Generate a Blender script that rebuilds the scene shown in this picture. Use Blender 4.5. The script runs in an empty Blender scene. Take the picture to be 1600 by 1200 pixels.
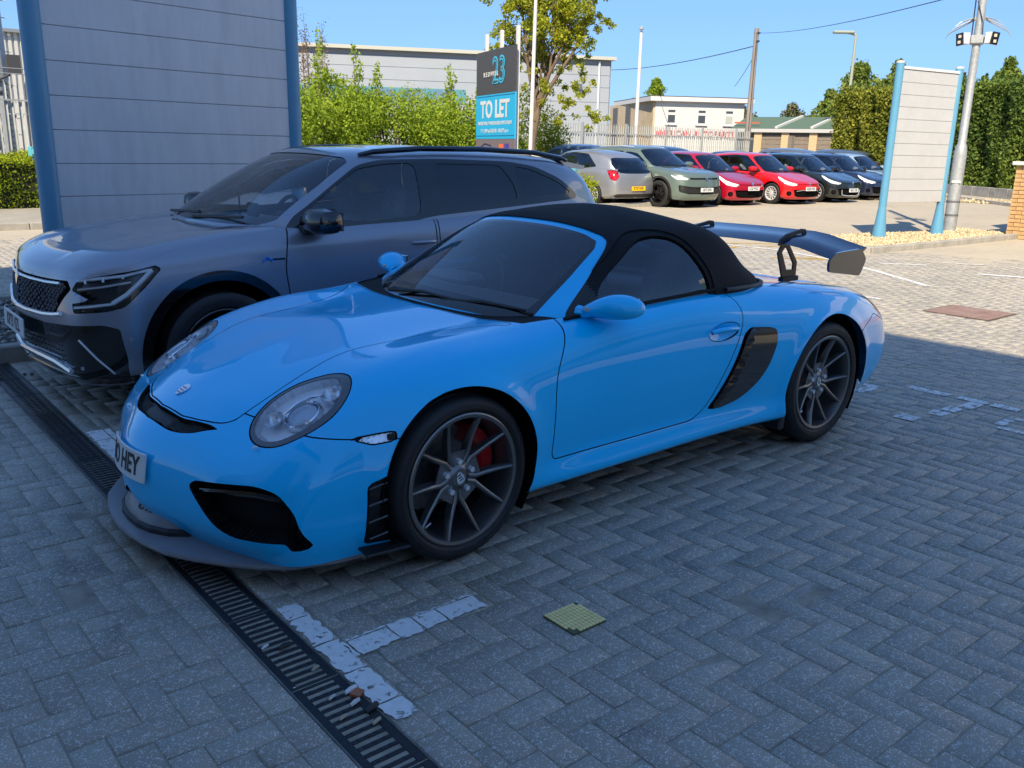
import bpy, bmesh, math, random
import numpy as np
from mathutils import Vector, Matrix

random.seed(7)
RNG = np.random.default_rng(7)
scene = bpy.context.scene

# ------------------------------------------------------------------ camera, sky, sun, exposure
CAM = np.array([3.0406, 3.3521, 1.5224])
YAW, PITCH, ROLL, FPX = -2.2634, 0.2611, 0.0211, 1370.0
cam_data = bpy.data.cameras.new('camera')
cam = bpy.data.objects.new('camera', cam_data)
scene.collection.objects.link(cam)
_f = Vector((math.cos(YAW)*math.cos(PITCH), math.sin(YAW)*math.cos(PITCH), -math.sin(PITCH)))
_r0 = Vector((math.sin(YAW), -math.cos(YAW), 0))
_u0 = _r0.cross(_f)
_r = _r0*math.cos(ROLL) + _u0*math.sin(ROLL)
_u = _u0*math.cos(ROLL) - _r0*math.sin(ROLL)
cam.matrix_world = Matrix(((_r.x, _u.x, -_f.x, CAM[0]), (_r.y, _u.y, -_f.y, CAM[1]), (_r.z, _u.z, -_f.z, CAM[2]), (0, 0, 0, 1)))
cam_data.sensor_fit = 'HORIZONTAL'
cam_data.sensor_width = 36.0
cam_data.lens = 36.0*FPX/1600.0
cam_data.clip_start = 0.05
cam_data.clip_end = 3000
scene.camera = cam

SUN_EL = math.radians(42)
SUN_DIR = Vector((0.80, 0.60, 0)).normalized()*math.cos(SUN_EL) + Vector((0, 0, math.sin(SUN_EL)))
world = bpy.data.worlds.new('World')
scene.world = world
world.use_nodes = True
nt = world.node_tree
nt.nodes.clear()
sky = nt.nodes.new('ShaderNodeTexSky')
sky.sky_type = 'NISHITA'
sky.sun_disc = False
sky.sun_elevation = SUN_EL
sky.sun_rotation = math.atan2(SUN_DIR.x, SUN_DIR.y)
sky.altitude = 0
sky.air_density = 1.0
sky.dust_density = 0.4
sky.ozone_density = 2.2
bg = nt.nodes.new('ShaderNodeBackground')
bg.inputs['Strength'].default_value = 0.15
out = nt.nodes.new('ShaderNodeOutputWorld')
# one even grade over the whole dome: a little flatter and bluer than the model's default
sky_gamma = nt.nodes.new('ShaderNodeGamma'); sky_gamma.inputs['Gamma'].default_value = 0.5
sky_grade = nt.nodes.new('ShaderNodeVectorMath'); sky_grade.operation = 'MULTIPLY'
sky_grade.inputs[1].default_value = (0.51, 0.83, 1.36)
nt.links.new(sky.outputs[0], sky_gamma.inputs[0])
nt.links.new(sky_gamma.outputs[0], sky_grade.inputs[0])
nt.links.new(sky_grade.outputs[0], bg.inputs[0])
nt.links.new(bg.outputs[0], out.inputs[0])
sun_data = bpy.data.lights.new('sun', 'SUN')
sun_data.energy = 3.85
sun_data.angle = math.radians(0.5)
sun_data.color = (1.0, 0.86, 0.64)
sun = bpy.data.objects.new('sun', sun_data)
scene.collection.objects.link(sun)
sun.rotation_euler = SUN_DIR.to_track_quat('Z', 'Y').to_euler()
scene.view_settings.view_transform = 'Standard'
scene.view_settings.look = 'None'
scene.view_settings.exposure = 1.1
scene.view_settings.gamma = 1
scene.view_settings.use_curve_mapping = False

# ------------------------------------------------------------------ tagging and object helpers
COL = scene.collection

def tag(o, label=None, cat=None, group=None, kind=None):
    if label: o['label'] = label
    if cat: o['category'] = cat
    if group: o['group'] = group
    if kind: o['kind'] = kind
    return o

def empty(name, loc=(0, 0, 0), rz=0.0, label=None, cat=None, group=None, kind=None):
    o = bpy.data.objects.new(name, None)
    o.empty_display_size = 0.2
    COL.objects.link(o)
    o.location = loc
    o.rotation_euler = (0, 0, rz)
    return tag(o, label, cat, group, kind)

def mesh_obj(name, verts, faces, mat, parent=None, smooth=False, normals=None, uvs=None):
    me = bpy.data.meshes.new(name)
    me.from_pydata([tuple(map(float, v)) for v in verts], [], [tuple(map(int, f)) for f in faces])
    if mat is not None: me.materials.append(mat)
    if smooth: me.shade_smooth()
    if normals is not None:
        me.shade_smooth()
        me.normals_split_custom_set_from_vertices([tuple(map(float, n)) for n in normals])
    o = bpy.data.objects.new(name, me)
    COL.objects.link(o)
    if parent is not None: o.parent = parent
    return o

def fast_mesh(name, V, quads, mat, parent=None, smooth=False):
    """V (n,3) float, quads (m,4) int, made with foreach_set."""
    me = bpy.data.meshes.new(name)
    n, m, k = len(V), len(quads), quads.shape[1]
    me.vertices.add(n); me.vertices.foreach_set('co', np.ascontiguousarray(V, dtype=np.float32).ravel())
    me.loops.add(m*k); me.loops.foreach_set('vertex_index', np.ascontiguousarray(quads, dtype=np.int32).ravel())
    me.polygons.add(m)
    me.polygons.foreach_set('loop_start', np.arange(0, m*k, k, dtype=np.int32))
    me.update(calc_edges=True)
    me.validate()
    if mat is not None: me.materials.append(mat)
    if smooth: me.shade_smooth()
    o = bpy.data.objects.new(name, me)
    COL.objects.link(o)
    if parent is not None: o.parent = parent
    return o

class MB:
    """mesh builder: collects simple shapes and links them as one object"""
    def __init__(s):
        s.v = []; s.f = []
    def add(s, V, F):
        b = len(s.v)
        s.v += [tuple(v) for v in V]
        s.f += [tuple(i+b for i in f) for f in F]
        return s
    def box(s, c, d, rz=0.0, rot=None, bevel=0.0):
        hx, hy, hz = d[0]/2, d[1]/2, d[2]/2
        if bevel <= 0:
            V = [(-hx,-hy,-hz),(hx,-hy,-hz),(hx,hy,-hz),(-hx,hy,-hz),(-hx,-hy,hz),(hx,-hy,hz),(hx,hy,hz),(-hx,hy,hz)]
            F = [(0,3,2,1),(4,5,6,7),(0,1,5,4),(1,2,6,5),(2,3,7,6),(3,0,4,7)]
        else:
            b = bevel; V = []; idx = {}
            F = []
            def vid(p):
                k = tuple(round(q, 6) for q in p)
                if k not in idx: idx[k] = len(V); V.append(p)
                return idx[k]
            for ax in range(3):
                for sg in (-1, 1):
                    h = [hx, hy, hz]
                    a1, a2 = (ax+1) % 3, (ax+2) % 3
                    q = []
                    for s1, s2 in ((-1,-1),(1,-1),(1,1),(-1,1)):
                        p = [0,0,0]; p[ax] = sg*h[ax]; p[a1] = s1*(h[a1]-b); p[a2] = s2*(h[a2]-b); q.append(vid(tuple(p)))
                    F.append(tuple(q) if sg > 0 else tuple(reversed(q)))
            h = [hx, hy, hz]
            for ax in range(3):
                a1, a2 = (ax+1) % 3, (ax+2) % 3
                for s1 in (-1, 1):
                    for s2 in (-1, 1):
                        pts = []
                        for (t, o1, o2) in ((-1,0,b),(1,0,b),(1,b,0),(-1,b,0)):
                            p = [0,0,0]; p[ax] = t*(h[ax]-b); p[a1] = s1*(h[a1]-o1); p[a2] = s2*(h[a2]-o2); pts.append(vid(tuple(p)))
                        F.append(tuple(pts) if s1*s2 > 0 else tuple(reversed(pts)))
            for sx in (-1,1):
                for sy in (-1,1):
                    for sz in (-1,1):
                        q = [vid((sx*hx, sy*(hy-b), sz*(hz-b))), vid((sx*(hx-b), sy*hy, sz*(hz-b))), vid((sx*(hx-b), sy*(hy-b), sz*hz))]
                        F.append(tuple(q) if sx*sy*sz > 0 else tuple(reversed(q)))
        M = rot if rot is not None else Matrix.Rotation(rz, 3, 'Z')
        V = [tuple((M @ Vector(v)) + Vector(c)) for v in V]
        return s.add(V, F)
    def cyl(s, a, b, r0, r1=None, n=12, caps=True):
        r1 = r0 if r1 is None else r1
        a = Vector(a); b = Vector(b); d = (b-a).normalized()
        x = d.orthogonal().normalized(); y = d.cross(x)
        V = []
        for k in range(n):
            t = 2*math.pi*k/n; e = x*math.cos(t)+y*math.sin(t)
            V.append(tuple(a+e*r0)); V.append(tuple(b+e*r1))
        F = [(2*k, (2*k+2) % (2*n), (2*k+3) % (2*n), 2*k+1) for k in range(n)]
        if caps:
            F.append(tuple(2*k for k in reversed(range(n)))); F.append(tuple(2*k+1 for k in range(n)))
        return s.add(V, F)
    def tube(s, pts, r, n=8, caps=True):
        P = [Vector(p) for p in pts]; m = len(P)
        rr = r if hasattr(r, '__len__') else [r]*m
        V = []; prev = None
        for i in range(m):
            d = (P[min(i+1, m-1)]-P[max(i-1, 0)]).normalized()
            if prev is None: x = d.orthogonal().normalized()
            else:
                x = (prev - d*prev.dot(d)).normalized()
            prev = x; y = d.cross(x)
            for k in range(n):
                t = 2*math.pi*k/n
                V.append(tuple(P[i]+(x*math.cos(t)+y*math.sin(t))*rr[i]))
        F = []
        for i in range(m-1):
            for k in range(n):
                a = i*n+k; b = i*n+(k+1) % n
                F.append((a, b, b+n, a+n))
        if caps:
            F.append(tuple(reversed(range(n)))); F.append(tuple((m-1)*n+k for k in range(n)))
        return s.add(V, F)
    def lathe(s, prof, c=(0,0,0), axis='Z', n=24, M=None):
        """prof: list of (r, h)"""
        V = []; m = len(prof)
        for k in range(n):
            t = 2*math.pi*k/n
            for r, h in prof:
                if axis == 'Z': p = (r*math.cos(t), r*math.sin(t), h)
                elif axis == 'Y': p = (r*math.cos(t), h, r*math.sin(t))
                else: p = (h, r*math.cos(t), r*math.sin(t))
                V.append((p[0]+c[0], p[1]+c[1], p[2]+c[2]))
        F = []
        for k in range(n):
            k2 = (k+1) % n
            for j in range(m-1):
                q = (k*m+j, k2*m+j, k2*m+j+1, k*m+j+1)
                F.append(q if axis != 'Y' else tuple(reversed(q)))
        return s.add(V, F)
    def prism(s, poly, z0, z1, M=None):
        """poly in xy, extruded z0..z1; M 4x4 applied"""
        n = len(poly)
        V = [(x, y, z0) for x, y in poly]+[(x, y, z1) for x, y in poly]
        F = [tuple(reversed(range(n))), tuple(range(n, 2*n))]+[(i, (i+1) % n, (i+1) % n+n, i+n) for i in range(n)]
        if M is not None: V = [tuple(M @ Vector(v)) for v in V]
        return s.add(V, F)
    def xform(s, M):
        s.v = [tuple(M @ Vector(v)) for v in s.v]; return s
    def build(s, name, mat, parent=None, smooth=False):
        o = mesh_obj(name, s.v, s.f, mat, parent)
        if smooth:
            o.data.shade_smooth()
            try: o.data.set_sharp_from_angle(angle=math.radians(38))
            except Exception: pass
        return o

def children(o):
    return [c for c in bpy.data.objects if c.parent == o]

def copy_tree(o, parent=None, kids=None):
    if kids is None:
        kids = {}
        for c in bpy.data.objects:
            if c.parent: kids.setdefault(c.parent.name, []).append(c)
    c = o.copy(); COL.objects.link(c)
    if parent is not None: c.parent = parent
    for ch in kids.get(o.name, []): copy_tree(ch, c, kids)
    return c

# ------------------------------------------------------------------ materials
MATS = {}
def mat(name, color=(0.8, 0.8, 0.8), rough=0.5, metal=0.0, spec=0.5, coat=0.0, coat_rough=0.03, noise=0.0, nscale=20.0,
        bump=0.0, bscale=60.0, emit=None, emit_s=0.0, color2=None, rnoise=0.0, flake=0.0, detail=4.0, stretch=None):
    if name in MATS: return MATS[name]
    m = bpy.data.materials.new(name); m.use_nodes = True
    N = m.node_tree.nodes; L = m.node_tree.links
    b = N['Principled BSDF']
    b.inputs['Base Color'].default_value = (*color, 1)
    b.inputs['Roughness'].default_value = rough
    b.inputs['Metallic'].default_value = metal
    b.inputs['Specular IOR Level'].default_value = spec
    b.inputs['Coat Weight'].default_value = coat
    b.inputs['Coat Roughness'].default_value = coat_rough
    tc = N.new('ShaderNodeTexCoord')
    src = tc.outputs['Object']
    if stretch:
        mp = N.new('ShaderNodeMapping'); mp.inputs['Scale'].default_value = stretch
        L.new(src, mp.inputs[0]); src = mp.outputs[0]
    if noise > 0 or color2 is not None:
        nz = N.new('ShaderNodeTexNoise'); nz.inputs['Scale'].default_value = nscale; nz.inputs['Detail'].default_value = detail
        nz.inputs['Roughness'].default_value = 0.65
        L.new(src, nz.inputs['Vector'])
        cr = N.new('ShaderNodeValToRGB')
        cr.color_ramp.elements[0].position = 0.32; cr.color_ramp.elements[1].position = 0.68
        if color2 is None:
            cr.color_ramp.elements[0].color = (*[c*(1-noise) for c in color], 1)
            cr.color_ramp.elements[1].color = (*[min(1, c*(1+noise)) for c in color], 1)
        else:
            cr.color_ramp.elements[0].color = (*color, 1); cr.color_ramp.elements[1].color = (*color2, 1)
        L.new(nz.outputs['Fac'], cr.inputs['Fac']); L.new(cr.outputs['Color'], b.inputs['Base Color'])
        if rnoise > 0:
            mr = N.new('ShaderNodeMapRange'); mr.inputs['To Min'].default_value = max(0, rough-rnoise); mr.inputs['To Max'].default_value = min(1, rough+rnoise)
            L.new(nz.outputs['Fac'], mr.inputs['Value']); L.new(mr.outputs[0], b.inputs['Roughness'])
    if bump > 0:
        n2 = N.new('ShaderNodeTexNoise'); n2.inputs['Scale'].default_value = bscale; n2.inputs['Detail'].default_value = 3
        L.new(src, n2.inputs['Vector'])
        bp = N.new('ShaderNodeBump'); bp.inputs['Strength'].default_value = 1.0; bp.inputs['Distance'].default_value = bump
        L.new(n2.outputs['Fac'], bp.inputs['Height']); L.new(bp.outputs[0], b.inputs['Normal'])
    if flake > 0:
        n3 = N.new('ShaderNodeTexNoise'); n3.inputs['Scale'].default_value = 900; n3.inputs['Detail'].default_value = 1
        L.new(tc.outputs['Object'], n3.inputs['Vector'])
        bp = N.new('ShaderNodeBump'); bp.inputs['Strength'].default_value = flake; bp.inputs['Distance'].default_value = 0.0006
        L.new(n3.outputs['Fac'], bp.inputs['Height']); L.new(bp.outputs[0], b.inputs['Normal'])
    if emit is not None:
        b.inputs['Emission Color'].default_value = (*emit, 1); b.inputs['Emission Strength'].default_value = emit_s
    MATS[name] = m
    return m

def glass(name, tint=(0.6, 0.65, 0.65), refl=1.0, rough=0.0):
    """thin window pane: tinted see-through plus mirror reflection by Fresnel"""
    if name in MATS: return MATS[name]
    m = bpy.data.materials.new(name); m.use_nodes = True
    N = m.node_tree.nodes; L = m.node_tree.links
    N.clear()
    o = N.new('ShaderNodeOutputMaterial'); mx = N.new('ShaderNodeMixShader'); tr = N.new('ShaderNodeBsdfTransparent')
    gl = N.new('ShaderNodeBsdfGlossy'); fr = N.new('ShaderNodeFresnel')
    fr.inputs['IOR'].default_value = 1.55*refl
    tr.inputs['Color'].default_value = (*tint, 1)
    gl.inputs['Roughness'].default_value = rough; gl.inputs['Color'].default_value = (0.95, 0.97, 1, 1)
    L.new(fr.outputs[0], mx.inputs[0]); L.new(tr.outputs[0], mx.inputs[1]); L.new(gl.outputs[0], mx.inputs[2]); L.new(mx.outputs[0], o.inputs[0])
    MATS[name] = m
    return m
# ------------------------------------------------------------------ spline net surfaces that can be cut along outlines
def _tangents(P, t, sym0=None, sym1=None):
    """P (n,m,3) along axis 0, t (n,) knots -> tangents; sym flags mirror the end across y=0"""
    n = len(P); T = np.zeros_like(P)
    d = np.diff(t)
    sl = np.diff(P, axis=0)/d[:, None, None]
    T[1:-1] = (sl[:-1]*d[1:, None, None]+sl[1:]*d[:-1, None, None])/(d[1:]+d[:-1])[:, None, None]
    T[0] = sl[0]; T[-1] = sl[-1]
    if sym0:
        T[0] = sl[0]*np.array([0, 1, 0])
    if sym1:
        T[-1] = sl[-1]*np.array([0, 1, 0])
    return T

def _herm(P, T, t, q):
    i = np.clip(np.searchsorted(t, q, side='right')-1, 0, len(t)-2)
    h = t[i+1]-t[i]; s = (q-t[i])/h
    s_ = s[:, None, None]; h_ = h[:, None, None]
    return ((2*s_**3-3*s_**2+1)*P[i]+(s_**3-2*s_**2+s_)*h_*T[i]+(-2*s_**3+3*s_**2)*P[i+1]+(s_**3-s_**2)*h_*T[i+1])

class Surf:
    def __init__(s, V, N, P, Q, T):
        s.V, s.N, s.P, s.Q, s.T = V, N, P, Q, T
    def clip(s, f):
        """f: value per vertex. returns (f<0 part, f>=0 part)"""
        f = np.where(np.abs(f) < 1e-9, 1e-9, f)
        sq = f[s.Q] < 0 if len(s.Q) else np.zeros((0, 4), bool)
        c = sq.sum(1)
        Qi, Qo = s.Q[c == 4], s.Q[c == 0]
        X = s.Q[(c > 0) & (c < 4)]
        T = np.concatenate([s.T, X[:, [0, 1, 2]], X[:, [0, 2, 3]]]) if len(X) else s.T
        st = f[T] < 0 if len(T) else np.zeros((0, 3), bool)
        c = st.sum(1)
        Ti, To = [T[c == 3]], [T[c == 0]]
        V, N, P = [s.V], [s.N], [s.P]; nv = len(s.V)
        for cnt, one_in in ((1, True), (2, False)):
            K = T[c == cnt]
            if not len(K): continue
            sk = st[c == cnt]
            lone = np.argmax(sk if one_in else ~sk, axis=1)
            r = np.arange(len(K))
            a = K[r, lone]; b = K[r, (lone+1) % 3]; d = K[r, (lone+2) % 3]
            def cut(p, q):
                nonlocal nv
                w = (f[p]/(f[p]-f[q]))[:, None]
                V.append(s.V[p]*(1-w)+s.V[q]*w)
                n = s.N[p]*(1-w)+s.N[q]*w; n /= np.linalg.norm(n, axis=1)[:, None]+1e-12
                N.append(n); P.append(s.P[p]*(1-w)+s.P[q]*w)
                k = np.arange(nv, nv+len(p)); nv += len(p); return k
            ab = cut(a, b); ad = cut(a, d)
            lo = np.stack([a, ab, ad], 1); hi = np.concatenate([np.stack([ab, b, d], 1), np.stack([ab, d, ad], 1)])
            (Ti if one_in else To).append(lo); (To if one_in else Ti).append(hi)
        V = np.concatenate(V); N = np.concatenate(N); P = np.concatenate(P)
        mk = lambda Q, T: Surf(V, N, P, Q, np.concatenate(T)).compact()
        return mk(Qi, Ti), mk(Qo, To)
    def compact(s):
        used = np.unique(np.concatenate([s.Q.ravel(), s.T.ravel()])).astype(int)
        m = np.zeros(len(s.V), int); m[used] = np.arange(len(used))
        return Surf(s.V[used], s.N[used], s.P[used], m[s.Q] if len(s.Q) else s.Q, m[s.T] if len(s.T) else s.T)
    def empty(s):
        return len(s.Q)+len(s.T) == 0
    def join(s, o):
        k = len(s.V)
        return Surf(np.concatenate([s.V, o.V]), np.concatenate([s.N, o.N]), np.concatenate([s.P, o.P]),
                    np.concatenate([s.Q, o.Q+k]), np.concatenate([s.T, o.T+k]))
    def offset(s, d):
        return Surf(s.V+s.N*d, s.N, s.P, s.Q, s.T)
    def moved(s, v):
        return Surf(s.V+np.array(v), s.N, s.P, s.Q, s.T)
    def flip(s):
        return Surf(s.V, -s.N, s.P, s.Q[:, ::-1], s.T[:, ::-1])
    def boundary(s):
        E = []
        if len(s.Q): E += [s.Q[:, [i, (i+1) % 4]] for i in range(4)]
        if len(s.T): E += [s.T[:, [i, (i+1) % 3]] for i in range(3)]
        E = np.concatenate(E); key = np.sort(E, 1)
        k = key[:, 0].astype(np.int64)*10000019+key[:, 1]
        _, inv, cnt = np.unique(k, return_inverse=True, return_counts=True)
        return E[cnt[inv] == 1]
    def walls(s, o, flip=False, skip_y0=True):
        """quads joining the boundary of s to the same boundary of o (same topology)"""
        B = s.boundary()
        if skip_y0:
            B = B[~((np.abs(s.V[B[:, 0], 1]) < 1e-4) & (np.abs(s.V[B[:, 1], 1]) < 1e-4))]
        n = len(B)
        A, Bv = s.V[B[:, 0]], s.V[B[:, 1]]; C, D = o.V[B[:, 1]], o.V[B[:, 0]]
        V = np.concatenate([A, Bv, C, D]); Q = np.stack([np.arange(n), np.arange(n)+n, np.arange(n)+2*n, np.arange(n)+3*n], 1)
        nn = np.cross(Bv-A, D-A); nn /= np.linalg.norm(nn, axis=1)[:, None]+1e-12
        if not flip: Q = Q[:, ::-1]; nn = -nn
        return Surf(V, np.concatenate([nn]*4), np.zeros((4*n, 2)), Q, np.zeros((0, 3), int))
    def recess(s, d, axis=None):
        """pocket: floor moved in by d plus its side walls"""
        o = s.offset(-d) if axis is None else s.moved(np.array(axis)*d)
        return o.join(s.walls(o, flip=True))
    def plate(s, t):
        """slab of thickness t under the surface"""
        o = s.offset(-t)
        return s.join(s.walls(o))

def net(C, du, dk, tu=None, sym0=True, sym1=True, symk=True, post=None):
    """C (rows, cols, 3) control net -> Surf. du/dk target spacing"""
    C = np.array(C, float); n, m, _ = C.shape
    tu = np.concatenate([[0], np.cumsum(np.linalg.norm(np.diff(C, axis=0), axis=2).mean(1)**0.75)])
    tk = np.concatenate([[0], np.cumsum(np.linalg.norm(np.diff(C, axis=1), axis=2).mean(0)**0.75)])
    Lu = np.linalg.norm(np.diff(C, axis=0), axis=2).mean(1); Lk = np.linalg.norm(np.diff(C, axis=1), axis=2).mean(0)
    qu = np.concatenate([np.linspace(tu[i], tu[i+1], max(2, int(round(Lu[i]/du))), endpoint=False) for i in range(n-1)]+[[tu[-1]]])
    qk = np.concatenate([np.linspace(tk[i], tk[i+1], max(2, int(round(Lk[i]/dk))), endpoint=False) for i in range(m-1)]+[[tk[-1]]])
    A = _herm(C, _tangents(C, tu, sym0, sym1), tu, qu)
    B = A.transpose(1, 0, 2)
    S = _herm(B, _tangents(B, tk, None, symk), tk, qk).transpose(1, 0, 2)
    a, b = S.shape[:2]
    V = S.reshape(-1, 3)
    if post is not None: V = post(V)
    if sym0: V.reshape(a, b, 3)[0, :, 1] = 0
    if sym1: V.reshape(a, b, 3)[-1, :, 1] = 0
    if symk: V.reshape(a, b, 3)[:, -1, 1] = 0
    G = V.reshape(a, b, 3)
    du_ = np.gradient(G, axis=0); dk_ = np.gradient(G, axis=1)
    if sym0: du_[0] *= np.array([0, 1, 0])
    if sym1: du_[-1] *= np.array([0, 1, 0])
    if symk: dk_[:, -1] *= np.array([0, 1, 0])
    N = np.cross(du_, dk_)
    ln = np.linalg.norm(N, axis=2, keepdims=True)
    N = N/(ln+1e-12)
    N = N.reshape(-1, 3)
    ui = np.interp(qu, tu, np.arange(n)); ki = np.interp(qk, tk, np.arange(m))
    P = np.stack(np.meshgrid(ui, ki, indexing='ij'), 2).reshape(-1, 2)
    I = np.arange(a*b).reshape(a, b)
    Q = np.stack([I[:-1, :-1], I[1:, :-1], I[1:, 1:], I[:-1, 1:]], 2).reshape(-1, 4)
    return Surf(V, N, P, Q, np.zeros((0, 3), int))

def catmull(pts, n=8, closed=True):
    P = np.array(pts, float); m = len(P); out = []
    for i in range(m if closed else m-1):
        p0, p1, p2, p3 = (P[(i-1) % m], P[i], P[(i+1) % m], P[(i+2) % m]) if closed else (P[max(i-1, 0)], P[i], P[i+1], P[min(i+2, m-1)])
        for k in range(n):
            t = k/n
            out.append(0.5*((2*p1)+(p2-p0)*t+(2*p0-5*p1+4*p2-p3)*t*t+(3*p1-p0-3*p2+p3)*t**3))
    if not closed: out.append(P[-1])
    return np.array(out)

def roundpoly(pts, r=0.02, n=4):
    """polygon with rounded corners"""
    P = np.array(pts, float); m = len(P); out = []
    rs = r if hasattr(r, '__len__') else [r]*m
    for i in range(m):
        a, b, c = P[i-1], P[i], P[(i+1) % m]
        u = a-b; v = c-b; lu, lv = np.linalg.norm(u), np.linalg.norm(v)
        q = min(rs[i], lu*0.45, lv*0.45)
        p0 = b+u/lu*q; p1 = b+v/lv*q
        for k in range(n+1):
            t = k/n; out.append((1-t)**2*p0+2*t*(1-t)*b+t*t*p1)
    return np.array(out)

def sd_poly(X, poly):
    """signed distance (inside negative) of points X (n,2) to closed polygon"""
    poly = np.asarray(poly, float); n = len(poly)
    d = np.full(len(X), 1e9); ins = np.zeros(len(X), bool)
    for i in range(n):
        a = poly[i]; b = poly[(i+1) % n]
        e = b-a; w = X-a
        t = np.clip((w@e)/(e@e+1e-15), 0, 1)
        q = w-t[:, None]*e
        d = np.minimum(d, (q**2).sum(1))
        c = ((a[1] <= X[:, 1]) != (b[1] <= X[:, 1]))
        if c.any():
            xi = a[0]+(X[:, 1]-a[1])*(b[0]-a[0])/(b[1]-a[1]+1e-15)
            ins ^= c & (X[:, 0] < xi)
    d = np.sqrt(d)
    return np.where(ins, -d, d)

def sd_line(X, pts):
    """unsigned distance to open polyline"""
    d = np.full(len(X), 1e9)
    for i in range(len(pts)-1):
        a = np.array(pts[i], float); b = np.array(pts[i+1], float); e = b-a; w = X-a
        t = np.clip((w@e)/(e@e+1e-15), 0, 1); q = w-t[:, None]*e
        d = np.minimum(d, (q**2).sum(1))
    return np.sqrt(d)

XZ, YZ, XY = (0, 2), (1, 2), (0, 1)
def emit_surf(name, s, material, parent, side='both', smooth=True):
    """link a half surface (y>0): 'both' halves in one mesh, 'L' as is, 'R' mirrored"""
    if s.empty(): return None
    if side == 'R' or side == 'both':
        M = np.array([1, -1, 1]); r = Surf(s.V*M, s.N*M, s.P, s.Q[:, ::-1], s.T[:, ::-1])
        s = r if side == 'R' else s.join(r)
    faces = s.Q.tolist()+s.T.tolist()
    return mesh_obj(name, s.V, faces, material, parent, normals=s.N)

def take(s, f, gap=0.0025, gapdepth=0.006, gaps=None):
    """cut the region f<0 out of s; leaves a narrow real gap whose recessed floor goes to the list gaps"""
    if gap <= 0:
        return s.clip(f)
    key = '_f'
    s2 = Surf(s.V, s.N, np.concatenate([s.P, f[:, None]], 1), s.Q, s.T)
    a, b = s2.clip(s2.P[:, -1]+gap)
    g, rest = b.clip(b.P[:, -1]-gap)
    if gaps is not None and not g.empty(): gaps.append(Surf(g.V-g.N*gapdepth, g.N, g.P[:, :2], g.Q, g.T))
    for q in (a, rest): q.P = q.P[:, :2]
    return a, rest
# ------------------------------------------------------------------ shared car materials
M_BLUE = mat('paint_azure', (0.0, 0.54, 1.0), rough=0.35, spec=0.1, coat=1.0, coat_rough=0.015)
M_TYRE = mat('tyre_rubber', (0.012, 0.012, 0.013), rough=0.62, noise=0.25, nscale=25, bump=0.0008, bscale=300)
M_GUN = mat('wheel_gunmetal', (0.20, 0.20, 0.20), rough=0.34, metal=0.85)
M_BLACKG = mat('gloss_black', (0.006, 0.006, 0.007), rough=0.12, coat=0.6)
M_BLACKM = mat('matt_black_plastic', (0.014, 0.014, 0.015), rough=0.55, noise=0.15, nscale=60)
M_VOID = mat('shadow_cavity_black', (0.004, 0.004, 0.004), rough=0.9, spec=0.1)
M_SEAL = mat('rubber_seal', (0.008, 0.008, 0.008), rough=0.7, spec=0.2)
M_CARBON = mat('dark_carbon', (0.012, 0.012, 0.013), rough=0.14, coat=0.8, noise=0.3, nscale=200)
M_SPLIT = mat('satin_grey_splitter', (0.20, 0.20, 0.215), rough=0.30, noise=0.06, nscale=15)
M_SOFT = mat('black_canvas', (0.008, 0.008, 0.010), rough=0.85, spec=0.35, noise=0.15, nscale=120, bump=0.0006, bscale=900)
M_RED = mat('caliper_red', (0.42, 0.008, 0.012), rough=0.3, coat=0.4)
M_DISC = mat('brake_steel', (0.16, 0.15, 0.15), rough=0.4, metal=0.8, noise=0.2, nscale=40)
M_CHROME = mat('chrome', (0.75, 0.76, 0.78), rough=0.08, metal=1.0)
M_SILV = mat('lamp_reflector', (0.85, 0.87, 0.90), rough=0.22, metal=0.6)
M_LAMPW = mat('lamp_bright', (.78, .80, .82), rough=.25, coat=.5)
M_RIMS = mat('rim_silver', (.55, .56, .57), rough=.3, metal=.15, coat=.5)
M_LAMPIN = mat('lamp_inner_grey', (0.90, 0.92, 0.95), rough=0.3, metal=0.1)
M_AMBER = mat('amber_lens', (0.75, 0.16, 0.01), rough=0.12, coat=0.6)
M_REDL = mat('red_lens', (0.45, 0.008, 0.012), rough=0.12, coat=0.7)
M_PLATEW = mat('plate_white', (0.70, 0.71, 0.70), rough=0.35)
M_PLATEY = mat('plate_yellow', (0.82, 0.50, 0.01), rough=0.35)
M_INK = mat('plate_black', (0.01, 0.01, 0.01), rough=0.4)
M_INTAKE = mat('intake_black', (.006, .006, .007), rough=.85, spec=.2)
M_SEAT = mat('seat_cloth', (0.26, 0.265, 0.28), rough=0.7, noise=0.2, nscale=30)
M_DASH = mat('dashboard_grey', (0.22, 0.225, 0.235), rough=0.6, noise=0.1, nscale=50)
M_DARKBLUE = mat('wing_dark_blue', (0.006, 0.014, 0.05), rough=0.2, coat=0.9)
M_MESH = mat('mesh_black', (0.02, 0.02, 0.021), rough=0.45)
G_CLEAR = glass('clear_lens', (0.98, 0.99, 1.0), refl=.78)
G_SCREEN = glass('windscreen_glass', (0.92, 0.95, 0.96), refl=1.22)
G_TINT = glass('side_glass', (0.76, 0.84, 0.86), refl=1.18)
G_PRIV = glass('privacy_glass', (0.06, 0.07, 0.08), refl=1.1)

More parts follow.
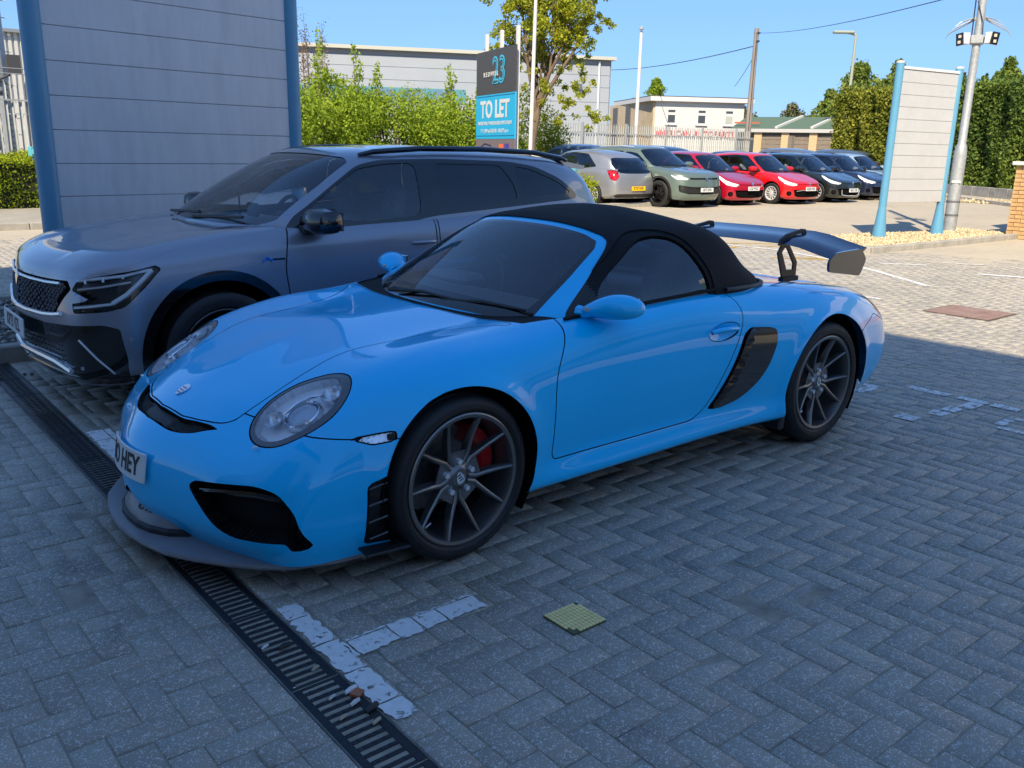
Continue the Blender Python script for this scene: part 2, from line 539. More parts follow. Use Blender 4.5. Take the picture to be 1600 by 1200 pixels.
def make_text(name, s, size, m, parent=None, depth=0.001, loc=(0, 0, 0), M=None, sx=1.0, align='CENTER', bold=0.0):
    """flat lettering turned into a mesh; lies in local xy, faces +z"""
    cu = bpy.data.curves.new('txt', 'FONT'); cu.body = s; cu.size = size; cu.align_x = align; cu.align_y = 'CENTER'
    cu.extrude = depth; cu.offset = bold; cu.resolution_u = 3
    tmp = bpy.data.objects.new('txt', cu); COL.objects.link(tmp)
    dg = bpy.context.evaluated_depsgraph_get()
    me = bpy.data.meshes.new_from_object(tmp.evaluated_get(dg))
    bpy.data.objects.remove(tmp); bpy.data.curves.remove(cu)
    me.name = name
    A = Matrix.Diagonal((sx, 1, 1, 1))
    if M is not None: A = M @ A
    me.transform(A)
    me.materials.clear(); me.materials.append(m)
    o = bpy.data.objects.new(name, me); COL.objects.link(o); o.location = loc
    if parent is not None: o.parent = parent
    return o

def frame_mat(origin, xdir, ydir):
    x = Vector(xdir).normalized(); y = Vector(ydir); z = x.cross(y).normalized(); y = z.cross(x)
    M = Matrix(((x.x, y.x, z.x, origin[0]), (x.y, y.y, z.y, origin[1]), (x.z, y.z, z.z, origin[2]), (0, 0, 0, 1)))
    return M

def plate(parent, origin, xdir, ydir, text, yellow=False, w=0.52, h=0.111):
    """number plate: slab with raised edge and characters"""
    M = frame_mat(origin, xdir, ydir)
    pm = MB().box((0, 0, 0.004), (w, h, 0.008), bevel=0.002).xform(M).build('number_plate', M_PLATEY if yellow else M_PLATEW, parent)
    make_text('plate_lettering', text, h*0.92, M_INK, pm, 0.0008, M=M @ Matrix.Translation((0, 0, 0.0085)), sx=0.80, bold=0.0022)
    return pm

def tyre_mesh(R, rr, w, n=64, groove=True):
    """lathe about Y, outer face at +w/2"""
    h = w/2
    pr = [(rr*0.96, -h*0.80), (rr, -h*0.86), (rr+0.012, -h*0.95), ((rr+R)/2, -h), (R-0.02, -h*0.96), (R-0.006, -h*0.84)]
    if groove:
        for g in (-0.5, -0.17, 0.17, 0.5):
            pr += [(R, h*g-0.012), (R-0.007, h*g-0.010), (R-0.007, h*g), (R, h*g+0.002)]
    pr += [(R-0.006, h*0.84), (R-0.02, h*0.96), (R-0.045, h*1.0), ((rr+R)/2, h*1.0), (rr+0.016, h*0.985), (rr+0.010, h*0.93), (rr+0.003, h*0.90), (rr*0.96, h*0.80)]
    b = MB().lathe(pr, axis='Y', n=n)
    if groove:
        m = len(pr)
        for k in range(n):
            if k % 2 == 0:
                for j in range(m):
                    r0 = pr[j][0]
                    if r0 > R-0.03:
                        x, y, z = b.v[k*m+j]; s = (r0-0.003)/r0; b.v[k*m+j] = (x*s, y, z*s)
    return b

def spoke_wheel(parent, loc, R, rr, w, kind='ten', steer=0.0, side=1, rim_mat=None, caliper=None, n=64, detail=True, camber=0.0):
    """a wheel standing at loc (hub centre of outer face side); axle along local Y, outer face +Y for side=1"""
    rim_mat = rim_mat or M_GUN
    h = w/2
    b = MB()
    b.lathe([(rr-0.003, h*0.90), (rr+0.002, h*0.93), (rr-0.004, h*0.955), (rr-0.016, h*0.93), (rr-0.022, h*0.80), (rr-0.030, h*0.2), (rr-0.034, -h*0.8), (rr-0.012, -h*0.86)], axis='Y', n=n)
    hub_y = h*0.93-0.035 if kind == 'ten' else h*0.9-0.012
    if kind == 'ten':
        b.lathe([(0.0, hub_y+0.004), (0.034, hub_y+0.003), (0.040, hub_y-0.004), (0.074, hub_y-0.012), (0.085, hub_y-0.05), (0.0, hub_y-0.05)], axis='Y', n=32)
        for k in range(5):
            c = 2*math.pi*(k+0.25)/5
            for sg in (-1, 1):
                # ridge bar: starts beside the nut, bends, runs out to the lip
                pth = [(0.050, c+sg*0.42, hub_y-0.004), (0.088, c+sg*0.50, hub_y-0.002), (0.125, c+sg*0.40, hub_y+0.004), (0.175, c+sg*0.345, hub_y+0.014), (rr-0.012, c+sg*0.314, h*0.93)]
                hw = [0.013, 0.015, 0.014, 0.012, 0.0095]; dep = [0.030, 0.034, 0.034, 0.030, 0.022]
                V = []; F = []
                for i, (r, a, y) in enumerate(pth):
                    ax, az = math.cos(a), math.sin(a); tx, tz = -az, ax
                    # local: ridge on outer side of pair (sg), flank falls inward toward pair centre
                    for (o, dy) in ((-hw[i]*1.0, -dep[i]), (-hw[i]*0.62, -0.004), (-0.0022, 0.0), (0.0022, 0.0), (hw[i]*0.62, -0.004), (hw[i]*1.0, -dep[i])):
                        V.append((r*ax+tx*o, y+dy, r*az+tz*o))
                m = 6
                for i in range(len(pth)-1):
                    for j in range(m-1):
                        a0 = i*m+j; F.append((a0, a0+1, a0+1+m, a0+m))
                    F.append((i*m+m-1, i*m, i*m+m, i*m+m+m-1))
                b.add(V, F)
            # web between the two bars of a pair near the nut
            V = []; F = []
            for r, a, y in ((0.06, 0.46, -0.010), (0.088, 0.50, -0.010), (0.112, 0.42, -0.008)):
                for s2 in (-1, 1):
                    V.append((r*math.cos(c+s2*a), hub_y+y, r*math.sin(c+s2*a)))
            F = [(0, 1, 3, 2), (2, 3, 5, 4)]
            b.add(V, F)
    else:
        ns = {'multi': 10, 'five': 5, 'seven': 7, 'y5': 5, 'turbine': 12}[kind]
        b.lathe([(0.0, hub_y+0.006), (0.03, hub_y+0.006), (0.065, hub_y-0.002), (0.08, hub_y-0.03), (0.0, hub_y-0.03)], axis='Y', n=20)
        for k in range(ns):
            c = 2*math.pi*(k+0.25)/ns
            prs = [(0, 0)] if kind in ('multi', 'seven', 'turbine') else [(-0.06, -0.20), (0.06, 0.20)]
            for (a0, a1) in prs:
                w0 = {'multi': .013, 'five': .02, 'seven': .02, 'y5': .015, 'turbine': .012}[kind]
                V = []
                pts = [(0.05, c+a0), (rr*0.55, c+a0*1.3+a1*0.3), (rr-0.008, c+a1)]
                for i, (r, a) in enumerate(pts):
                    ax, az = math.cos(a), math.sin(a); tx, tz = -az, ax
                    y = hub_y+(0, 0.004, 0.008)[i]
                    for (o, dy) in ((-w0, -0.03), (-w0*0.7, 0), (w0*0.7, 0), (w0, -0.03)):
                        V.append((r*ax+tx*o, y+dy, r*az+tz*o))
                F = []
                for i in range(2):
                    for j in range(3):
                        q = i*4+j; F.append((q, q+1, q+5, q+4))
                b.add(V, F)
    M = Matrix.Translation(loc) @ Matrix.Rotation(steer, 4, 'Z') @ Matrix.Rotation(camber, 4, 'X')
    if side < 0: M = M @ Matrix.Rotation(math.pi, 4, 'Z')
    wheel = b.xform(M).build('wheel', rim_mat, parent, smooth=True)
    tyre_mesh(R, rr, w, n=n*2 if detail else n, groove=detail).xform(M).build('tyre', M_TYRE, wheel, smooth=True)
    MB().lathe([(0.0, -h*0.3), (rr*0.70, -h*0.3), (rr*0.70, -h*0.3-0.02), (0.0, -h*0.3-0.02)], axis='Y', n=36).lathe([(0, -h*.24), (.09, -h*.24), (.09, -h*.3), (0, -h*.3)], axis='Y', n=24).xform(M).build('brake_disc', M_DISC, wheel, smooth=True)
    MB().lathe([(0.0, -h*0.75), (rr-0.02, -h*0.75)], axis='Y', n=24).xform(M).build('inner_shield', M_VOID, wheel)
    if detail:
        for k in range(5):
            c = 2*math.pi*(k+0.25)/5
            x, z = 0.063*math.cos(c), 0.063*math.sin(c)
            MB().cyl((x, hub_y-0.016, z), (x, hub_y+0.006, z), 0.0125, 0.0105, n=10).xform(M).build('wheel_nut', M_SILV if kind == 'ten' else M_BLACKM, wheel, smooth=True)
        # valve
        MB().cyl(((rr-0.03)*math.cos(-.75), h*0.7, (rr-0.03)*math.sin(-.75)), ((rr-0.055)*math.cos(-.75), h*0.78, (rr-0.055)*math.sin(-.75)), 0.004, n=6).xform(M).build('tyre_valve', M_SILV, wheel)
    if kind == 'ten':
        sh = [(-.017, .020), (-.008, .022), (0, .026), (.008, .022), (.017, .020), (.018, 0), (.010, -.018), (0, -.026), (-.010, -.018), (-.018, 0)]
        MM = M @ Matrix.Rotation(math.radians(-90), 4, 'X') @ Matrix.Rotation(0.3, 4, 'Z')
        MB().prism(sh, hub_y+0.004, hub_y+0.0065, MM).build('centre_cap', M_SILV, wheel)
        c2 = MB()
        for q in range(3):
            c2.prism([(-.012+q*.003, .010-q*.011), (.006+q*.003, .013-q*.011), (.006+q*.003, .009-q*.011), (-.012+q*.003, .006-q*.011)], hub_y+0.0064, hub_y+0.0075, MM)
        c2.build('cap_crest', M_BLACKM, wheel)
    if caliper is not None:
        V = []; n2 = 8
        cb = MB()
        a0, a1 = -0.25, 1.05
        prof = [(rr*0.56, -h*.30-.035), (rr*0.56, -h*.30+.045), (rr*0.62, -h*.30+.06), (rr*0.84, -h*.30+.05), (rr*0.86, -h*.30-.035)]
        for i in range(n2+1):
            a = a0+(a1-a0)*i/n2
            k = 1-0.10*abs(2*i/n2-1)**3
            for r, y in prof:
                V.append((r*k*math.cos(a), y, r*k*math.sin(a)))
        m = len(prof); F = []
        for i in range(n2):
            for j in range(m):
                F.append((i*m+j, i*m+(j+1) % m, (i+1)*m+(j+1) % m, (i+1)*m+j))
        F.append(tuple(range(m))); F.append(tuple(n2*m+j for j in reversed(range(m))))
        Mc = Matrix.Translation(loc) @ Matrix.Rotation(steer, 4, 'Z')
        if side < 0: Mc = Mc @ Matrix.Scale(-1, 4, (0, 1, 0))
        # caliper sits towards the rear of a front wheel: mirrored in x
        Mc = Mc @ Matrix.Scale(-1, 4, (1, 0, 0))
        cb.add(V, F).xform(Mc).build('brake_caliper', caliper, wheel, smooth=True)
    return wheel
# ------------------------------------------------------------------ ground, paving, drain, painted marks
def gz(x, y):
    D = math.hypot(x-CAM[0], y-CAM[1])
    return .007*max(0.0, D-9)
def gz_np(x, y):
    return .007*np.maximum(0, np.hypot(x-CAM[0], y-CAM[1])-9)

def tint_mat(name, c1, c2, rough=.85, speck=0.0, speck_scale=260.0, speck_col=(.55, .55, .53), dirt=None, dirt_scale=1.3, bump=.0006, bscale=350, spec=.3):
    """base colour picked between c1 and c2 by the mesh attribute 'tint', with specks and broad dirt"""
    m = bpy.data.materials.new(name); m.use_nodes = True
    N = m.node_tree.nodes; L = m.node_tree.links; b = N['Principled BSDF']
    b.inputs['Roughness'].default_value = rough; b.inputs['Specular IOR Level'].default_value = spec
    at = N.new('ShaderNodeAttribute'); at.attribute_name = 'tint'
    mx = N.new('ShaderNodeMix'); mx.data_type = 'RGBA'
    mx.inputs[6].default_value = (*c1, 1); mx.inputs[7].default_value = (*c2, 1)
    L.new(at.outputs['Fac'], mx.inputs[0]); col = mx.outputs[2]
    geo = N.new('ShaderNodeNewGeometry')
    if dirt is not None:
        nz = N.new('ShaderNodeTexNoise'); nz.inputs['Scale'].default_value = dirt_scale; nz.inputs['Detail'].default_value = 6; nz.inputs['Roughness'].default_value = .7
        L.new(geo.outputs['Position'], nz.inputs['Vector'])
        mr = N.new('ShaderNodeMapRange'); mr.inputs[1].default_value = .42; mr.inputs[2].default_value = .72; mr.inputs[4].default_value = .7
        L.new(nz.outputs['Fac'], mr.inputs[0])
        m2 = N.new('ShaderNodeMix'); m2.data_type = 'RGBA'; m2.inputs[7].default_value = (*dirt, 1)
        L.new(mr.outputs[0], m2.inputs[0]); L.new(col, m2.inputs[6]); col = m2.outputs[2]
    if dirt is not None:
        # scattered oil and tyre spots
        n4 = N.new('ShaderNodeTexNoise'); n4.inputs['Scale'].default_value = 2.3; n4.inputs['Detail'].default_value = 4; n4.inputs['Distortion'].default_value = .6
        L.new(geo.outputs['Position'], n4.inputs['Vector'])
        mr4 = N.new('ShaderNodeMapRange'); mr4.inputs[1].default_value = .62; mr4.inputs[2].default_value = .72; mr4.inputs[4].default_value = .45
        L.new(n4.outputs['Fac'], mr4.inputs[0])
        m4 = N.new('ShaderNodeMix'); m4.data_type = 'RGBA'; m4.inputs[7].default_value = (.10, .095, .08, 1)
        L.new(mr4.outputs[0], m4.inputs[0]); L.new(col, m4.inputs[6]); col = m4.outputs[2]
    if speck > 0:
        vz = N.new('ShaderNodeTexVoronoi'); vz.inputs['Scale'].default_value = speck_scale
        L.new(geo.outputs['Position'], vz.inputs['Vector'])
        nz3 = N.new('ShaderNodeTexNoise'); nz3.inputs['Scale'].default_value = speck_scale*.35
        L.new(geo.outputs['Position'], nz3.inputs['Vector'])
        sb = N.new('ShaderNodeMath'); sb.operation = 'SUBTRACT'; L.new(nz3.outputs['Fac'], sb.inputs[0]); L.new(vz.outputs['Distance'], sb.inputs[1])
        mr = N.new('ShaderNodeMapRange'); mr.inputs[1].default_value = .13; mr.inputs[2].default_value = .27; mr.inputs[4].default_value = speck
        L.new(sb.outputs[0], mr.inputs[0])
        m2 = N.new('ShaderNodeMix'); m2.data_type = 'RGBA'; m2.inputs[7].default_value = (*speck_col, 1)
        L.new(mr.outputs[0], m2.inputs[0]); L.new(col, m2.inputs[6]); col = m2.outputs[2]
    L.new(col, b.inputs['Base Color'])
    n2 = N.new('ShaderNodeTexNoise'); n2.inputs['Scale'].default_value = bscale; n2.inputs['Detail'].default_value = 2
    L.new(geo.outputs['Position'], n2.inputs['Vector'])
    bp = N.new('ShaderNodeBump'); bp.inputs['Distance'].default_value = bump; L.new(n2.outputs['Fac'], bp.inputs['Height']); L.new(bp.outputs[0], b.inputs['Normal'])
    MATS[name] = m
    return m

def set_tint(me, vals):
    """one value per face"""
    a = me.attributes.new('tint', 'FLOAT', 'FACE')
    a.data.foreach_set('value', np.asarray(vals, dtype=np.float32))

PV1, PV2 = (.300, .268, .215), (.372, .334, .268)
M_PAVE = tint_mat('block_paving', PV1, PV2, speck=.70, speck_scale=160, rough=.62, spec=.5, speck_col=(.72, .69, .64), dirt=(.205, .195, .155), dirt_scale=.7, bump=.0012, bscale=240)
M_JOINT = mat('jointing_sand', (.20, .18, .14), rough=.95, color2=(.40, .355, .275), nscale=9, bump=.003, bscale=120, detail=8)

def far_paving_material():
    m = bpy.data.materials.new('paving_far'); m.use_nodes = True
    N = m.node_tree.nodes; L = m.node_tree.links; b = N['Principled BSDF']; b.inputs['Roughness'].default_value = .88
    geo = N.new('ShaderNodeNewGeometry')
    br = N.new('ShaderNodeTexBrick'); br.inputs['Scale'].default_value = 1
    br.inputs['Brick Width'].default_value = .19; br.inputs['Row Height'].default_value = .095; br.inputs['Mortar Size'].default_value = .006
    br.inputs['Color1'].default_value = (.37, .325, .25, 1); br.inputs['Color2'].default_value = (.44, .385, .295, 1); br.inputs['Mortar'].default_value = (.27, .24, .19, 1)
    L.new(geo.outputs['Position'], br.inputs['Vector'])
    nz = N.new('ShaderNodeTexNoise'); nz.inputs['Scale'].default_value = .5; nz.inputs['Detail'].default_value = 8; nz.inputs['Roughness'].default_value = .7
    L.new(geo.outputs['Position'], nz.inputs['Vector'])
    mx = N.new('ShaderNodeMix'); mx.data_type = 'RGBA'; mx.inputs[7].default_value = (.45, .39, .29, 1)
    mr = N.new('ShaderNodeMapRange'); mr.inputs[1].default_value = .35; mr.inputs[2].default_value = .7; L.new(nz.outputs['Fac'], mr.inputs[0])
    L.new(mr.outputs[0], mx.inputs[0]); L.new(br.outputs['Color'], mx.inputs[6]); L.new(mx.outputs[2], b.inputs['Base Color'])
    return m

def build_ground():
    # terrain sheet to the horizon, gently rising away from the parking bays
    r = np.concatenate([[0, 4, 8, 9], np.arange(10, 60, 2.0), [70, 90, 130, 200, 320, 500, 900, 1500]])
    n = 64; V = []
    for q in r:
        for k in range(n):
            t = 2*math.pi*k/n; x, y = CAM[0]+q*math.cos(t), CAM[1]+q*math.sin(t)
            V.append((x, y, .007*max(0, min(q, 120)-9)-.0034))
    V = np.array(V); Q = []
    for i in range(len(r)-1):
        for k in range(n): Q.append((i*n+k, (i+1)*n+k, (i+1)*n+(k+1) % n, i*n+(k+1) % n))
    g = fast_mesh('ground', V, np.array(Q), M_JOINT, smooth=True); tag(g, kind='structure')
    # paving beyond the laid blocks, textured only
    M_FAR = far_paving_material()
    xs = np.linspace(-60, 14, 75); ys = np.linspace(-21, 16, 38)
    V = []; Q = []
    for i, x in enumerate(xs):
        for j, y in enumerate(ys): V.append((x, y, gz(x, y)-.001))
    for i in range(len(xs)-1):
        for j in range(len(ys)-1):
            cx, cy = (xs[i]+xs[i+1])/2, (ys[j]+ys[j+1])/2
            a = i*len(ys)+j; Q.append((a, a+len(ys), a+len(ys)+1, a+1))
    V = np.array(V)
    keep = [k for k, q in enumerate(Q) if min(math.hypot(V[v][0]-CAM[0], V[v][1]-CAM[1]) for v in q) > PAVE_R-1.6]
    fp = fast_mesh('paving_beyond', V, np.array(Q)[keep], M_FAR, smooth=True); tag(fp, kind='structure')

PAVE_R = 15.5
G_ = .095
BED1 = (-5.0, 6.0, -5.92, -3.52)      # x0, x1, y0, y1 stone bed beside the grey car
def build_paving():
    root = empty('pavement', (0, 0, 0)); tag(root, kind='structure')
    blocks = []          # cx, cy, along_x
    def region(X0, Y0, xlo, xhi):
        i0, i1 = int(math.floor((X0-xhi)/G_))-1, int(math.ceil((X0-xlo)/G_))+1
        j0, j1 = int(math.floor((-14.5-Y0)/G_)), int(math.ceil((4.6-Y0)/G_))
        for i in range(i0, i1+1):
            for j in range(j0, j1+1):
                d = (i-j) % 4
                if d == 0:
                    x0, x1, y0, y1 = X0-(i+2)*G_, X0-i*G_, Y0+j*G_, Y0+(j+1)*G_; ax = True
                elif d == 3:
                    x0, x1, y0, y1 = X0-(i+1)*G_, X0-i*G_, Y0+j*G_, Y0+(j+2)*G_; ax = False
                else: continue
                x0, x1 = max(x0, xlo), min(x1, xhi)
                if x1-x0 < .03: continue
                blocks.append((x0, x1, y0, y1))
    region(1.04, 2.36, -14.0, 1.855)
    region(2.58, .385, 2.205, 4.6)
    for k in range(int(19/.19)):
        y = -14.5+.19*k+.06
        blocks.append((2.112, 2.205, y, y+.19)); blocks.append((1.855, 1.948, y-.05, y+.14))
    out = []
    for (x0, x1, y0, y1) in blocks:
        cx, cy = (x0+x1)/2, (y0+y1)/2
        if BED1[0]-.05 < cx < BED1[1] and BED1[2]-.12 < cy < BED1[3]+.12: continue
        dx, dy = cx-CAM[0], cy-CAM[1]; D = math.hypot(dx, dy)
        if D > PAVE_R: continue
        f = -.616*dx-.7435*dy; s = -.7705*dx+.6381*dy
        if f < -.3 and D > 1.5: continue
        if abs(s) > .70*max(f, 0)+1.6: continue
        out.append((x0, x1, y0, y1))
    B = np.array(out)
    n = len(B)
    cx = (B[:, 0]+B[:, 1])/2; cy = (B[:, 2]+B[:, 3])/2
    D = np.hypot(cx-CAM[0], cy-CAM[1])
    f = -.616*(cx-CAM[0])-.7435*(cy-CAM[1])
    # how large each shows: nearest ones inside the view and clear of the cars
    proj_s = 1370*(-.7705*(cx-CAM[0])+.6381*(cy-CAM[1]))/(f*.966+1.52*.258); 
    depth = f*.966+1.52*.258
    vy = (f*.258-1.52*.966)/depth*-1370
    vis = (depth > .5) & (np.abs(proj_s) < 790) & (vy < 590) & ~((np.abs(cy) < .95) & (cx < 2.2) & (cx > -2.2)) & (RNG.random(n) < 2)
    order = np.argsort(np.where(vis, D, 1e6))
    first = set(order[:300].tolist())
    z = gz_np(cx, cy)
    jz = RNG.normal(0, .0011, n)+.0012*np.sin(cx*1.7+1)*np.cos(cy*1.3); tilt = RNG.normal(0, .006, (n, 2)); tint = np.clip(RNG.beta(2.2, 2.2, n)+RNG.normal(0, .08, n), 0, 1)
    gap = .0020; ch = .0026
    def make(idx):
        b = B[idx]; m = len(idx); V = np.zeros((m, 12, 3))
        x0, x1, y0, y1 = b[:, 0]+gap, b[:, 1]-gap, b[:, 2]+gap, b[:, 3]-gap
        for k, (ins, dz) in enumerate(((ch, 0), (0, -ch), (0, -.016))):
            V[:, 4*k+0] = np.stack([x0+ins, y0+ins, z[idx]+dz], 1); V[:, 4*k+1] = np.stack([x1-ins, y0+ins, z[idx]+dz], 1)
            V[:, 4*k+2] = np.stack([x1-ins, y1-ins, z[idx]+dz], 1); V[:, 4*k+3] = np.stack([x0+ins, y1-ins, z[idx]+dz], 1)
        top = V[:, :8]
        top[:, :, 2] += jz[idx][:, None]+(top[:, :, 0]-cx[idx][:, None])*tilt[idx, 0][:, None]+(top[:, :, 1]-cy[idx][:, None])*tilt[idx, 1][:, None]
        V[:, :, :2] += RNG.normal(0, .0008, (m, 12, 2))
        q = [(0, 1, 2, 3)]+[(4+i, 4+(i+1) % 4, (i+1) % 4, i) for i in range(4)]+[(8+i, 8+(i+1) % 4, 4+(i+1) % 4, 4+i) for i in range(4)]
        Q = (np.array(q)[None]+np.arange(m)[:, None, None]*12).reshape(-1, 4)
        return V.reshape(-1, 3), Q, np.repeat(tint[idx], 9)
    rest = np.array([i for i in range(n) if i not in first])
    V, Q, T = make(rest)
    o = fast_mesh('paving_blocks', V, Q, M_PAVE, root); set_tint(o.data, T); tag(o, kind='stuff')
    for i in sorted(first):
        V, Q, T = make(np.array([i]))
        c = np.array([cx[i], cy[i], 0])
        o = fast_mesh('paving_block', V-c, Q, M_PAVE, root); o.location = c; set_tint(o.data, T)
    return B, z+jz

def build_drain():
    d = empty('drainage_channel', (2.03, 0, 0), label='black slotted drainage channel running past the noses of the parked cars', cat='drain')
    m = mat('grating_iron', (.022, .023, .026), rough=.5, metal=.25, noise=.3, nscale=30, bump=.0006, bscale=200)
    # slot geometry: one grating, .475 long
    b = MB()
    L = .470; w = .150
    b.box((-.0625, 0, -.011), (.025, L, .022), bevel=.002); b.box((.0625, 0, -.011), (.025, L, .022), bevel=.002)
    k = 14; pitch = L/k
    for i in range(k+1):
        y = -L/2+i*pitch
        b.box((0, min(max(y, -L/2+.006), L/2-.006), -.011), (.100, .0165 if 0 < i < k else .012, .022), bevel=.0025)
        if 0 < i < k:
            for x in (-.03, .0, .03): b.box((x, y, .0005), (.010, .009, .002))
    g0 = b.build('grating', m)
    g0.parent = d
    n = 0
    y = 3.4
    while y > -13:
        if n == 0: o = g0
        else:
            o = g0.copy(); COL.objects.link(o); o.parent = d
        o.location = (0, y, gz(2.03, y)+.001+random.uniform(-.001, .001)); o.rotation_euler = (0, 0, random.uniform(-.004, .004))
        y -= .476; n += 1
    b = MB(); b.box((0, -4.7, -.013), (.156, 17, .006)); b.build('channel_floor', M_VOID, d)
    b = MB()
    for s in (-1, 1): b.box((s*.079, -4.7, -.008), (.006, 17, .018))
    b.build('channel_edge', mat('channel_concrete', (.14, .135, .125), rough=.9, noise=.3, nscale=20), d)
    # litter in the slots
    lit = [(1.97, 1.36, .02, (.70, .68, .66)), (2.03, 1.36, .012, (.5, .49, .46)), (1.99, 1.42, .016, (.62, .6, .58)), (2.0, 1.20, .013, (.35, .30, .22)), (2.05, 1.46, .012, (.42, .34, .24)), (1.985, 1.53, .014, (.45, .36, .25)), (2.07, 1.0, .012, (.6, .6, .6)), (2.02, 1.03, .02, (.03, .03, .03)), (1.965, 1.47, .022, (.04, .04, .04))]
    for i, (x, y, s, c) in enumerate(lit):
        b = MB(); b.tube([(x-s, y-.004, .007), (x, y+.002, .009), (x+s, y+.006, .006)], [s*.35, s*.42, s*.3], 7)
        o = b.build('litter', mat('litter_%d' % i, c, rough=.8), smooth=True)
        tag(o, ['white scrap of tissue lying in the drain slots', 'short grey cigarette end in the drain slots', 'pale grey filter stub lying in the drain', 'brown twist of leaf on the drain', 'brown cigarette filter near the drain edge', 'tan filter stub at the front end of the drain', 'pale pebble on the drain edge by the white line', 'dark seed pod in a drain slot', 'dark round stone lodged at the drain edge'][i], 'litter')
    o = MB().box((1.962, 1.385, .006), (.034, .03, .008), rz=.5).build('litter', mat('terracotta_bit', (.40, .14, .07), rough=.8)); tag(o, 'small terracotta brick chip beside the drain slots', 'litter')

def paint_mat(name, col, wear=.5, scale=14):
    m = bpy.data.materials.new(name); m.use_nodes = True
    N = m.node_tree.nodes; L = m.node_tree.links; b = N['Principled BSDF']; b.inputs['Roughness'].default_value = .8
    out_ = N['Material Output']
    geo = N.new('ShaderNodeNewGeometry'); nz = N.new('ShaderNodeTexNoise'); nz.inputs['Scale'].default_value = scale; nz.inputs['Detail'].default_value = 9; nz.inputs['Roughness'].default_value = .75
    L.new(geo.outputs['Position'], nz.inputs['Vector'])
    mr = N.new('ShaderNodeMapRange'); mr.inputs[1].default_value = wear-.03; mr.inputs[2].default_value = wear+.03; L.new(nz.outputs['Fac'], mr.inputs[0])
    n2 = N.new('ShaderNodeTexNoise'); n2.inputs['Scale'].default_value = 40; n2.inputs['Detail'].default_value = 5; L.new(geo.outputs['Position'], n2.inputs['Vector'])
    mx = N.new('ShaderNodeMix'); mx.data_type = 'RGBA'; mx.inputs[6].default_value = (*[c*.72 for c in col], 1); mx.inputs[7].default_value = (*col, 1)
    L.new(n2.outputs['Fac'], mx.inputs[0]); L.new(mx.outputs[2], b.inputs['Base Color'])
    tr = N.new('ShaderNodeBsdfTransparent'); ms = N.new('ShaderNodeMixShader')
    L.new(mr.outputs[0], ms.inputs[0]); L.new(b.outputs[0], ms.inputs[1]); L.new(tr.outputs[0], ms.inputs[2]); L.new(ms.outputs[0], out_.inputs[0])
    return m

def painted(name, rects, m, B, label, cat='road marking', group=None, jag=.006):
    """paint lies block by block on top of the paving blocks it crosses"""
    V = []; F = []
    for (rx0, rx1, ry0, ry1) in rects:
        hit = np.where((B[:, 0] < rx1) & (B[:, 1] > rx0) & (B[:, 2] < ry1) & (B[:, 3] > ry0))[0]
        for i in hit:
            x0, x1 = max(B[i, 0]+.003, rx0), min(B[i, 1]-.003, rx1); y0, y1 = max(B[i, 2]+.003, ry0), min(B[i, 3]-.003, ry1)
            if x1-x0 < .006 or y1-y0 < .006: continue
            # jagged outline
            pts = []
            for (ax, ay, bx, by) in ((x0, y0, x1, y0), (x1, y0, x1, y1), (x1, y1, x0, y1), (x0, y1, x0, y0)):
                L = math.hypot(bx-ax, by-ay); k = max(1, int(L/.018))
                for t in range(k):
                    x, y = ax+(bx-ax)*t/k, ay+(by-ay)*t/k
                    onr = min(abs(x-rx0), abs(x-rx1), abs(y-ry0), abs(y-ry1)) < .002
                    j = jag if onr else .0012
                    pts.append((x+random.uniform(-j, j), y+random.uniform(-j, j)))
            zc = gz((x0+x1)/2, (y0+y1)/2)+.0055+random.uniform(-.0008, .0008)
            b0 = len(V); V += [(x, y, zc) for x, y in pts]; F.append(tuple(range(b0, len(V))))
    if not F: return None
    o = mesh_obj(name, V, F, m)
    return tag(o, label, cat, group)

def strip(name, pts, w, m, label, cat='road marking', group=None, lift=.006):
    V = []; F = []
    P = [Vector((x, y, 0)) for x, y in pts]
    for i in range(len(P)):
        d = (P[min(i+1, len(P)-1)]-P[max(i-1, 0)]).normalized(); s = Vector((-d.y, d.x, 0))*w/2
        for q in (P[i]+s, P[i]-s): V.append((q.x+random.uniform(-.01, .01), q.y+random.uniform(-.01, .01), gz(q.x, q.y)+lift))
    for i in range(len(P)-1): F.append((2*i, 2*i+1, 2*i+3, 2*i+2))
    o = mesh_obj(name, V, F, m)
    return tag(o, label, cat, group) if cat else tag(o, kind='structure')

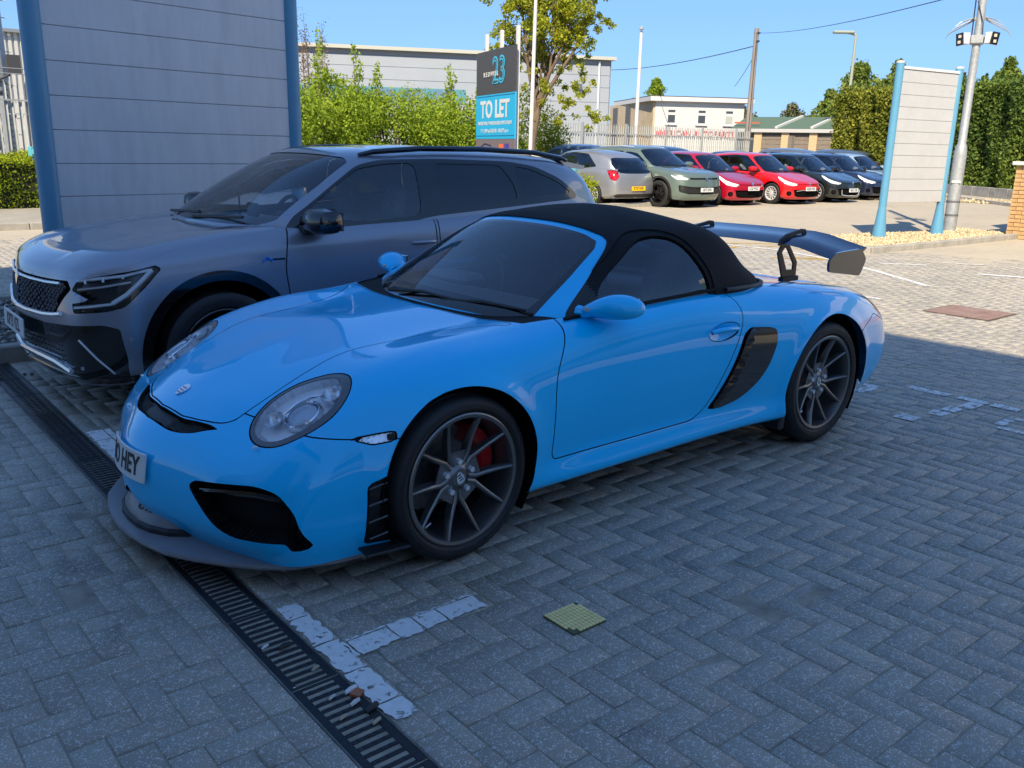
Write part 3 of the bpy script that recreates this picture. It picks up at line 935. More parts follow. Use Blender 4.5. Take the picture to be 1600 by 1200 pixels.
def build_marks(B):
    W = paint_mat('white_line_paint', (.80, .81, .80), .60, 30)
    W2 = paint_mat('worn_white_paint', (.80, .80, .78), .56, 22)
    YL = paint_mat('worn_yellow_paint', (.62, .42, .08), .53, 9)
    painted('bay_marking', [(1.868, 1.945, .80, 1.56), (1.36, 1.868, 1.115, 1.215)], W, B, 'white painted T mark beside the drain in front of the open bay', jag=.007)
    painted('bay_marking', [(1.82, 1.94, -1.56, -.82), (1.35, 1.82, -1.28, -1.18)], W, B, 'white painted mark between the blue roadster and the grey car', jag=.007)
    painted('bay_marking', [(-2.83, -2.75, -.05, .12), (-2.83, -2.74, .60, .88), (-2.84, -2.75, .93, 1.12), (-2.84, -2.75, 1.15, 1.32), (-2.84, -2.75, 1.36, 1.9), (-2.74, -2.56, 1.03, 1.13), (-2.54, -2.40, 1.00, 1.09), (-2.38, -2.26, .98, 1.08), (-2.12, -2.0, .9, 1.02)], W2, B, 'broken white bay end line behind the blue roadster', jag=.008)
    painted('bay_number', [(-2.62, -2.56, .33, .47), (-2.58, -2.36, .43, .50), (-2.62, -2.36, .18, .22)], W2, B, 'worn white digit next to the rear wheel of the blue roadster', jag=.01)
    painted('bay_number', [(-2.62, -2.56, 1.38, 1.55), (-2.52, -2.36, 1.34, 1.39), (-2.52, -2.36, 1.54, 1.60), (-2.34, -2.28, 1.38, 1.56)], W2, B, 'worn white bay digit at the right edge of the shade', jag=.01)
    strip('lane_marking', [(-9.1, -6.9), (-9.35, -5.0), (-9.0, -3.8), (-8.3, -2.6), (-7.6, -1.6)], .085, W2, 'long worn white line across the sunlit paving', group=None)
    strip('lane_marking', [(-6.2, -2.3), (-6.2, -1.45)], .08, W2, 'short faint white line just behind the tail of the roadster')
    strip('lane_marking', [(-9.3, -1.75), (-9.5, -1.2), (-9.7, -.5)], .10, W, 'white line segment near the right edge of the sunlit paving')
    strip('lane_marking', [(-9.2, -3.1), (-9.6, -2.6)], .07, W2, 'faint short white dash in front of the stone bed')
    strip('lane_marking', [(-10.1, -2.6), (-10.4, -2.1)], .07, W2, 'second faint white dash, nearer the brick pier')
    # yellow loop
    pts = [(-9.3+1.05*math.cos(t)*.9, -4.85+1.15*math.sin(t)) for t in np.linspace(.4, 5.6, 26)]
    strip('yellow_marking', pts, .10, YL, 'worn yellow curved line under the rear wing', lift=.005)
    pts = [(-9.2+.72*math.cos(t)*.9, -4.75+.85*math.sin(t)) for t in np.linspace(.7, 5.2, 22)]
    strip('yellow_marking', pts, .07, YL, 'inner of the two worn yellow curves under the rear wing', lift=.005)
    # bay lines of the far row
    for i, x in enumerate((-15.25, -17.35, -19.35, -21.5, -23.7, -26.1, -28.6)):
        strip('far_bay_line', [(x, -11.9), (x, -15.5)], .1, W, None, None)
    # yellow square cover
    c = empty('stopcock_cover', (1.175, 1.46, .002), label='small square yellow cover with a cast grid set in the paving', cat='cover')
    ym = mat('yellow_cover', (.98, .80, .34), rough=.6, color2=(.88, .70, .30), nscale=18)
    MB().box((0, 0, 0), (.150, .150, .008)).build('cover_plate', mat('cover_shadow', (.09, .10, .05), rough=.8), c)
    b = MB()
    for i in range(10):
        for j in range(8):
            if (i, j) in ((9, 7), (9, 6), (8, 7), (0, 0)): continue
            b.box((-.0675+i*.0150, -.0655+j*.0187, .005), (.0124, .0160, .005), bevel=.001)
    o = b.build('cover_grid', ym, c); tag(o, kind='stuff')
    # reddish inspection cover
    c = empty('inspection_cover', (0, 0, 0), label='large reddish inspection cover filled with paving in the sunlit yard', cat='manhole cover')
    rm = mat('cover_red_block', (.20, .12, .10), rough=.9, color2=(.28, .19, .16), nscale=6)
    z = gz(-6.2, -.5)
    MB().box((-6.22, -.50, z), (.66, .66, .010)).build('cover_frame', mat('cover_frame_iron', (.08, .06, .05), rough=.8), c)
    for i in range(6):
        for j in range(3):
            MB().box((-6.22+(-2.5+i)*.105, -.50+(j-1)*.208, z+.006), (.099, .200, .006), bevel=.0015).build('paving_inlay', rm, c)

def petals(n=420):
    """small pale petals and grit blown over the paving"""
    P = []
    while len(P) < n:
        x, y = random.uniform(-13, 4.4), random.uniform(-8, 3.2)
        if abs(y) < .95 and -2.3 < x < 2.3: continue
        if random.random() < (1.0 if (x < -7 and y < -1.5) or (1.5 < x < 2.5 and y < -2) else .22): P.append((x, y))
    b = MB()
    for x, y in P:
        s = random.uniform(.003, .008); a = random.uniform(0, 3); z = gz(x, y)+.004
        c, q = s*math.cos(a), s*math.sin(a)
        b.add([(x-c, y-q, z), (x+q*.7, y-c*.7, z+.001), (x+c, y+q, z+.003), (x-q*.7, y+c*.7, z+.0015)], [(0, 1, 2, 3)])
    o = b.build('fallen_petals', mat('petal_pale', (.72, .70, .66), rough=.9)); tag(o, kind='stuff')

def stones(name, region, n, size, cols, label=None, zf=None, inside=None):
    """loose stones as one heap of little lumps"""
    x0, x1, y0, y1 = region
    base = np.array([(1, 0, 0), (-1, 0, 0), (0, 1, 0), (0, -1, 0), (0, 0, 1), (0, 0, -1)], float)
    F = np.array([(0, 2, 4), (2, 1, 4), (1, 3, 4), (3, 0, 4), (2, 0, 5), (1, 2, 5), (3, 1, 5), (0, 3, 5)])
    P = np.stack([RNG.uniform(x0, x1, n), RNG.uniform(y0, y1, n)], 1)
    if inside is not None: P = P[inside(P)]
    n = len(P)
    s = RNG.uniform(size*.5, size*1.3, (n, 1, 1))*RNG.uniform(.6, 1.3, (n, 1, 3))
    a = RNG.uniform(0, 6.28, n); ca, sa = np.cos(a), np.sin(a)
    V = base[None]*s+RNG.normal(0, size*.12, (n, 6, 3))
    X = V[:, :, 0]*ca[:, None]-V[:, :, 1]*sa[:, None]; Y = V[:, :, 0]*sa[:, None]+V[:, :, 1]*ca[:, None]
    z = gz_np(P[:, 0], P[:, 1])+(zf if zf else 0)+RNG.uniform(-.3, .6, n)*size
    V = np.stack([X+P[:, :1], Y+P[:, 1:], V[:, :, 2]*.8+z[:, None]], 2)
    Q = (F[None]+np.arange(n)[:, None, None]*6).reshape(-1, 3)
    m = MATS.get('stone_'+name) or tint_mat('stone_'+name, cols[0], cols[1], rough=.85)
    o = fast_mesh(name, V.reshape(-1, 3), Q, m); set_tint(o.data, np.repeat(RNG.random(n), 8)); tag(o, kind='stuff')
    return o

def kerb_run(pts, h=.11, w=.12, L=.9, m=None, name='kerb', end=None):
    """row of separate kerb stones, under one structure"""
    root = empty(name, (pts[0][0], pts[0][1], 0)); tag(root, kind='structure'); root.location = (0, 0, 0)
    m = m or mat('kerb_concrete', (.25, .24, .215), rough=.9, color2=(.36, .34, .30), nscale=7, bump=.002, bscale=80, detail=8)
    for a, b in zip(pts[:-1], pts[1:]):
        A, Bv = Vector((*a, 0)), Vector((*b, 0)); d = Bv-A; n = max(1, int(round(d.length/L))); ang = math.atan2(d.y, d.x)
        for i in range(n):
            c = A+d*((i+.5)/n)
            o = MB().box((0, 0, 0), (d.length/n-.008, w, h+.06), bevel=.012).build('kerb_stone', m, root)
            o.location = (c.x, c.y, gz(c.x, c.y)+h/2-.03+random.uniform(-.002, .002)); o.rotation_euler = (0, 0, ang+random.uniform(-.003, .003))
    return root
# ------------------------------------------------------------------ blue roadster: body and cabin nets (car frame: x forward, y left, z up)
RB = [
 [(2.09,0,.105),(2.155,0,.20),(2.165,0,.30),(2.15,0,.40),(2.11,0,.465),(2.055,0,.515),(1.99,0,.555),(1.925,0,.59),(1.85,0,.63),(1.74,0,.675)],
 [(2.03,.30,.105),(2.085,.31,.20),(2.095,.315,.30),(2.082,.31,.40),(2.045,.305,.465),(2.0,.295,.513),(1.945,.28,.552),(1.89,.25,.59),(1.80,.15,.64),(1.66,0,.705)],
 [(1.94,.56,.105),(1.995,.585,.20),(2.005,.595,.30),(1.99,.59,.40),(1.955,.575,.46),(1.91,.55,.505),(1.855,.515,.552),(1.80,.46,.602),(1.71,.27,.668),(1.54,0,.742)],
 [(1.84,.74,.105),(1.875,.77,.20),(1.885,.785,.30),(1.87,.785,.40),(1.84,.77,.475),(1.80,.74,.54),(1.745,.69,.60),(1.69,.60,.648),(1.59,.36,.716),(1.41,0,.77)],
 [(1.60,.80,.11),(1.62,.835,.20),(1.625,.852,.30),(1.62,.86,.40),(1.60,.85,.50),(1.58,.825,.585),(1.55,.77,.67),(1.53,.68,.72),(1.46,.42,.757),(1.28,0,.795)],
 [(1.21,.85,.12),(1.21,.885,.20),(1.21,.897,.30),(1.21,.905,.42),(1.21,.90,.55),(1.21,.875,.67),(1.21,.805,.76),(1.20,.69,.797),(1.17,.42,.79),(1.06,0,.815)],
 [(.88,.79,.15),(.88,.862,.20),(.88,.868,.30),(.88,.882,.42),(.88,.885,.55),(.88,.865,.69),(.88,.81,.782),(.88,.70,.822),(.88,.42,.82),(.86,0,.832)],
 [(.60,.77,.16),(.60,.868,.205),(.60,.852,.31),(.60,.863,.42),(.60,.868,.55),(.60,.855,.70),(.60,.815,.80),(.60,.725,.848),(.60,.42,.855),(.60,0,.855)],
 [(.2,.77,.165),(.2,.868,.21),(.2,.85,.315),(.2,.86,.42),(.2,.868,.55),(.2,.86,.70),(.2,.825,.825),(.2,.74,.866),(.2,.42,.87),(.2,0,.87)],
 [(-.2,.77,.17),(-.2,.868,.215),(-.2,.852,.32),(-.2,.864,.42),(-.2,.874,.55),(-.2,.868,.70),(-.2,.835,.83),(-.2,.75,.882),(-.2,.42,.88),(-.2,0,.875)],
 [(-.62,.79,.17),(-.62,.872,.215),(-.62,.862,.32),(-.62,.876,.42),(-.62,.892,.55),(-.62,.885,.69),(-.62,.842,.81),(-.62,.75,.872),(-.62,.42,.872),(-.62,0,.87)],
 [(-1.21,.86,.16),(-1.21,.89,.21),(-1.21,.905,.31),(-1.21,.915,.42),(-1.21,.918,.55),(-1.21,.905,.68),(-1.21,.85,.79),(-1.21,.74,.84),(-1.21,.42,.838),(-1.18,0,.835)],
 [(-1.62,.83,.18),(-1.63,.86,.24),(-1.64,.88,.33),(-1.64,.89,.43),(-1.64,.888,.55),(-1.63,.865,.66),(-1.62,.80,.755),(-1.60,.69,.80),(-1.57,.40,.795),(-1.50,0,.795)],
 [(-1.92,.70,.20),(-1.97,.75,.27),(-2.0,.775,.35),(-2.0,.785,.45),(-1.98,.775,.55),(-1.95,.75,.64),(-1.90,.69,.715),(-1.85,.59,.762),(-1.78,.34,.762),(-1.68,0,.770)],
 [(-2.07,.48,.20),(-2.14,.51,.28),(-2.18,.53,.36),(-2.18,.53,.46),(-2.16,.52,.56),(-2.12,.50,.65),(-2.06,.46,.715),(-2.0,.39,.745),(-1.93,.22,.745),(-1.84,0,.752)],
 [(-2.12,0,.20),(-2.19,0,.28),(-2.23,0,.36),(-2.23,0,.46),(-2.21,0,.56),(-2.17,0,.65),(-2.11,0,.715),(-2.06,0,.735),(-2.0,0,.738),(-1.94,0,.742)],
]
RF, RR = (1.2075, .335), (-1.2075, .345)     # arch centres (x, z)
RFr, RRr = .352, .372
def roadster_post(V):
    """rolled wheel arch lips and the raised sill"""
    V = V.copy()
    for (cx, cz), r in ((RF, RFr), (RR, RRr)):
        d = np.hypot(V[:, 0]-cx, V[:, 2]-cz)-r
        side = np.clip((V[:, 1]-.70)/.1, 0, 1)*np.clip((.80-V[:, 2])/.10, 0, 1)*np.clip((V[:, 2]-.15)/.12, 0, 1)
        V[:, 1] += side*0.013*np.exp(-(np.maximum(d, 0)/.045)**2)
    return V
def roadster_body(du=.018, dk=.014):
    return net(RB, du, dk, post=roadster_post)
RC = [
 [(.815,0,.80),(.80,0,.838),(.49,0,1.035),(.20,0,1.192),(.02,0,1.232),(-.05,0,1.238)],
 [(.795,.26,.80),(.78,.26,.836),(.475,.245,1.032),(.19,.22,1.187),(.0,.11,1.230),(-.07,0,1.241)],
 [(.75,.48,.80),(.735,.478,.83),(.445,.43,1.02),(.17,.375,1.17),(-.02,.20,1.226),(-.10,0,1.244)],
 [(.68,.635,.80),(.665,.632,.828),(.395,.565,1.00),(.13,.478,1.143),(-.05,.26,1.220),(-.14,0,1.247)],
 [(.60,.72,.81),(.585,.713,.845),(.33,.63,.99),(.075,.53,1.135),(-.09,.30,1.216),(-.18,0,1.250)],
 [(.32,.765,.82),(.31,.757,.862),(.10,.69,1.02),(-.10,.585,1.158),(-.17,.33,1.222),(-.22,0,1.252)],
 [(.02,.775,.83),(.01,.765,.878),(-.12,.70,1.03),(-.28,.60,1.165),(-.30,.34,1.222),(-.30,0,1.250)],
 [(-.25,.775,.84),(-.26,.765,.888),(-.37,.71,1.02),(-.46,.60,1.150),(-.43,.34,1.208),(-.40,0,1.240)],
 [(-.48,.77,.84),(-.49,.755,.89),(-.56,.69,1.0),(-.60,.58,1.11),(-.55,.33,1.182),(-.50,0,1.222)],
 [(-.68,.74,.84),(-.68,.725,.885),(-.70,.65,.97),(-.70,.54,1.06),(-.64,.31,1.15),(-.58,0,1.198)],
 [(-.88,.64,.84),(-.88,.62,.878),(-.85,.54,.95),(-.79,.44,1.03),(-.71,.25,1.12),(-.64,0,1.17)],
 [(-1.0,.40,.84),(-1.0,.38,.872),(-.95,.33,.94),(-.87,.25,1.02),(-.78,.14,1.10),(-.70,0,1.145)],
 [(-1.04,0,.84),(-1.04,0,.87),(-.98,0,.935),(-.90,0,1.01),(-.82,0,1.08),(-.75,0,1.12)],
]
def roadster_cabin(du=.02, dk=.018):
    return net(RC, du, dk)
# ------------------------------------------------------------------ blue roadster: assembled from its cut nets
def lens_set(name, s, parent, depth, body_mat, lens, extra=None, both=True, names=('headlight', 'headlight_lens')):
    """lamp: pocket with reflector walls, lens over it. one lamp per side"""
    out = []
    for sd in ('L', 'R'):
        h = emit_surf(names[0], s.offset(-0.004).recess(depth), body_mat, parent, sd)
        emit_surf(names[1], s, lens, h, sd)
        out.append(h)
        if extra: extra(h, 1 if sd == 'L' else -1)
    return out

def seat_mb(x, y, z=0.28, w=0.48, back=0.62, lean=0.35, head=True):
    b = MB()
    R = Matrix.Rotation(-lean, 3, 'Y')
    b.box((x+0.22, y, z), (0.50, w, 0.16), bevel=0.05)
    b.box((x-0.06-math.sin(lean)*back/2, y, z+0.05+math.cos(lean)*back/2), (0.13, w*0.94, back), rot=R, bevel=0.05)
    if head: b.box((x-0.06-math.sin(lean)*(back+.12), y, z+0.05+math.cos(lean)*(back+.12)), (0.10, w*0.55, 0.24), rot=R, bevel=0.045)
    return b

def steering_wheel(parent, c, r=0.185, tilt=0.42, col=None):
    b = MB(); pts = []
    n = 28
    for k in range(n+1):
        t = 2*math.pi*k/n; pts.append((0, r*math.cos(t), r*math.sin(t)))
    b.tube(pts, 0.016, 8, caps=False)
    b.box((0.03, 0, -0.01), (0.05, 0.13, 0.11), bevel=0.02)
    b.box((0.02, 0, 0), (0.015, 2*r-0.02, 0.035)); b.box((0.02, 0, -r/2), (0.015, 0.035, r))
    M = Matrix.Translation(c) @ Matrix.Rotation(-tilt, 4, 'Y')
    o = b.xform(M).build('steering_wheel', M_BLACKM, parent, smooth=True)
    k = MB()
    for s1 in (-1, 1):
        k.box((0.0, s1*0.06, -0.015), (0.004, 0.05, 0.014), rot=Matrix.Rotation(s1*0.5, 3, 'X'))
    k.xform(M).build('spoke_trim', M_SILV, o)
    return o

def shade_fan(b, x0, x1, y0, y1, z):
    b.box(((x0+x1)/2, (y0+y1)/2, z), (abs(x1-x0), abs(y1-y0), 0.02))

def build_roadster():
    car = empty('roadster', (0, 0, 0), label='bright azure blue two seat roadster with black soft top and high rear wing', cat='car')
    B = roadster_body()
    # open wheel arches and trim the floor
    for (cx, cz), r in ((RF, RFr), (RR, RRr)):
        f = np.hypot(B.V[:, 0]-cx, B.V[:, 2]-cz)-r
        f = np.where(B.V[:, 1] < 0.45, 1.0, f)
        _, B = B.clip(f)
    gaps = []
    def cutpoly(S, poly, ax, cond=None, gap=0.0025, depth=0.006, g=True):
        f = sd_poly(S.V[:, ax], poly)
        if cond is not None: f = np.where(cond(S.V, S.P), f, 1.0)
        return take(S, f, gap, depth, gaps if g else None)
    # headlight
    HL = catmull([(1.882,.525),(1.845,.468),(1.76,.442),(1.665,.462),(1.585,.525),(1.545,.600),(1.553,.662),(1.60,.715),(1.675,.742),(1.765,.728),(1.84,.678),(1.880,.600)], 6)
    hl, B = cutpoly(B, HL, XY, lambda V, P: V[:, 2] > .47)
    HLi = HL.mean(0)+(HL-HL.mean(0))*np.array([.865, .86])+np.array([.006, -.008])
    hlens, hrim = hl.clip(sd_poly(hl.V[:, XY], HLi))
    # nose slot
    SL = np.array([(2.068,-.1),(2.068,0),(2.053,.17),(2.012,.285),(1.965,.35),(1.94,.382),(1.948,.335),(1.972,.26),(1.999,.17),(2.013,0),(2.013,-.1)])
    SL = np.concatenate([[(2.068,-.1)], catmull(SL[1:6], 6, closed=False), catmull(SL[6:10], 6, closed=False), [SL[10]]])
    slot, B = cutpoly(B, SL, XY, lambda V, P: V[:, 2] > .47, gap=0)
    # bonnet
    HD = np.concatenate([[(2.007,-.1),(2.007,0),(1.993,.17),(1.964,.265),(1.936,.338),(1.915,.375)], catmull([(1.885,.402),(1.80,.414),(1.60,.424),(1.372,.425),(1.15,.455),(1.0,.50),(.88,.59),(.835,.645)], 5, closed=False), [(.80,.64),(.835,.3),(.855,0),(.855,-.1)]])
    hood, B = cutpoly(B, HD, XY, lambda V, P: V[:, 2] > .5)
    # cowl
    CW = np.array([(.85,-.1),(.85,0),(.83,.3),(.795,.60),(.77,.672),(.66,.70),(.58,.72),(.58,-.1)])
    cowl, B = cutpoly(B, CW, XY, lambda V, P: V[:, 2] > .7, gap=0)
    CK = np.array([(.605,-.1),(.605,.52),(.55,.64),(.3,.705),(0,.72),(-.3,.715),(-.6,.67),(-.84,.52),(-.96,.25),(-.98,-.1)])
    _, B = cutpoly(B, CK, XY, lambda V, P: V[:, 2] > .74, gap=0)
    # side marker lamp
    MK = roundpoly([(1.655,.556),(1.498,.572),(1.500,.541),(1.58,.530)], .01)
    mk_, B = cutpoly(B, MK, XZ, lambda V, P: V[:, 1] > .6)
    # bumper vent in front of the wheel
    VT = roundpoly([(1.615,.395),(1.50,.44),(1.45,.15),(1.612,.155)], .02)
    vent, B = cutpoly(B, VT, XZ, lambda V, P: V[:, 1] > .6, gap=0)
    # big side intake
    IN = roundpoly([(.398,.356),(.43,.380),(.69,.412),(.764,.399),(.803,.337),(.806,.20),(.792,.180),(.770,.178),(.773,.214),(.590,.202),(.524,.232)], [.012,.012,.03,.03,.04,.015,.012,.012,.012,.04,.03])
    inta, B = cutpoly(B, IN, YZ, lambda V, P: V[:, 0] > 1.62, gap=0)
    # centre cut-out over the splitter
    CT = roundpoly([(-.2,.262),(0,.256),(.06,.218),(.12,.178),(.20,.138),(.31,.100),(.34,.05),(-.2,.05)], .03)
    cent, B = cutpoly(B, CT, YZ, lambda V, P: V[:, 0] > 1.9, gap=0)
    # front bumper skin
    xs = np.array([1.30, 1.45, 1.61, 1.76, 1.84, 1.89, 1.93, 2.3]); zs = np.array([.535, .543, .551, .566, .580, .595, .75, .75])
    f = B.V[:, 2]-np.interp(B.V[:, 0], xs, zs)
    f = np.where(B.V[:, 0] < 1.3, 1.0, f)
    bump, B = take(B, f, .0022, .006, gaps)
    # door
    DR = roundpoly([(.60,.95),(.62,.86),(.70,.74),(.745,.66),(.756,.56),(.756,.325),(.74,.302),(.42,.302),(-.14,.308),(-.225,.355),(-.31,.48),(-.41,.66),(-.452,.745),(-.458,.80),(-.44,.85),(-.41,.88),(-.40,.95)],
                   [.01,.05,.08,.08,.08,.03,.02,.1,.06,.08,.1,.1,.05,.05,.05,.01,.01])
    door, B = cutpoly(B, DR, XZ, lambda V, P: (V[:, 1] > .70) & (P[:, 0] > 5.5) & (P[:, 0] < 10.5), gap=.0025)
    # handle cup in the door
    ca, sa = math.cos(-.10), math.sin(-.10)
    EL = np.array([(-.312+.112*math.cos(t)*ca-.040*math.sin(t)*sa, .716+.112*math.cos(t)*sa+.040*math.sin(t)*ca) for t in np.linspace(0, 2*math.pi, 40, endpoint=False)])
    hand, door = take(door, sd_poly(door.V[:, XZ], EL), .002, .004, gaps)
    # air scoop behind the door
    SC = roundpoly([(-.505,.718),(-.66,.702),(-.672,.64),(-.62,.52),(-.52,.41),(-.42,.355),(-.30,.335),(-.245,.345),(-.33,.45),(-.40,.57),(-.455,.69)], [.02,.03,.04,.1,.1,.06,.02,.01,.06,.1,.02])
    sc, B = cutpoly(B, SC, XZ, lambda V, P: (V[:, 1] > .7), gap=0)
    sc2, door = cutpoly(door, SC, XZ, None, gap=0)
    # tail lamp
    TL = roundpoly([(-1.70,.79),(-1.80,.79),(-2.02,.72),(-2.12,.60),(-2.05,.52),(-1.92,.60),(-1.78,.70)], .03)
    tl, B = cutpoly(B, TL, XZ, lambda V, P: (V[:, 1] > .50) & (V[:, 0] < -1.6))
    # rear bumper skin
    f = np.where(B.V[:, 0] > -1.35, 1., B.V[:, 2]-np.interp(-B.V[:, 0], [1.5, 1.72, 1.9, 2.3], [.60, .66, .60, .60]))
    rb, B = take(B, f, .0022, .006, gaps)
    # boot lid
    BL = roundpoly([(-1.12,-.1),(-1.12,.30),(-1.16,.52),(-1.30,.56),(-1.62,.50),(-1.90,.44),(-2.10,.36),(-2.14,-.1)], [.01,.05,.08,.08,.1,.1,.05,.01])
    bl, B = cutpoly(B, BL, XY, lambda V, P: V[:, 2] > .70)
    # sill
    f = np.where((B.V[:, 0] > .84) | (B.V[:, 0] < -.82), 1.0, B.V[:, 2]-.300)
    sill, B = take(B, f, .0, .004, gaps)

    emit_surf('body', B, M_BLUE, car)
    [emit_surf('sill', sill, M_BLUE, car, sd) for sd in 'LR']
    emit_surf('bonnet', hood, M_BLUE, car)
    emit_surf('front_bumper', bump, M_BLUE, car)
    emit_surf('rear_bumper', rb, M_BLUE, car)
    emit_surf('boot_lid', bl, M_BLUE, car)
    g = gaps[0]
    for q in gaps[1:]: g = g.join(q)
    emit_surf('panel_gap', g, M_SEAL, car)
    emit_surf('cowl', cowl.offset(-.006).join(cowl.offset(-.006)), M_BLACKM, car)
    for sd, sg in (('L', 1), ('R', -1)):
        d = emit_surf('door', door, M_BLUE, car, sd)
        hs = hand
        c0 = hs.V[:, XZ].mean(0)
        e = ((hs.V[:, 0]-(-.312))/.112)**2+((hs.V[:, 2]-.716)/.040)**2
        dep = .020*np.clip(1-e, 0, 1)**.7
        hs2 = Surf(hs.V-hs.N*dep[:, None], hs.N, hs.P, hs.Q, hs.T)
        nn = hs.N.copy(); nn[:, 0] += (hs.V[:, 0]+.312)*-2.4; nn[:, 2] += (hs.V[:, 2]-.716)*-8; nn /= np.linalg.norm(nn, axis=1)[:, None]
        hs2.N = nn
        emit_surf('handle_cup', hs2, M_BLUE, d, sd)
        MB().tube([(-.21, sg*.876, .722), (-.25, sg*.884, .730), (-.33, sg*.888, .730), (-.40, sg*.880, .722)], [.010, .013, .013, .009], 10).build('door_handle', M_BLUE, d, smooth=True)
    # headlights
    def hl_extra(h, sg):
        nz = Vector((.50, .13*sg, .855)).normalized()
        def fm(c, dz=0.0):
            x = Vector((0, 1, 0)).cross(nz).normalized(); y = nz.cross(x)
            return frame_mat(Vector((c[0], sg*c[1], c[2]))+nz*dz, x, y)
        cup = mat('lamp_cup', (.75, .78, .82), rough=.15, metal=.6)
        # main beam: bright ring and broad smooth lens
        MB().lathe([(.068, -.030), (.068, -.008), (.063, -.004), (.057, -.008), (.056, -.020)], n=40).xform(fm((1.732, .622, .619))).build('lamp_ring', M_CHROME, h, smooth=True)
        MB().lathe([(.0575, -.016), (.050, -.009), (.034, -.005), (.016, -.0035), (0, -.003)], n=40).xform(fm((1.732, .622, .619))).build('projector_lens', mat('projector_grey', (.50, .58, .68), rough=.10, coat=1), h, smooth=True)
        # indicator cup in the tip, side lamp cup at the tail
        for (c, r) in (((1.800, .540, .588), .038), ((1.622, .640, .677), .043)):
            MB().lathe([(r, -.004), (r*.96, -.006), (r*.80, -.018), (r*.45, -.028), (0, -.030)], n=28).xform(fm(c)).build('lamp_cup', cup, h, smooth=True)
            MB().lathe([(.010, -.028), (.010, -.012), (.006, -.008), (0, -.007)], n=12).xform(fm(c)).build('bulb', M_LAMPW, h, smooth=True)
        b = MB()
        for k in range(7):
            t = k/6; MB.box(b, (1.655-.012*t, sg*(.662+.028*t), .657-.006*t), (.006, .006, .010))
        b.build('led_strip', M_LAMPW, h)
        MB().tube([(1.775, sg*.565, .602), (1.72, sg*.560, .630), (1.67, sg*.585, .655), (1.64, sg*.62, .668)], [.004, .007, .007, .004], 6).build('chrome_bar', M_CHROME, h, smooth=True)
        MB().tube([(1.690, sg*.600, .640), (1.672, sg*.640, .645), (1.680, sg*.690, .634)], [.005, .006, .004], 6).build('chrome_bar', M_CHROME, h, smooth=True)
    lens_set('h', hlens, car, .030, M_LAMPIN, G_CLEAR, hl_extra)
    [emit_surf('headlight_surround', hrim.offset(-.001), mat('lamp_surround', (.075, .08, .09), rough=.2, coat=.6), car, sd) for sd in 'LR']
    # washer nozzle
    for sg in (1, -1):
        MB().cyl((1.893, sg*.60, .515), (1.905, sg*.605, .519), .0065, .005, n=8).build('washer_jet', M_SILV, car, smooth=True)
    # slot with fine mesh
    emit_surf('nose_slot', slot.recess(.022), M_BLACKM, car)
    b = MB()
    for i in range(-34, 35):
        y = i*.0115; a = abs(y)
        x0 = np.interp(a, [0, .17, .285, .35, .382], [2.065, 2.05, 2.009, 1.962, 1.942]); x1 = np.interp(a, [0, .17, .26, .33, .38], [2.013, 1.999, 1.972, 1.948, 1.942])
        z0 = np.interp(a, [0, .2, .33, .41], [.488, .492, .503, .53]); z1 = z0+(x0-x1)*.62
        if x0-x1 > .006: b.tube([(x0-.004, y, z0-.008), (x1+.002, y, z1-.008)], .0016, 4)
    b.build('slot_mesh', M_MESH, car)
    # side intakes
    for sd, sg in (('L', 1), ('R', -1)):
        it = emit_surf('air_intake', inta.recess(.07), M_INTAKE, car, sd)
        b = MB()
        P3 = [(2.05, .43, .365), (2.0, .54, .382), (1.945, .66, .398), (1.885, .755, .392)]
        b.tube([(x-.022, sg*(y-.008), z-.030) for x, y, z in P3], .014, 8)
        b.build('intake_blade', M_BLACKG, it, smooth=True)
        # mesh floor
        b = MB()
        for i in range(13):
            t = i/12; y = .44+.32*t; x = 2.0-.55*(y-.44)-.03
            b.tube([(x, sg*y, .21), (x, sg*y, .38)], .0022, 4)
        for i in range(8):
            z = .215+.023*i; b.tube([(1.97, sg*.44, z), (1.80, sg*.76, z)], .0022, 4)
        b.build('intake_mesh', M_MESH, it)
        v = emit_surf('bumper_vent', vent.recess(.02), M_BLACKM, car, sd)
        for k in range(4):
            z = .19+.062*k
            MB().tube([(1.608, sg*.862, z), (1.545, sg*.880, z+.018)], .0045, 5).build('vent_slat', M_BLACKG, v)
        MB().box((1.545, sg*.845, .140), (.17, .11, .012), rz=-.1*sg, bevel=.004).build('vent_foot', M_BLACKM, v)
        mm = emit_surf('side_marker', mk_.offset(-.002).recess(.012), M_SILV, car, sd)
        emit_surf('marker_lens', mk_.offset(-.001), G_CLEAR, mm, sd)
        MB().box((1.515, sg*.862, .552), (.022, .012, .02)).build('marker_bulb', M_BLACKM, mm)
    # centre insert and splitter
    emit_surf('centre_insert', cent.offset(-.05), M_INTAKE, car)
    half = [(2.215, 0), (2.208, .11), (2.19, .22), (2.155, .345), (2.09, .46), (2.01, .57), (1.93, .66), (1.845, .725), (1.70, .775), (1.52, .795), (1.50, .72), (1.50, 0)]
    SPp = [(x, y) for x, y in half]+[(x, -y) for x, y in reversed(half) if y > 0]
    def rim(inset, z):
        return [((x-1.5)*(1-inset*1.2)+1.5, y*(1-inset), z) for x, y in SPp]
    rows = [rim(.06, .082), rim(.004, .086), rim(0, .094), rim(.004, .104), rim(.03, .108), rim(.16, .116)]
    V = [p_ for r_ in rows for p_ in r_]; m = len(SPp); F = []
    for i in range(len(rows)-1):
        for j in range(m):
            F.append((i*m+j, i*m+(j+1) % m, (i+1)*m+(j+1) % m, (i+1)*m+j))
    F.append(tuple(reversed(range(m)))); F.append(tuple((len(rows)-1)*m+j for j in range(m)))
    sp = MB().add(V, F).build('front_splitter', M_SPLIT, car, smooth=True)
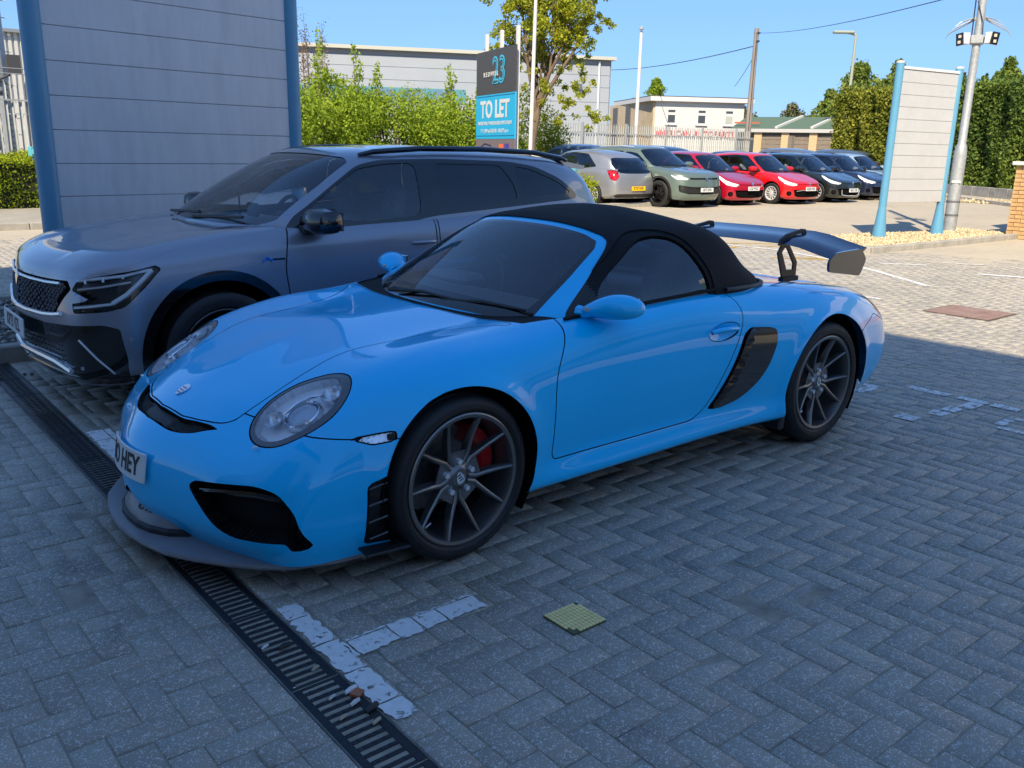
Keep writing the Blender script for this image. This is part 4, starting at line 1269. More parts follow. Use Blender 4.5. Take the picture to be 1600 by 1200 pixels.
    # raised grey ledge with dark lip
    def ledge(scale, z, x0=2.04):
        pts = [(2.175, 0), (2.169, .09), (2.148, .17), (2.105, .25), (2.05, .30)]
        pts = [(x0+(x-x0)*scale, y*scale) for x, y in pts]
        return [(x, y, z) for x, y in pts]+[(1.98, .30*scale, z), (1.98, -.30*scale, z)]+[(x, -y, z) for x, y in reversed(pts) if y > 0]
    rows = [ledge(1.0, .108), ledge(1.0, .128), ledge(.93, .136)]
    m = len(rows[0]); V = [p_ for r_ in rows for p_ in r_]; F = []
    for i in range(2):
        for j in range(m): F.append((i*m+j, i*m+(j+1) % m, (i+1)*m+(j+1) % m, (i+1)*m+j))
    MB().add(V, F).build('splitter_lip', M_BLACKM, sp)
    rows = [ledge(.92, .134), ledge(.88, .15), ledge(.80, .180, 2.00), ledge(.62, .215, 1.96)]
    V = [p_ for r_ in rows for p_ in r_]; F = []
    for i in range(3):
        for j in range(m): F.append((i*m+j, i*m+(j+1) % m, (i+1)*m+(j+1) % m, (i+1)*m+j))
    F.append(tuple(3*m+j for j in range(m)))
    led = MB().add(V, F).build('splitter_ledge', M_SPLIT, sp, smooth=True)
    make_text('ledge_lettering', 'GTS', .055, M_INK, led, .001, M=frame_mat((2.125, .09, .182), (-.30, 1, 0), (-.80, -.2, .60)), bold=.001)
    # plate
    
    pm = plate(car, (0, 0, 0), (0, 1, 0), (0, 0, 1), 'BO HEY', w=.35)
    for o in [pm]+children(pm):
        me = o.data
        if o is pm:
            bm = bmesh.new(); bm.from_mesh(me)
            bmesh.ops.subdivide_edges(bm, edges=[e for e in bm.edges if abs(e.verts[0].co.y-e.verts[1].co.y) > .2], cuts=11, use_grid_fill=True)
            bm.to_mesh(me); bm.free()
        for v in me.vertices:
            y, z = v.co.y, v.co.z
            v.co = Vector((v.co.x+2.166-.85*y*y-.16*z-.2*abs(z)*abs(z), y, .362+z))
    # nose badge
    sh = [(-.024, .026), (-.01, .030), (0, .034), (.01, .030), (.024, .026), (.026, 0), (.014, -.024), (0, -.034), (-.014, -.024), (-.026, 0)]
    bd = MB().prism(sh, 0, .004, frame_mat((1.925, 0, .592), (0, 1, 0), (-1, 0, .50))).build('bonnet_badge', M_SILV, car)
    b = MB()
    for q in range(3): b.prism([(-.018, .012-q*.014), (.018, .012-q*.014), (.016, .007-q*.014), (-.016, .007-q*.014)], .004, .005, frame_mat((1.925, 0, .592), (0, 1, 0), (-1, 0, .50)))
    b.build('badge_crest', M_RED, bd)
    # scoops
    for sd, sg in (('L', 1), ('R', -1)):
        S2 = sc.join(sc2)
        scp = emit_surf('side_scoop', S2.recess(.06), M_VOID, car, sd)
        # blade: starts 3 cm behind the opening edge and stands proud
        poly = SC.copy()
        f = sd_poly(S2.V[:, XZ]+np.array([.030, -.0]), SC)
        bl_, _ = S2.clip(f)
        ff = np.clip((bl_.V[:, 2]-.33)/.12, 0, 1)
        lift = (.012+.022*ff)*np.clip((.0-sd_poly(bl_.V[:, XZ]+np.array([.03, 0]), SC))/.012, 0, 1)**.5
        up_ = Surf(bl_.V+bl_.N*lift[:, None], bl_.N, bl_.P, bl_.Q, bl_.T)
        bo = up_.join(up_.walls(bl_.offset(-.02)))
        o = emit_surf('scoop_blade', bo, M_CARBON, scp, sd)
    # tail lamps
    for sd in ('L', 'R'):
        t = emit_surf('tail_light', tl.offset(-.004).recess(.02), M_AMBER, car, sd)
        emit_surf('tail_lens', tl.offset(.001), G_CLEAR, t, sd)
    # ---------------------------------------------------------------- cabin
    K = roadster_cabin()
    WS = np.array([(-1,.95),(2.2,.95),(2.75,.98),(2.86,1.15),(2.98,2.0),(2.97,2.64),(2.82,2.84),(2.3,2.90),(-1,2.93)])
    ws, K = K.clip(sd_poly(K.P, WS))
    FR = np.array([(-1,0),(4.25,0),(4.05,1.0),(3.75,2.0),(3.50,2.65),(3.32,2.90),(2.9,3.03),(-1,3.07)])
    fr, K = K.clip(sd_poly(K.P, FR))
    # black sealing strip between screen frame and hood
    SW = roundpoly([(.40,.84),(.385,.93),(.30,.985),(.055,1.118),(-.03,1.148),(-.12,1.152),(-.20,1.122),(-.26,1.065),(-.312,.97),(-.325,.84)], [.01,.01,.05,.05,.05,.06,.06,.06,.06,.01])
    SWo = roundpoly([(.62,.80),(.60,.87),(.33,1.005),(.075,1.142),(-.03,1.168),(-.13,1.172),(-.22,1.14),(-.285,1.08),(-.34,.98),(-.355,.80)], [.01,.01,.05,.05,.05,.06,.06,.06,.06,.01])
    side = (K.P[:, 0] > 3.2) & (K.P[:, 1] < 3.3)
    f = np.where(side, sd_poly(K.V[:, XZ], SWo), 1.0)
    ring, K = K.clip(f)
    sw, ring = ring.clip(sd_poly(ring.V[:, XZ], SW))
    quarter, ring = ring.clip(np.where(ring.V[:, 0] > .385, -1., 1.))
    # frit of the windscreen
    WSi = WS*np.array([1, 1]); 
    WSi = np.array([(-1,1.22),(1.4,1.22),(2.3,1.20),(2.62,1.3),(2.76,2.0),(2.78,2.58),(2.64,2.76),(2.2,2.83),(-1,2.86)])
    wg, frit = ws.clip(sd_poly(ws.P, WSi))
    fo = emit_surf('windscreen_frame', fr.join(fr.walls(fr.offset(-.012))), M_BLUE, car)
    w_ = emit_surf('windscreen', wg, G_SCREEN, car)
    emit_surf('windscreen_edge', frit, M_BLACKG, w_)
    rwin, K = K.clip(sd_poly(K.P, np.array([(13, 1.7), (11.0, 1.75), (10.2, 2.0), (10.0, 2.6), (10.4, 3.3), (11.0, 3.5), (13, 3.55)])))
    emit_surf('rear_screen', rwin, G_SCREEN, car)
    emit_surf('soft_top', K.offset(.006).join(K.offset(.006).walls(K.offset(-.01))), M_SOFT, car)
    for sd, sg in (('L', 1), ('R', -1)):
        g_ = emit_surf('side_window', sw.offset(-.010), G_TINT, car, sd)
        emit_surf('window_seal', ring.join(ring.walls(ring.offset(-.012))), M_SEAL, g_, sd)
        emit_surf('quarter_panel', quarter.join(quarter.walls(quarter.offset(-.02))), M_BLACKM, g_, sd)
        # waist seal along the door top
        MB().tube([(.60, sg*.738, .850), (.32, sg*.760, .870), (.01, sg*.768, .886), (-.26, sg*.768, .897), (-.36, sg*.766, .899)], .008, 6).build('waist_seal', M_SEAL, g_)
    # seam piping at the foot of the soft top
    pts = [(-.42, .776, .893), (-.52, .772, .892), (-.70, .742, .888), (-.90, .632, .880), (-1.02, .39, .872), (-1.06, 0, .869)]
    pts = catmull(pts, 5, closed=False)
    pl = [tuple(q) for q in pts]+[(x, -y, z) for x, y, z in reversed(pts[:-1])]
    MB().tube(pl, .011, 8).build('hood_rim', M_BLACKM, car, smooth=True)
    # wipers
    b = MB()
    for (ax, ay, ex, ey) in ((.800, -.30, .745, .22), (.770, .10, .655, .60)):
        z0 = .856; 
        b.tube([(ax, ay, z0), ((ax+ex)/2+.01, (ay+ey)/2, .878), (ex+.012, ey-.03, .868)], [.010, .008, .005], 6)
        b.tube([(ax-.005, ay+.03, .868), ((ax+ex)/2-.012, (ay+ey)/2, .868), (ex, ey, .856)], .0065, 6)
    b.build('wiper', M_BLACKM, car, smooth=True)
    # mirrors
    for sg in (1, -1):
        cen = [(0,0)]; V = []; F = []
        # egg shaped shell swept along y
        secs = [(.745, .480, .880, .045, .022), (.775, .470, .885, .055, .030), (.815, .450, .897, .080, .047), (.865, .430, .905, .092, .056), (.915, .412, .905, .086, .052), (.95, .398, .902, .062, .038), (.968, .388, .900, .028, .018)]
        n = 20
        for (y, x, z, rx, rz) in secs:
            for k in range(n):
                t = 2*math.pi*k/n; V.append((x+rx*math.cos(t), sg*y, z+rz*math.sin(t)))
        for i in range(len(secs)-1):
            for k in range(n): F.append((i*n+k, i*n+(k+1) % n, (i+1)*n+(k+1) % n, (i+1)*n+k))
        F.append(tuple(reversed(range(n)))); F.append(tuple((len(secs)-1)*n+k for k in range(n)))
        mo = MB().add(V, F).build('door_mirror', M_BLUE, car)
        md = mo.modifiers.new('s', 'SUBSURF'); md.levels = 1; md.render_levels = 1; mo.data.shade_smooth()
        MB().box((.362, sg*.875, .905), (.02, .11, .07), bevel=.003).build('mirror_glass', M_CHROME, mo)
        MB().tube([(.50, sg*.72, .868), (.495, sg*.77, .872), (.48, sg*.80, .880)], [.03, .022, .022], 8).build('mirror_foot', M_BLUE, mo, smooth=True)
        MB().box((.515, sg*.795, .893), (.03, .035, .018), rz=.2*sg, bevel=.004).build('mirror_insert', mat('insert_grey', (.45, .46, .45), rough=.5), mo)
    # wing
    sec = [(-.015, -.006), (.06, .016), (.14, .022), (.24, .014), (.315, .026), (.322, .020), (.25, -.006), (.14, -.012), (.04, -.016)]
    V = []; F = []
    st = [(-.72, -.065, .0), (-.60, -.040, .0), (-.48, -.012, 0), (-.38, 0, 0), (0, .004, 0), (.38, 0, 0), (.48, -.012, 0), (.60, -.040, 0), (.72, -.065, 0)]
    for (y, dz, dx) in st:
        for (a, h) in sec: V.append((-1.49-a*.92, y, 1.028+dz+h+a*.10))
    m = len(sec)
    for i in range(len(st)-1):
        for j in range(m): F.append((i*m+j, i*m+(j+1) % m, (i+1)*m+(j+1) % m, (i+1)*m+j))
    F.append(tuple(range(m))); F.append(tuple((len(st)-1)*m+j for j in reversed(range(m))))
    wg_ = MB().add(V, F).build('rear_wing', M_DARKBLUE, car, smooth=True)
    for sg in (1, -1):
        ep = roundpoly([(-1.375, .968), (-1.44, 1.008), (-1.70, 1.018), (-1.765, .955), (-1.710, .862), (-1.38, .905)], .025)
        MM = Matrix(((1, 0, 0, 0), (0, 0, -1, 0), (0, 1, 0, 0), (0, 0, 0, 1)))
        MB().prism([tuple(q) for q in ep], -sg*.723, -sg*.737, MM).build('wing_endplate', mat('endplate_dark', (.025, .035, .045), rough=.12, coat=.9), wg_)
        # swan neck pylon: hollow foot and hooked top
        y = .345*sg
        outer = [(-1.505, 1.085), (-1.46, 1.05), (-1.462, .99), (-1.535, .835), (-1.665, .825), (-1.665, .92), (-1.60, 1.0), (-1.545, 1.052), (-1.60, 1.090), (-1.69, 1.098), (-1.745, 1.075), (-1.76, 1.105), (-1.72, 1.142), (-1.60, 1.128)]
        hole = [(-1.515, 1.02), (-1.548, 1.025), (-1.625, .93), (-1.628, .885), (-1.575, .885)]
        b = MB()
        # foot as a ring of strips round the hole
        O = [(-1.50, 1.022), (-1.462, .965), (-1.535, .800), (-1.665, .792), (-1.665, .905), (-1.575, 1.005)]
        I = [(-1.53, .998), (-1.500, .970), (-1.563, .860), (-1.632, .860), (-1.632, .895), (-1.555, .988)]
        nO = len(O)
        for i in range(nO):
            j = (i+1) % nO
            b.prism([O[i], O[j], I[j], I[i]], -y-.006, -y+.006, MM)
        hook = [(-1.465, 1.010), (-1.478, 1.045), (-1.54, 1.075), (-1.69, 1.100), (-1.722, 1.096), (-1.742, 1.060), (-1.720, 1.056), (-1.695, 1.074), (-1.60, 1.064), (-1.565, 1.032), (-1.555, 1.005)]
        b.prism(hook, -y-.007, -y+.007, MM)
        b.build('wing_support', mat('support_bronze_grey', (.045, .043, .038), rough=.4, metal=.5), wg_)
        MB().box((-1.60, y, .806), (.17, .035, .03), bevel=.006).build('support_foot', M_BLACKM, wg_)
    # ---------------------------------------------------------------- inside and underneath
    b = MB()
    b.box((.1, 0, .17), (3.0, 1.5, .03)); b.box((1.80, 0, .15), (.30, .9, .03)); b.box((-1.9, 0, .25), (.4, 1.0, .03))
    b.build('underfloor', M_VOID, car)
    for (cx, cz), r, nm in ((RF, RFr, 'f'), (RR, RRr, 'r')):
        for sg in (1, -1):
            b = MB(); V = []; F = []; n = 20
            for k in range(n+1):
                t = math.radians(-35)+math.radians(250)*k/n
                for y in (.50, .872):
                    V.append((cx+(r+.002)*math.cos(t), sg*y, cz+(r+.002)*math.sin(t)))
            for k in range(n): F.append((2*k, 2*k+1, 2*k+3, 2*k+2))
            b.add(V, F); b.box((cx, sg*.50, cz), (2*r, .01, 2*r-.1))
            b.build('wheel_arch_liner', M_VOID, car)
    b = MB()
    b.box((.42, 0, .55), (.4, 1.36, .46)); b.box((-.72, 0, .60), (.5, 1.34, .42)); b.box((-.1, 0, .30), (1.3, 1.4, .04)); b.box((-.1, 0, .42), (1.1, .2, .22), bevel=.03)
    for sg in (1, -1): b.box((0, sg*.745, .60), (1.2, .05, .48), bevel=.015)
    b.build('cabin_trim', M_DASH, car)
    d = MB()
    V = []; F = []
    st = np.linspace(-.66, .66, 13)
    for y in st:
        a = abs(y)/.66
        for (x, z) in ((.76-.10*a*a, .825), (.62-.05*a, .845), (.45, .862), (.36, .85), (.33, .78), (.34, .55)):
            V.append((x, y, z))
    for i in range(12):
        for j in range(5): F.append((i*6+j, i*6+j+1, i*6+7+j, i*6+6+j))
    d.add(V, F)
    # binnacle over the wheel
    d.box((.36, -.36, .875), (.16, .36, .06), bevel=.025)
    d.build('dashboard', M_DASH, car, smooth=True)
    steering_wheel(car, (.20, -.36, .80))
    for y in (.36, -.36): seat_mb(-.32, y, .32, .46, .58, .32).build('seat', M_SEAT, car, smooth=True)
    MB().box((.13, 0, 1.085), (.03, .22, .065), bevel=.012).cyl((.14, 0, 1.10), (.19, 0, 1.16), .008).build('rear_view_mirror', M_BLACKM, car, smooth=True)
    # ---------------------------------------------------------------- wheels
    for sg in (1, -1):
        spoke_wheel(car, (1.2075, sg*.765, .323), .324, .258, .235, 'ten', steer=.05, side=sg, caliper=M_RED, n=72)
        spoke_wheel(car, (-1.2075, sg*.760, .334), .335, .258, .265, 'ten', side=sg, n=72)
        # mud flap behind the sill
        MB().box((-.855, sg*.80, .21), (.05, .16, .16), bevel=.01).build('mud_flap', M_BLACKM, car)
    return car
# ------------------------------------------------------------------ tall five door body and cabin nets (own frame, wheelbase centred)
SB = [
 [(2.13,0,.20),(2.185,0,.28),(2.205,0,.42),(2.205,0,.58),(2.19,0,.70),(2.175,0,.79),(2.14,0,.845),(2.08,0,.885),(1.95,0,.925),(1.75,0,.955)],
 [(2.08,.40,.20),(2.13,.42,.28),(2.15,.43,.42),(2.15,.43,.58),(2.135,.43,.70),(2.12,.43,.79),(2.09,.42,.85),(2.03,.39,.895),(1.9,.24,.935),(1.68,0,.97)],
 [(2.0,.68,.20),(2.05,.72,.28),(2.075,.735,.42),(2.07,.74,.58),(2.055,.735,.70),(2.035,.73,.80),(1.995,.715,.865),(1.93,.66,.915),(1.78,.40,.96),(1.55,0,.99)],
 [(1.80,.82,.22),(1.84,.86,.29),(1.85,.88,.42),(1.85,.885,.58),(1.84,.885,.70),(1.82,.875,.81),(1.785,.85,.89),(1.73,.77,.945),(1.60,.46,.985),(1.40,0,1.01)],
 [(1.56,.84,.26),(1.58,.885,.32),(1.58,.90,.44),(1.58,.905,.58),(1.58,.905,.72),(1.57,.895,.84),(1.56,.865,.925),(1.53,.78,.975),(1.45,.48,1.01),(1.28,0,1.03)],
 [(1.33,.85,.26),(1.33,.895,.32),(1.33,.908,.44),(1.33,.913,.58),(1.33,.913,.74),(1.33,.902,.86),(1.33,.872,.95),(1.32,.79,1.0),(1.27,.50,1.025),(1.13,0,1.045)],
 [(.95,.82,.23),(.95,.885,.30),(.95,.90,.42),(.95,.905,.58),(.95,.905,.74),(.95,.897,.87),(.95,.876,.965),(.95,.82,1.025),(.94,.52,1.05),(.92,0,1.06)],
 [(.5,.82,.22),(.5,.875,.29),(.5,.883,.41),(.5,.893,.58),(.5,.903,.74),(.5,.899,.88),(.5,.88,.98),(.5,.84,1.035),(.5,.52,1.06),(.5,0,1.07)],
 [(0,.82,.22),(0,.875,.29),(0,.883,.41),(0,.893,.58),(0,.903,.74),(0,.901,.89),(0,.884,1.0),(0,.845,1.055),(0,.52,1.07),(0,0,1.08)],
 [(-.6,.82,.22),(-.6,.875,.29),(-.6,.883,.41),(-.6,.895,.58),(-.6,.905,.74),(-.6,.905,.90),(-.6,.887,1.02),(-.6,.85,1.08),(-.6,.52,1.09),(-.6,0,1.1)],
 [(-1.0,.82,.23),(-1.0,.88,.30),(-1.0,.892,.42),(-1.0,.905,.58),(-1.0,.91,.74),(-1.0,.908,.91),(-1.0,.89,1.035),(-1.0,.852,1.10),(-1.0,.5,1.11),(-1.0,0,1.12)],
 [(-1.33,.85,.26),(-1.33,.893,.32),(-1.33,.908,.44),(-1.33,.916,.58),(-1.33,.916,.74),(-1.33,.908,.91),(-1.33,.89,1.045),(-1.33,.848,1.12),(-1.33,.5,1.13),(-1.33,0,1.13)],
 [(-1.75,.82,.28),(-1.75,.87,.34),(-1.76,.886,.44),(-1.77,.893,.58),(-1.77,.893,.74),(-1.76,.885,.91),(-1.74,.862,1.05),(-1.72,.815,1.12),(-1.70,.48,1.13),(-1.65,0,1.13)],
 [(-2.08,.72,.30),(-2.13,.77,.36),(-2.15,.79,.46),(-2.155,.80,.60),(-2.15,.80,.75),(-2.12,.79,.91),(-2.08,.765,1.03),(-2.04,.72,1.10),(-1.95,.38,1.12),(-1.85,0,1.12)],
 [(-2.18,.42,.30),(-2.24,.45,.36),(-2.27,.46,.46),(-2.27,.47,.60),(-2.25,.47,.75),(-2.22,.465,.91),(-2.18,.455,1.03),(-2.15,.42,1.10),(-2.08,.22,1.12),(-2.0,0,1.12)],
 [(-2.2,0,.30),(-2.26,0,.36),(-2.29,0,.46),(-2.29,0,.60),(-2.27,0,.75),(-2.24,0,.91),(-2.21,0,1.03),(-2.18,0,1.10),(-2.12,0,1.115),(-2.06,0,1.12)],
]
SC_ = [
 [(1.18,0,1.0),(1.15,0,1.045),(.76,0,1.31),(.36,0,1.53),(.0,0,1.585),(-.15,0,1.595)],
 [(1.15,.36,1.0),(1.12,.355,1.045),(.74,.335,1.305),(.345,.31,1.525),(-.02,.16,1.583),(-.17,0,1.597)],
 [(1.05,.64,1.0),(1.03,.635,1.045),(.665,.575,1.29),(.30,.50,1.51),(-.05,.27,1.578),(-.2,0,1.60)],
 [(.93,.79,.98),(.90,.78,1.045),(.56,.69,1.28),(.22,.60,1.49),(-.10,.33,1.575),(-.25,0,1.603)],
 [(.82,.83,.98),(.79,.82,1.045),(.47,.735,1.27),(.12,.64,1.48),(-.16,.35,1.572),(-.3,0,1.605)],
 [(.35,.85,.98),(.33,.838,1.055),(.17,.76,1.30),(-.1,.665,1.50),(-.32,.37,1.58),(-.4,0,1.607)],
 [(-.15,.86,1.0),(-.15,.845,1.07),(-.28,.775,1.32),(-.45,.68,1.51),(-.5,.38,1.583),(-.55,0,1.603)],
 [(-.7,.86,1.02),(-.7,.848,1.09),(-.78,.775,1.33),(-.85,.68,1.505),(-.85,.38,1.575),(-.85,0,1.593)],
 [(-1.2,.86,1.05),(-1.2,.84,1.12),(-1.2,.765,1.34),(-1.2,.67,1.485),(-1.15,.38,1.555),(-1.15,0,1.572)],
 [(-1.65,.83,1.06),(-1.65,.80,1.12),(-1.58,.73,1.33),(-1.5,.64,1.455),(-1.42,.37,1.525),(-1.4,0,1.545)],
 [(-2.0,.72,1.04),(-1.98,.70,1.10),(-1.85,.64,1.31),(-1.70,.56,1.42),(-1.58,.33,1.495),(-1.52,0,1.52)],
 [(-2.16,.42,1.03),(-2.14,.41,1.09),(-1.98,.37,1.30),(-1.80,.33,1.405),(-1.66,.2,1.475),(-1.58,0,1.505)],
 [(-2.2,0,1.03),(-2.18,0,1.09),(-2.01,0,1.30),(-1.83,0,1.40),(-1.70,0,1.465),(-1.62,0,1.495)],
]

def short_tail(rows):
    return [[(x if x > -1.33 else -1.33+(x+1.33)*.80, y, z) for x, y, z in row] for row in rows]
def low_roof(z):
    return z if z < 1.38 else 1.38+(z-1.38)*.70
SC_LOW = short_tail([[(x, y, low_roof(z)) for x, y, z in row] for row in SC_])
SB_LOW = short_tail(SB)
# ------------------------------------------------------------------ the other parked cars
def warp(C, sx=1.0, sy=1.0, z_in=(0, 2), z_out=(0, 2), nose=0.0, tail=0.0, roofx=0.0):
    C = np.array(C, float).copy()
    x, z = C[:, :, 0], C[:, :, 2]
    z2 = np.interp(z, z_in, z_out)
    z2 = z2-nose*np.clip((x-1.35)/.85, 0, 1)*np.clip((z-.62)/.3, 0, 1)
    x2 = x*sx+tail*np.clip((-x-1.3)/.8, 0, 1)*np.clip((z-.9)/.5, 0, 1)+roofx*np.clip((z-1.1)/.4, 0, 1)
    C[:, :, 0] = x2; C[:, :, 2] = z2; C[:, :, 1] *= sy
    return C

def pt(S, u, k, off=0.0):
    i = np.argmin((S.P[:, 0]-u)**2*1.0+(S.P[:, 1]-k)**2)
    # local linear refinement by inverse distance of the four nearest
    d = (S.P[:, 0]-u)**2+(S.P[:, 1]-k)**2; j = np.argpartition(d, 4)[:4]; w = 1/(d[j]+1e-6)
    v = (S.V[j]*w[:, None]).sum(0)/w.sum(); n = S.N[i]
    return v+n*off, n

def build_car(name, loc, rz, label, sp, group=None):
    car = empty(name, (loc[0], loc[1], gz(loc[0], loc[1])+.002), rz, label, sp.get('cat', 'car'), group)
    B = net(sp['body'], sp['du'], sp['dk'], post=sp.get('post')); K = net(sp['cab'], sp['du'], sp['dk'])
    B0, K0 = B, K
    paint = sp['paint']; wb = sp['wb']; R = sp['R']; ar = sp.get('arch', R+.045); tr = sp['track']
    # arch lips
    for s in (1, -1):
        cx, cz = s*wb/2, R+.012
        d = np.hypot(B.V[:, 0]-cx, B.V[:, 2]-cz)-ar
        side = np.clip((B.V[:, 1]-sp['hw']*.8)/.08, 0, 1)*np.clip((ar+cz+.14-B.V[:, 2])/.08, 0, 1)
        B.V[:, 1] += side*.014*np.exp(-(np.maximum(d, 0)/.06)**2)
    for s in (1, -1):
        f = np.hypot(B.V[:, 0]-s*wb/2, B.V[:, 2]-(R+.012))-ar
        f = np.where(B.V[:, 1] < sp['hw']*.52, 1.0, f); _, B = B.clip(f)
    gaps = []
    gp = sp.get('gap', .004); hw = sp['hw']
    cb = np.array(sp['cab'], float)[:, 1, :2]*np.array([.95, .93]); cb = np.concatenate([[(cb[0, 0], -.1)], cb, [(cb[-1, 0], -.1)]])
    cb[:, 0] -= .03
    f = np.where(B.V[:, 2] > sp['belt']-.16, sd_poly(B.V[:, XY], cb), 1.0); _, B = B.clip(f)
    sideok = lambda S: S.V[:, 1] > hw*.74
    if sp.get('cladding'):
        f = np.minimum(np.hypot(B.V[:, 0]-wb/2, B.V[:, 2]-(R+.012)), np.hypot(B.V[:, 0]+wb/2, B.V[:, 2]-(R+.012)))-ar-.055
        f = np.minimum(f, np.where(np.abs(B.V[:, 0]) < wb/2+.1, B.V[:, 2]-.40, 1.0))
        f = np.where(sideok(B) & (B.V[:, 2] < .86), f, 1.0)
        c, B = B.clip(f)
        [emit_surf('arch_cladding', c.offset(.004).join(c.offset(.004).walls(c)), sp.get('clad_mat', M_BLACKG), car, sd) for sd in 'LR']
    # front and rear features cut in the (u,k) layout of the net
    for (nm, poly, m, depth, where) in sp.get('cuts', []):
        S = B if where[0] == 'B' else K
        f = sd_poly(S.P, poly)
        a, b_ = S.clip(f)
        if where[0] == 'B': B = b_
        else: K = b_
        if a.empty(): continue
        if nm in ('headlight', 'tail_light'):
            for sd in ('L', 'R'):
                h = emit_surf(nm, a.offset(-.003).recess(depth), m, car, sd)
                emit_surf(nm+'_lens', a, G_CLEAR, h, sd)
        else:
            for sd in (('L', 'R') if a.V[:, 1].min() > .02 else ('both',)): emit_surf(nm, a.recess(depth) if depth > 0 else a.offset(depth) if depth < 0 else a, m, car, sd)
    # doors
    for poly in sp['doors']:
        f = np.where(sideok(B), sd_poly(B.V[:, XZ], roundpoly(poly, .05)), 1.0)
        d, B = take(B, f, gp, .008, gaps)
        for sd in ('L', 'R'): emit_surf('door', d, paint, car, sd)
    for poly in sp.get('panels', []):
        f = sd_poly(B.P, poly); d, B = take(B, f, gp, .008, gaps)
        emit_surf('bonnet', d, paint, car)
    emit_surf('body', B, paint, car)
    if gaps:
        g = gaps[0]
        for q in gaps[1:]: g = g.join(q)
        emit_surf('panel_gap', g, M_SEAL, car)
    # glasshouse
    WSP = sp.get('ws', np.array([(-1,.98),(1.4,1.0),(2.3,1.02),(2.75,1.15),(2.85,2.0),(2.75,2.72),(2.3,2.86),(-1,2.90)]))
    w, K = K.clip(sd_poly(K.P, WSP)); emit_surf('windscreen', w.offset(-.004), G_SCREEN, car)
    RG = sp.get('rg', np.array([(13,1.1),(11.2,1.12),(10.5,1.25),(10.35,2.0),(10.5,2.65),(11.2,2.8),(13,2.82)]))
    w, K = K.clip(sd_poly(K.P, RG)); emit_surf('rear_window', w.offset(-.004), G_PRIV if sp.get('privacy') else G_TINT, car)
    okw = lambda S: (S.P[:, 0] > 3.0) & (S.P[:, 0] < 10.3) & (S.P[:, 1] < 3.4)
    if 'surround' in sp:
        f = np.where(okw(K), sd_poly(K.V[:, XZ], roundpoly(sp['surround'], .06)), 1.0); ring, K = K.clip(f)
    else: ring = None
    S = ring if ring is not None else K
    for i, poly in enumerate(sp['windows']):
        f = np.where(okw(S), sd_poly(S.V[:, XZ], roundpoly(poly, .05)), 1.0); a, S = S.clip(f)
        gm = G_TINT if (i == 0 or not sp.get('privacy')) else G_PRIV
        for sd in ('L', 'R'): emit_surf('side_window', a.offset(-.003), gm, car, sd)
    if ring is not None: [emit_surf('pillar_trim', S.offset(.001), M_BLACKG, car, sd) for sd in 'LR']
    else: K = S
    emit_surf('roof', K, paint, car)
    emit_surf('headliner', K.offset(-.014), M_DASH, car)
    # inside
    L2 = sp['wb']/2
    b = MB(); b.box((0, 0, .22), (sp['L']*.86, hw*1.5, .03)); b.build('underfloor', M_VOID, car)
    for s in (1, -1):
        for sg in (1, -1):
            b = MB(); V = []; F = []; n = 14; rr = ar+.003
            for k in range(n+1):
                t = math.radians(-30)+math.radians(240)*k/n
                for y in (hw*.55, hw-.03): V.append((s*wb/2+rr*math.cos(t), sg*y, R+.012+rr*math.sin(t)))
            for k in range(n): F.append((2*k, 2*k+1, 2*k+3, 2*k+2))
            b.add(V, F); b.box((s*wb/2, sg*hw*.55, R+.05), (2*rr, .01, 2*rr-.05)); b.build('wheel_arch_liner', M_VOID, car)
    H = sp['H']; bz = sp['belt']
    b = MB(); b.box((sp['cowl']-.42, 0, bz-.14), (.5, hw*1.6, .24), bevel=.05)
    for sg in (1, -1): b.box((0, sg*hw*.90, bz-.28), (L2*1.5, .04, .42))
    b.box((-L2-.1, 0, bz-.30), (.7, hw*1.6, .4)); b.box((0, 0, .40), (2.4, hw*1.6, .1)); b.box((.0, 0, .52), (1.2, .2, .2), bevel=.03)
    b.build('cabin_trim', M_DASH, car, smooth=False)
    for x in (.05, -.85):
        for y in (-.36, .36): seat_mb(x, y, bz-.62, .46, .56, .25).build('seat', M_SEAT, car)
    steering_wheel(car, (sp['cowl']-.78, -.36, bz-.06), .18)
    MB().box((sp['cowl']-.62, 0, H-.22), (.03, .24, .07), bevel=.01).build('rear_view_mirror', M_BLACKM, car)
    # wheels
    for s in (1, -1):
        for sg in (1, -1):
            spoke_wheel(car, (s*wb/2, sg*(tr/2), R), R, sp['rr'], sp.get('tw', .21), sp['rim'], side=sg, rim_mat=sp['rim_mat'], n=36, detail=False)
    # mirrors
    mx, my, mz = sp['mirror']
    for sg in (1, -1):
        V = []; F = []; n = 12
        secs = [(my-.12, .05, .02), (my-.05, .06, .045), (my+.02, .10, .075), (my+.12, .10, .08), (my+.19, .075, .065), (my+.215, .03, .03)]
        for (y, rx, rz_) in secs:
            for k in range(n):
                t = 2*math.pi*k/n; c, s_ = math.cos(t), math.sin(t)
                V.append((mx+rx*abs(c)**.7*math.copysign(1, c), sg*y, mz+rz_*abs(s_)**.7*math.copysign(1, s_)))
        for i in range(len(secs)-1):
            for k in range(n): F.append((i*n+k, i*n+(k+1) % n, (i+1)*n+(k+1) % n, (i+1)*n+k))
        F.append(tuple(reversed(range(n)))); F.append(tuple((len(secs)-1)*n+k for k in range(n)))
        mo = MB().add(V, F).build('door_mirror', sp.get('mirror_mat', paint), car, smooth=True)
        MB().box((mx-.09, sg*(my+.08), mz), (.012, .17, .11)).build('mirror_glass', M_CHROME, mo)
        MB().box((mx+.02, sg*(my-.07), mz-.06), (.10, .12, .05), bevel=.01).build('mirror_foot', M_BLACKM, mo)
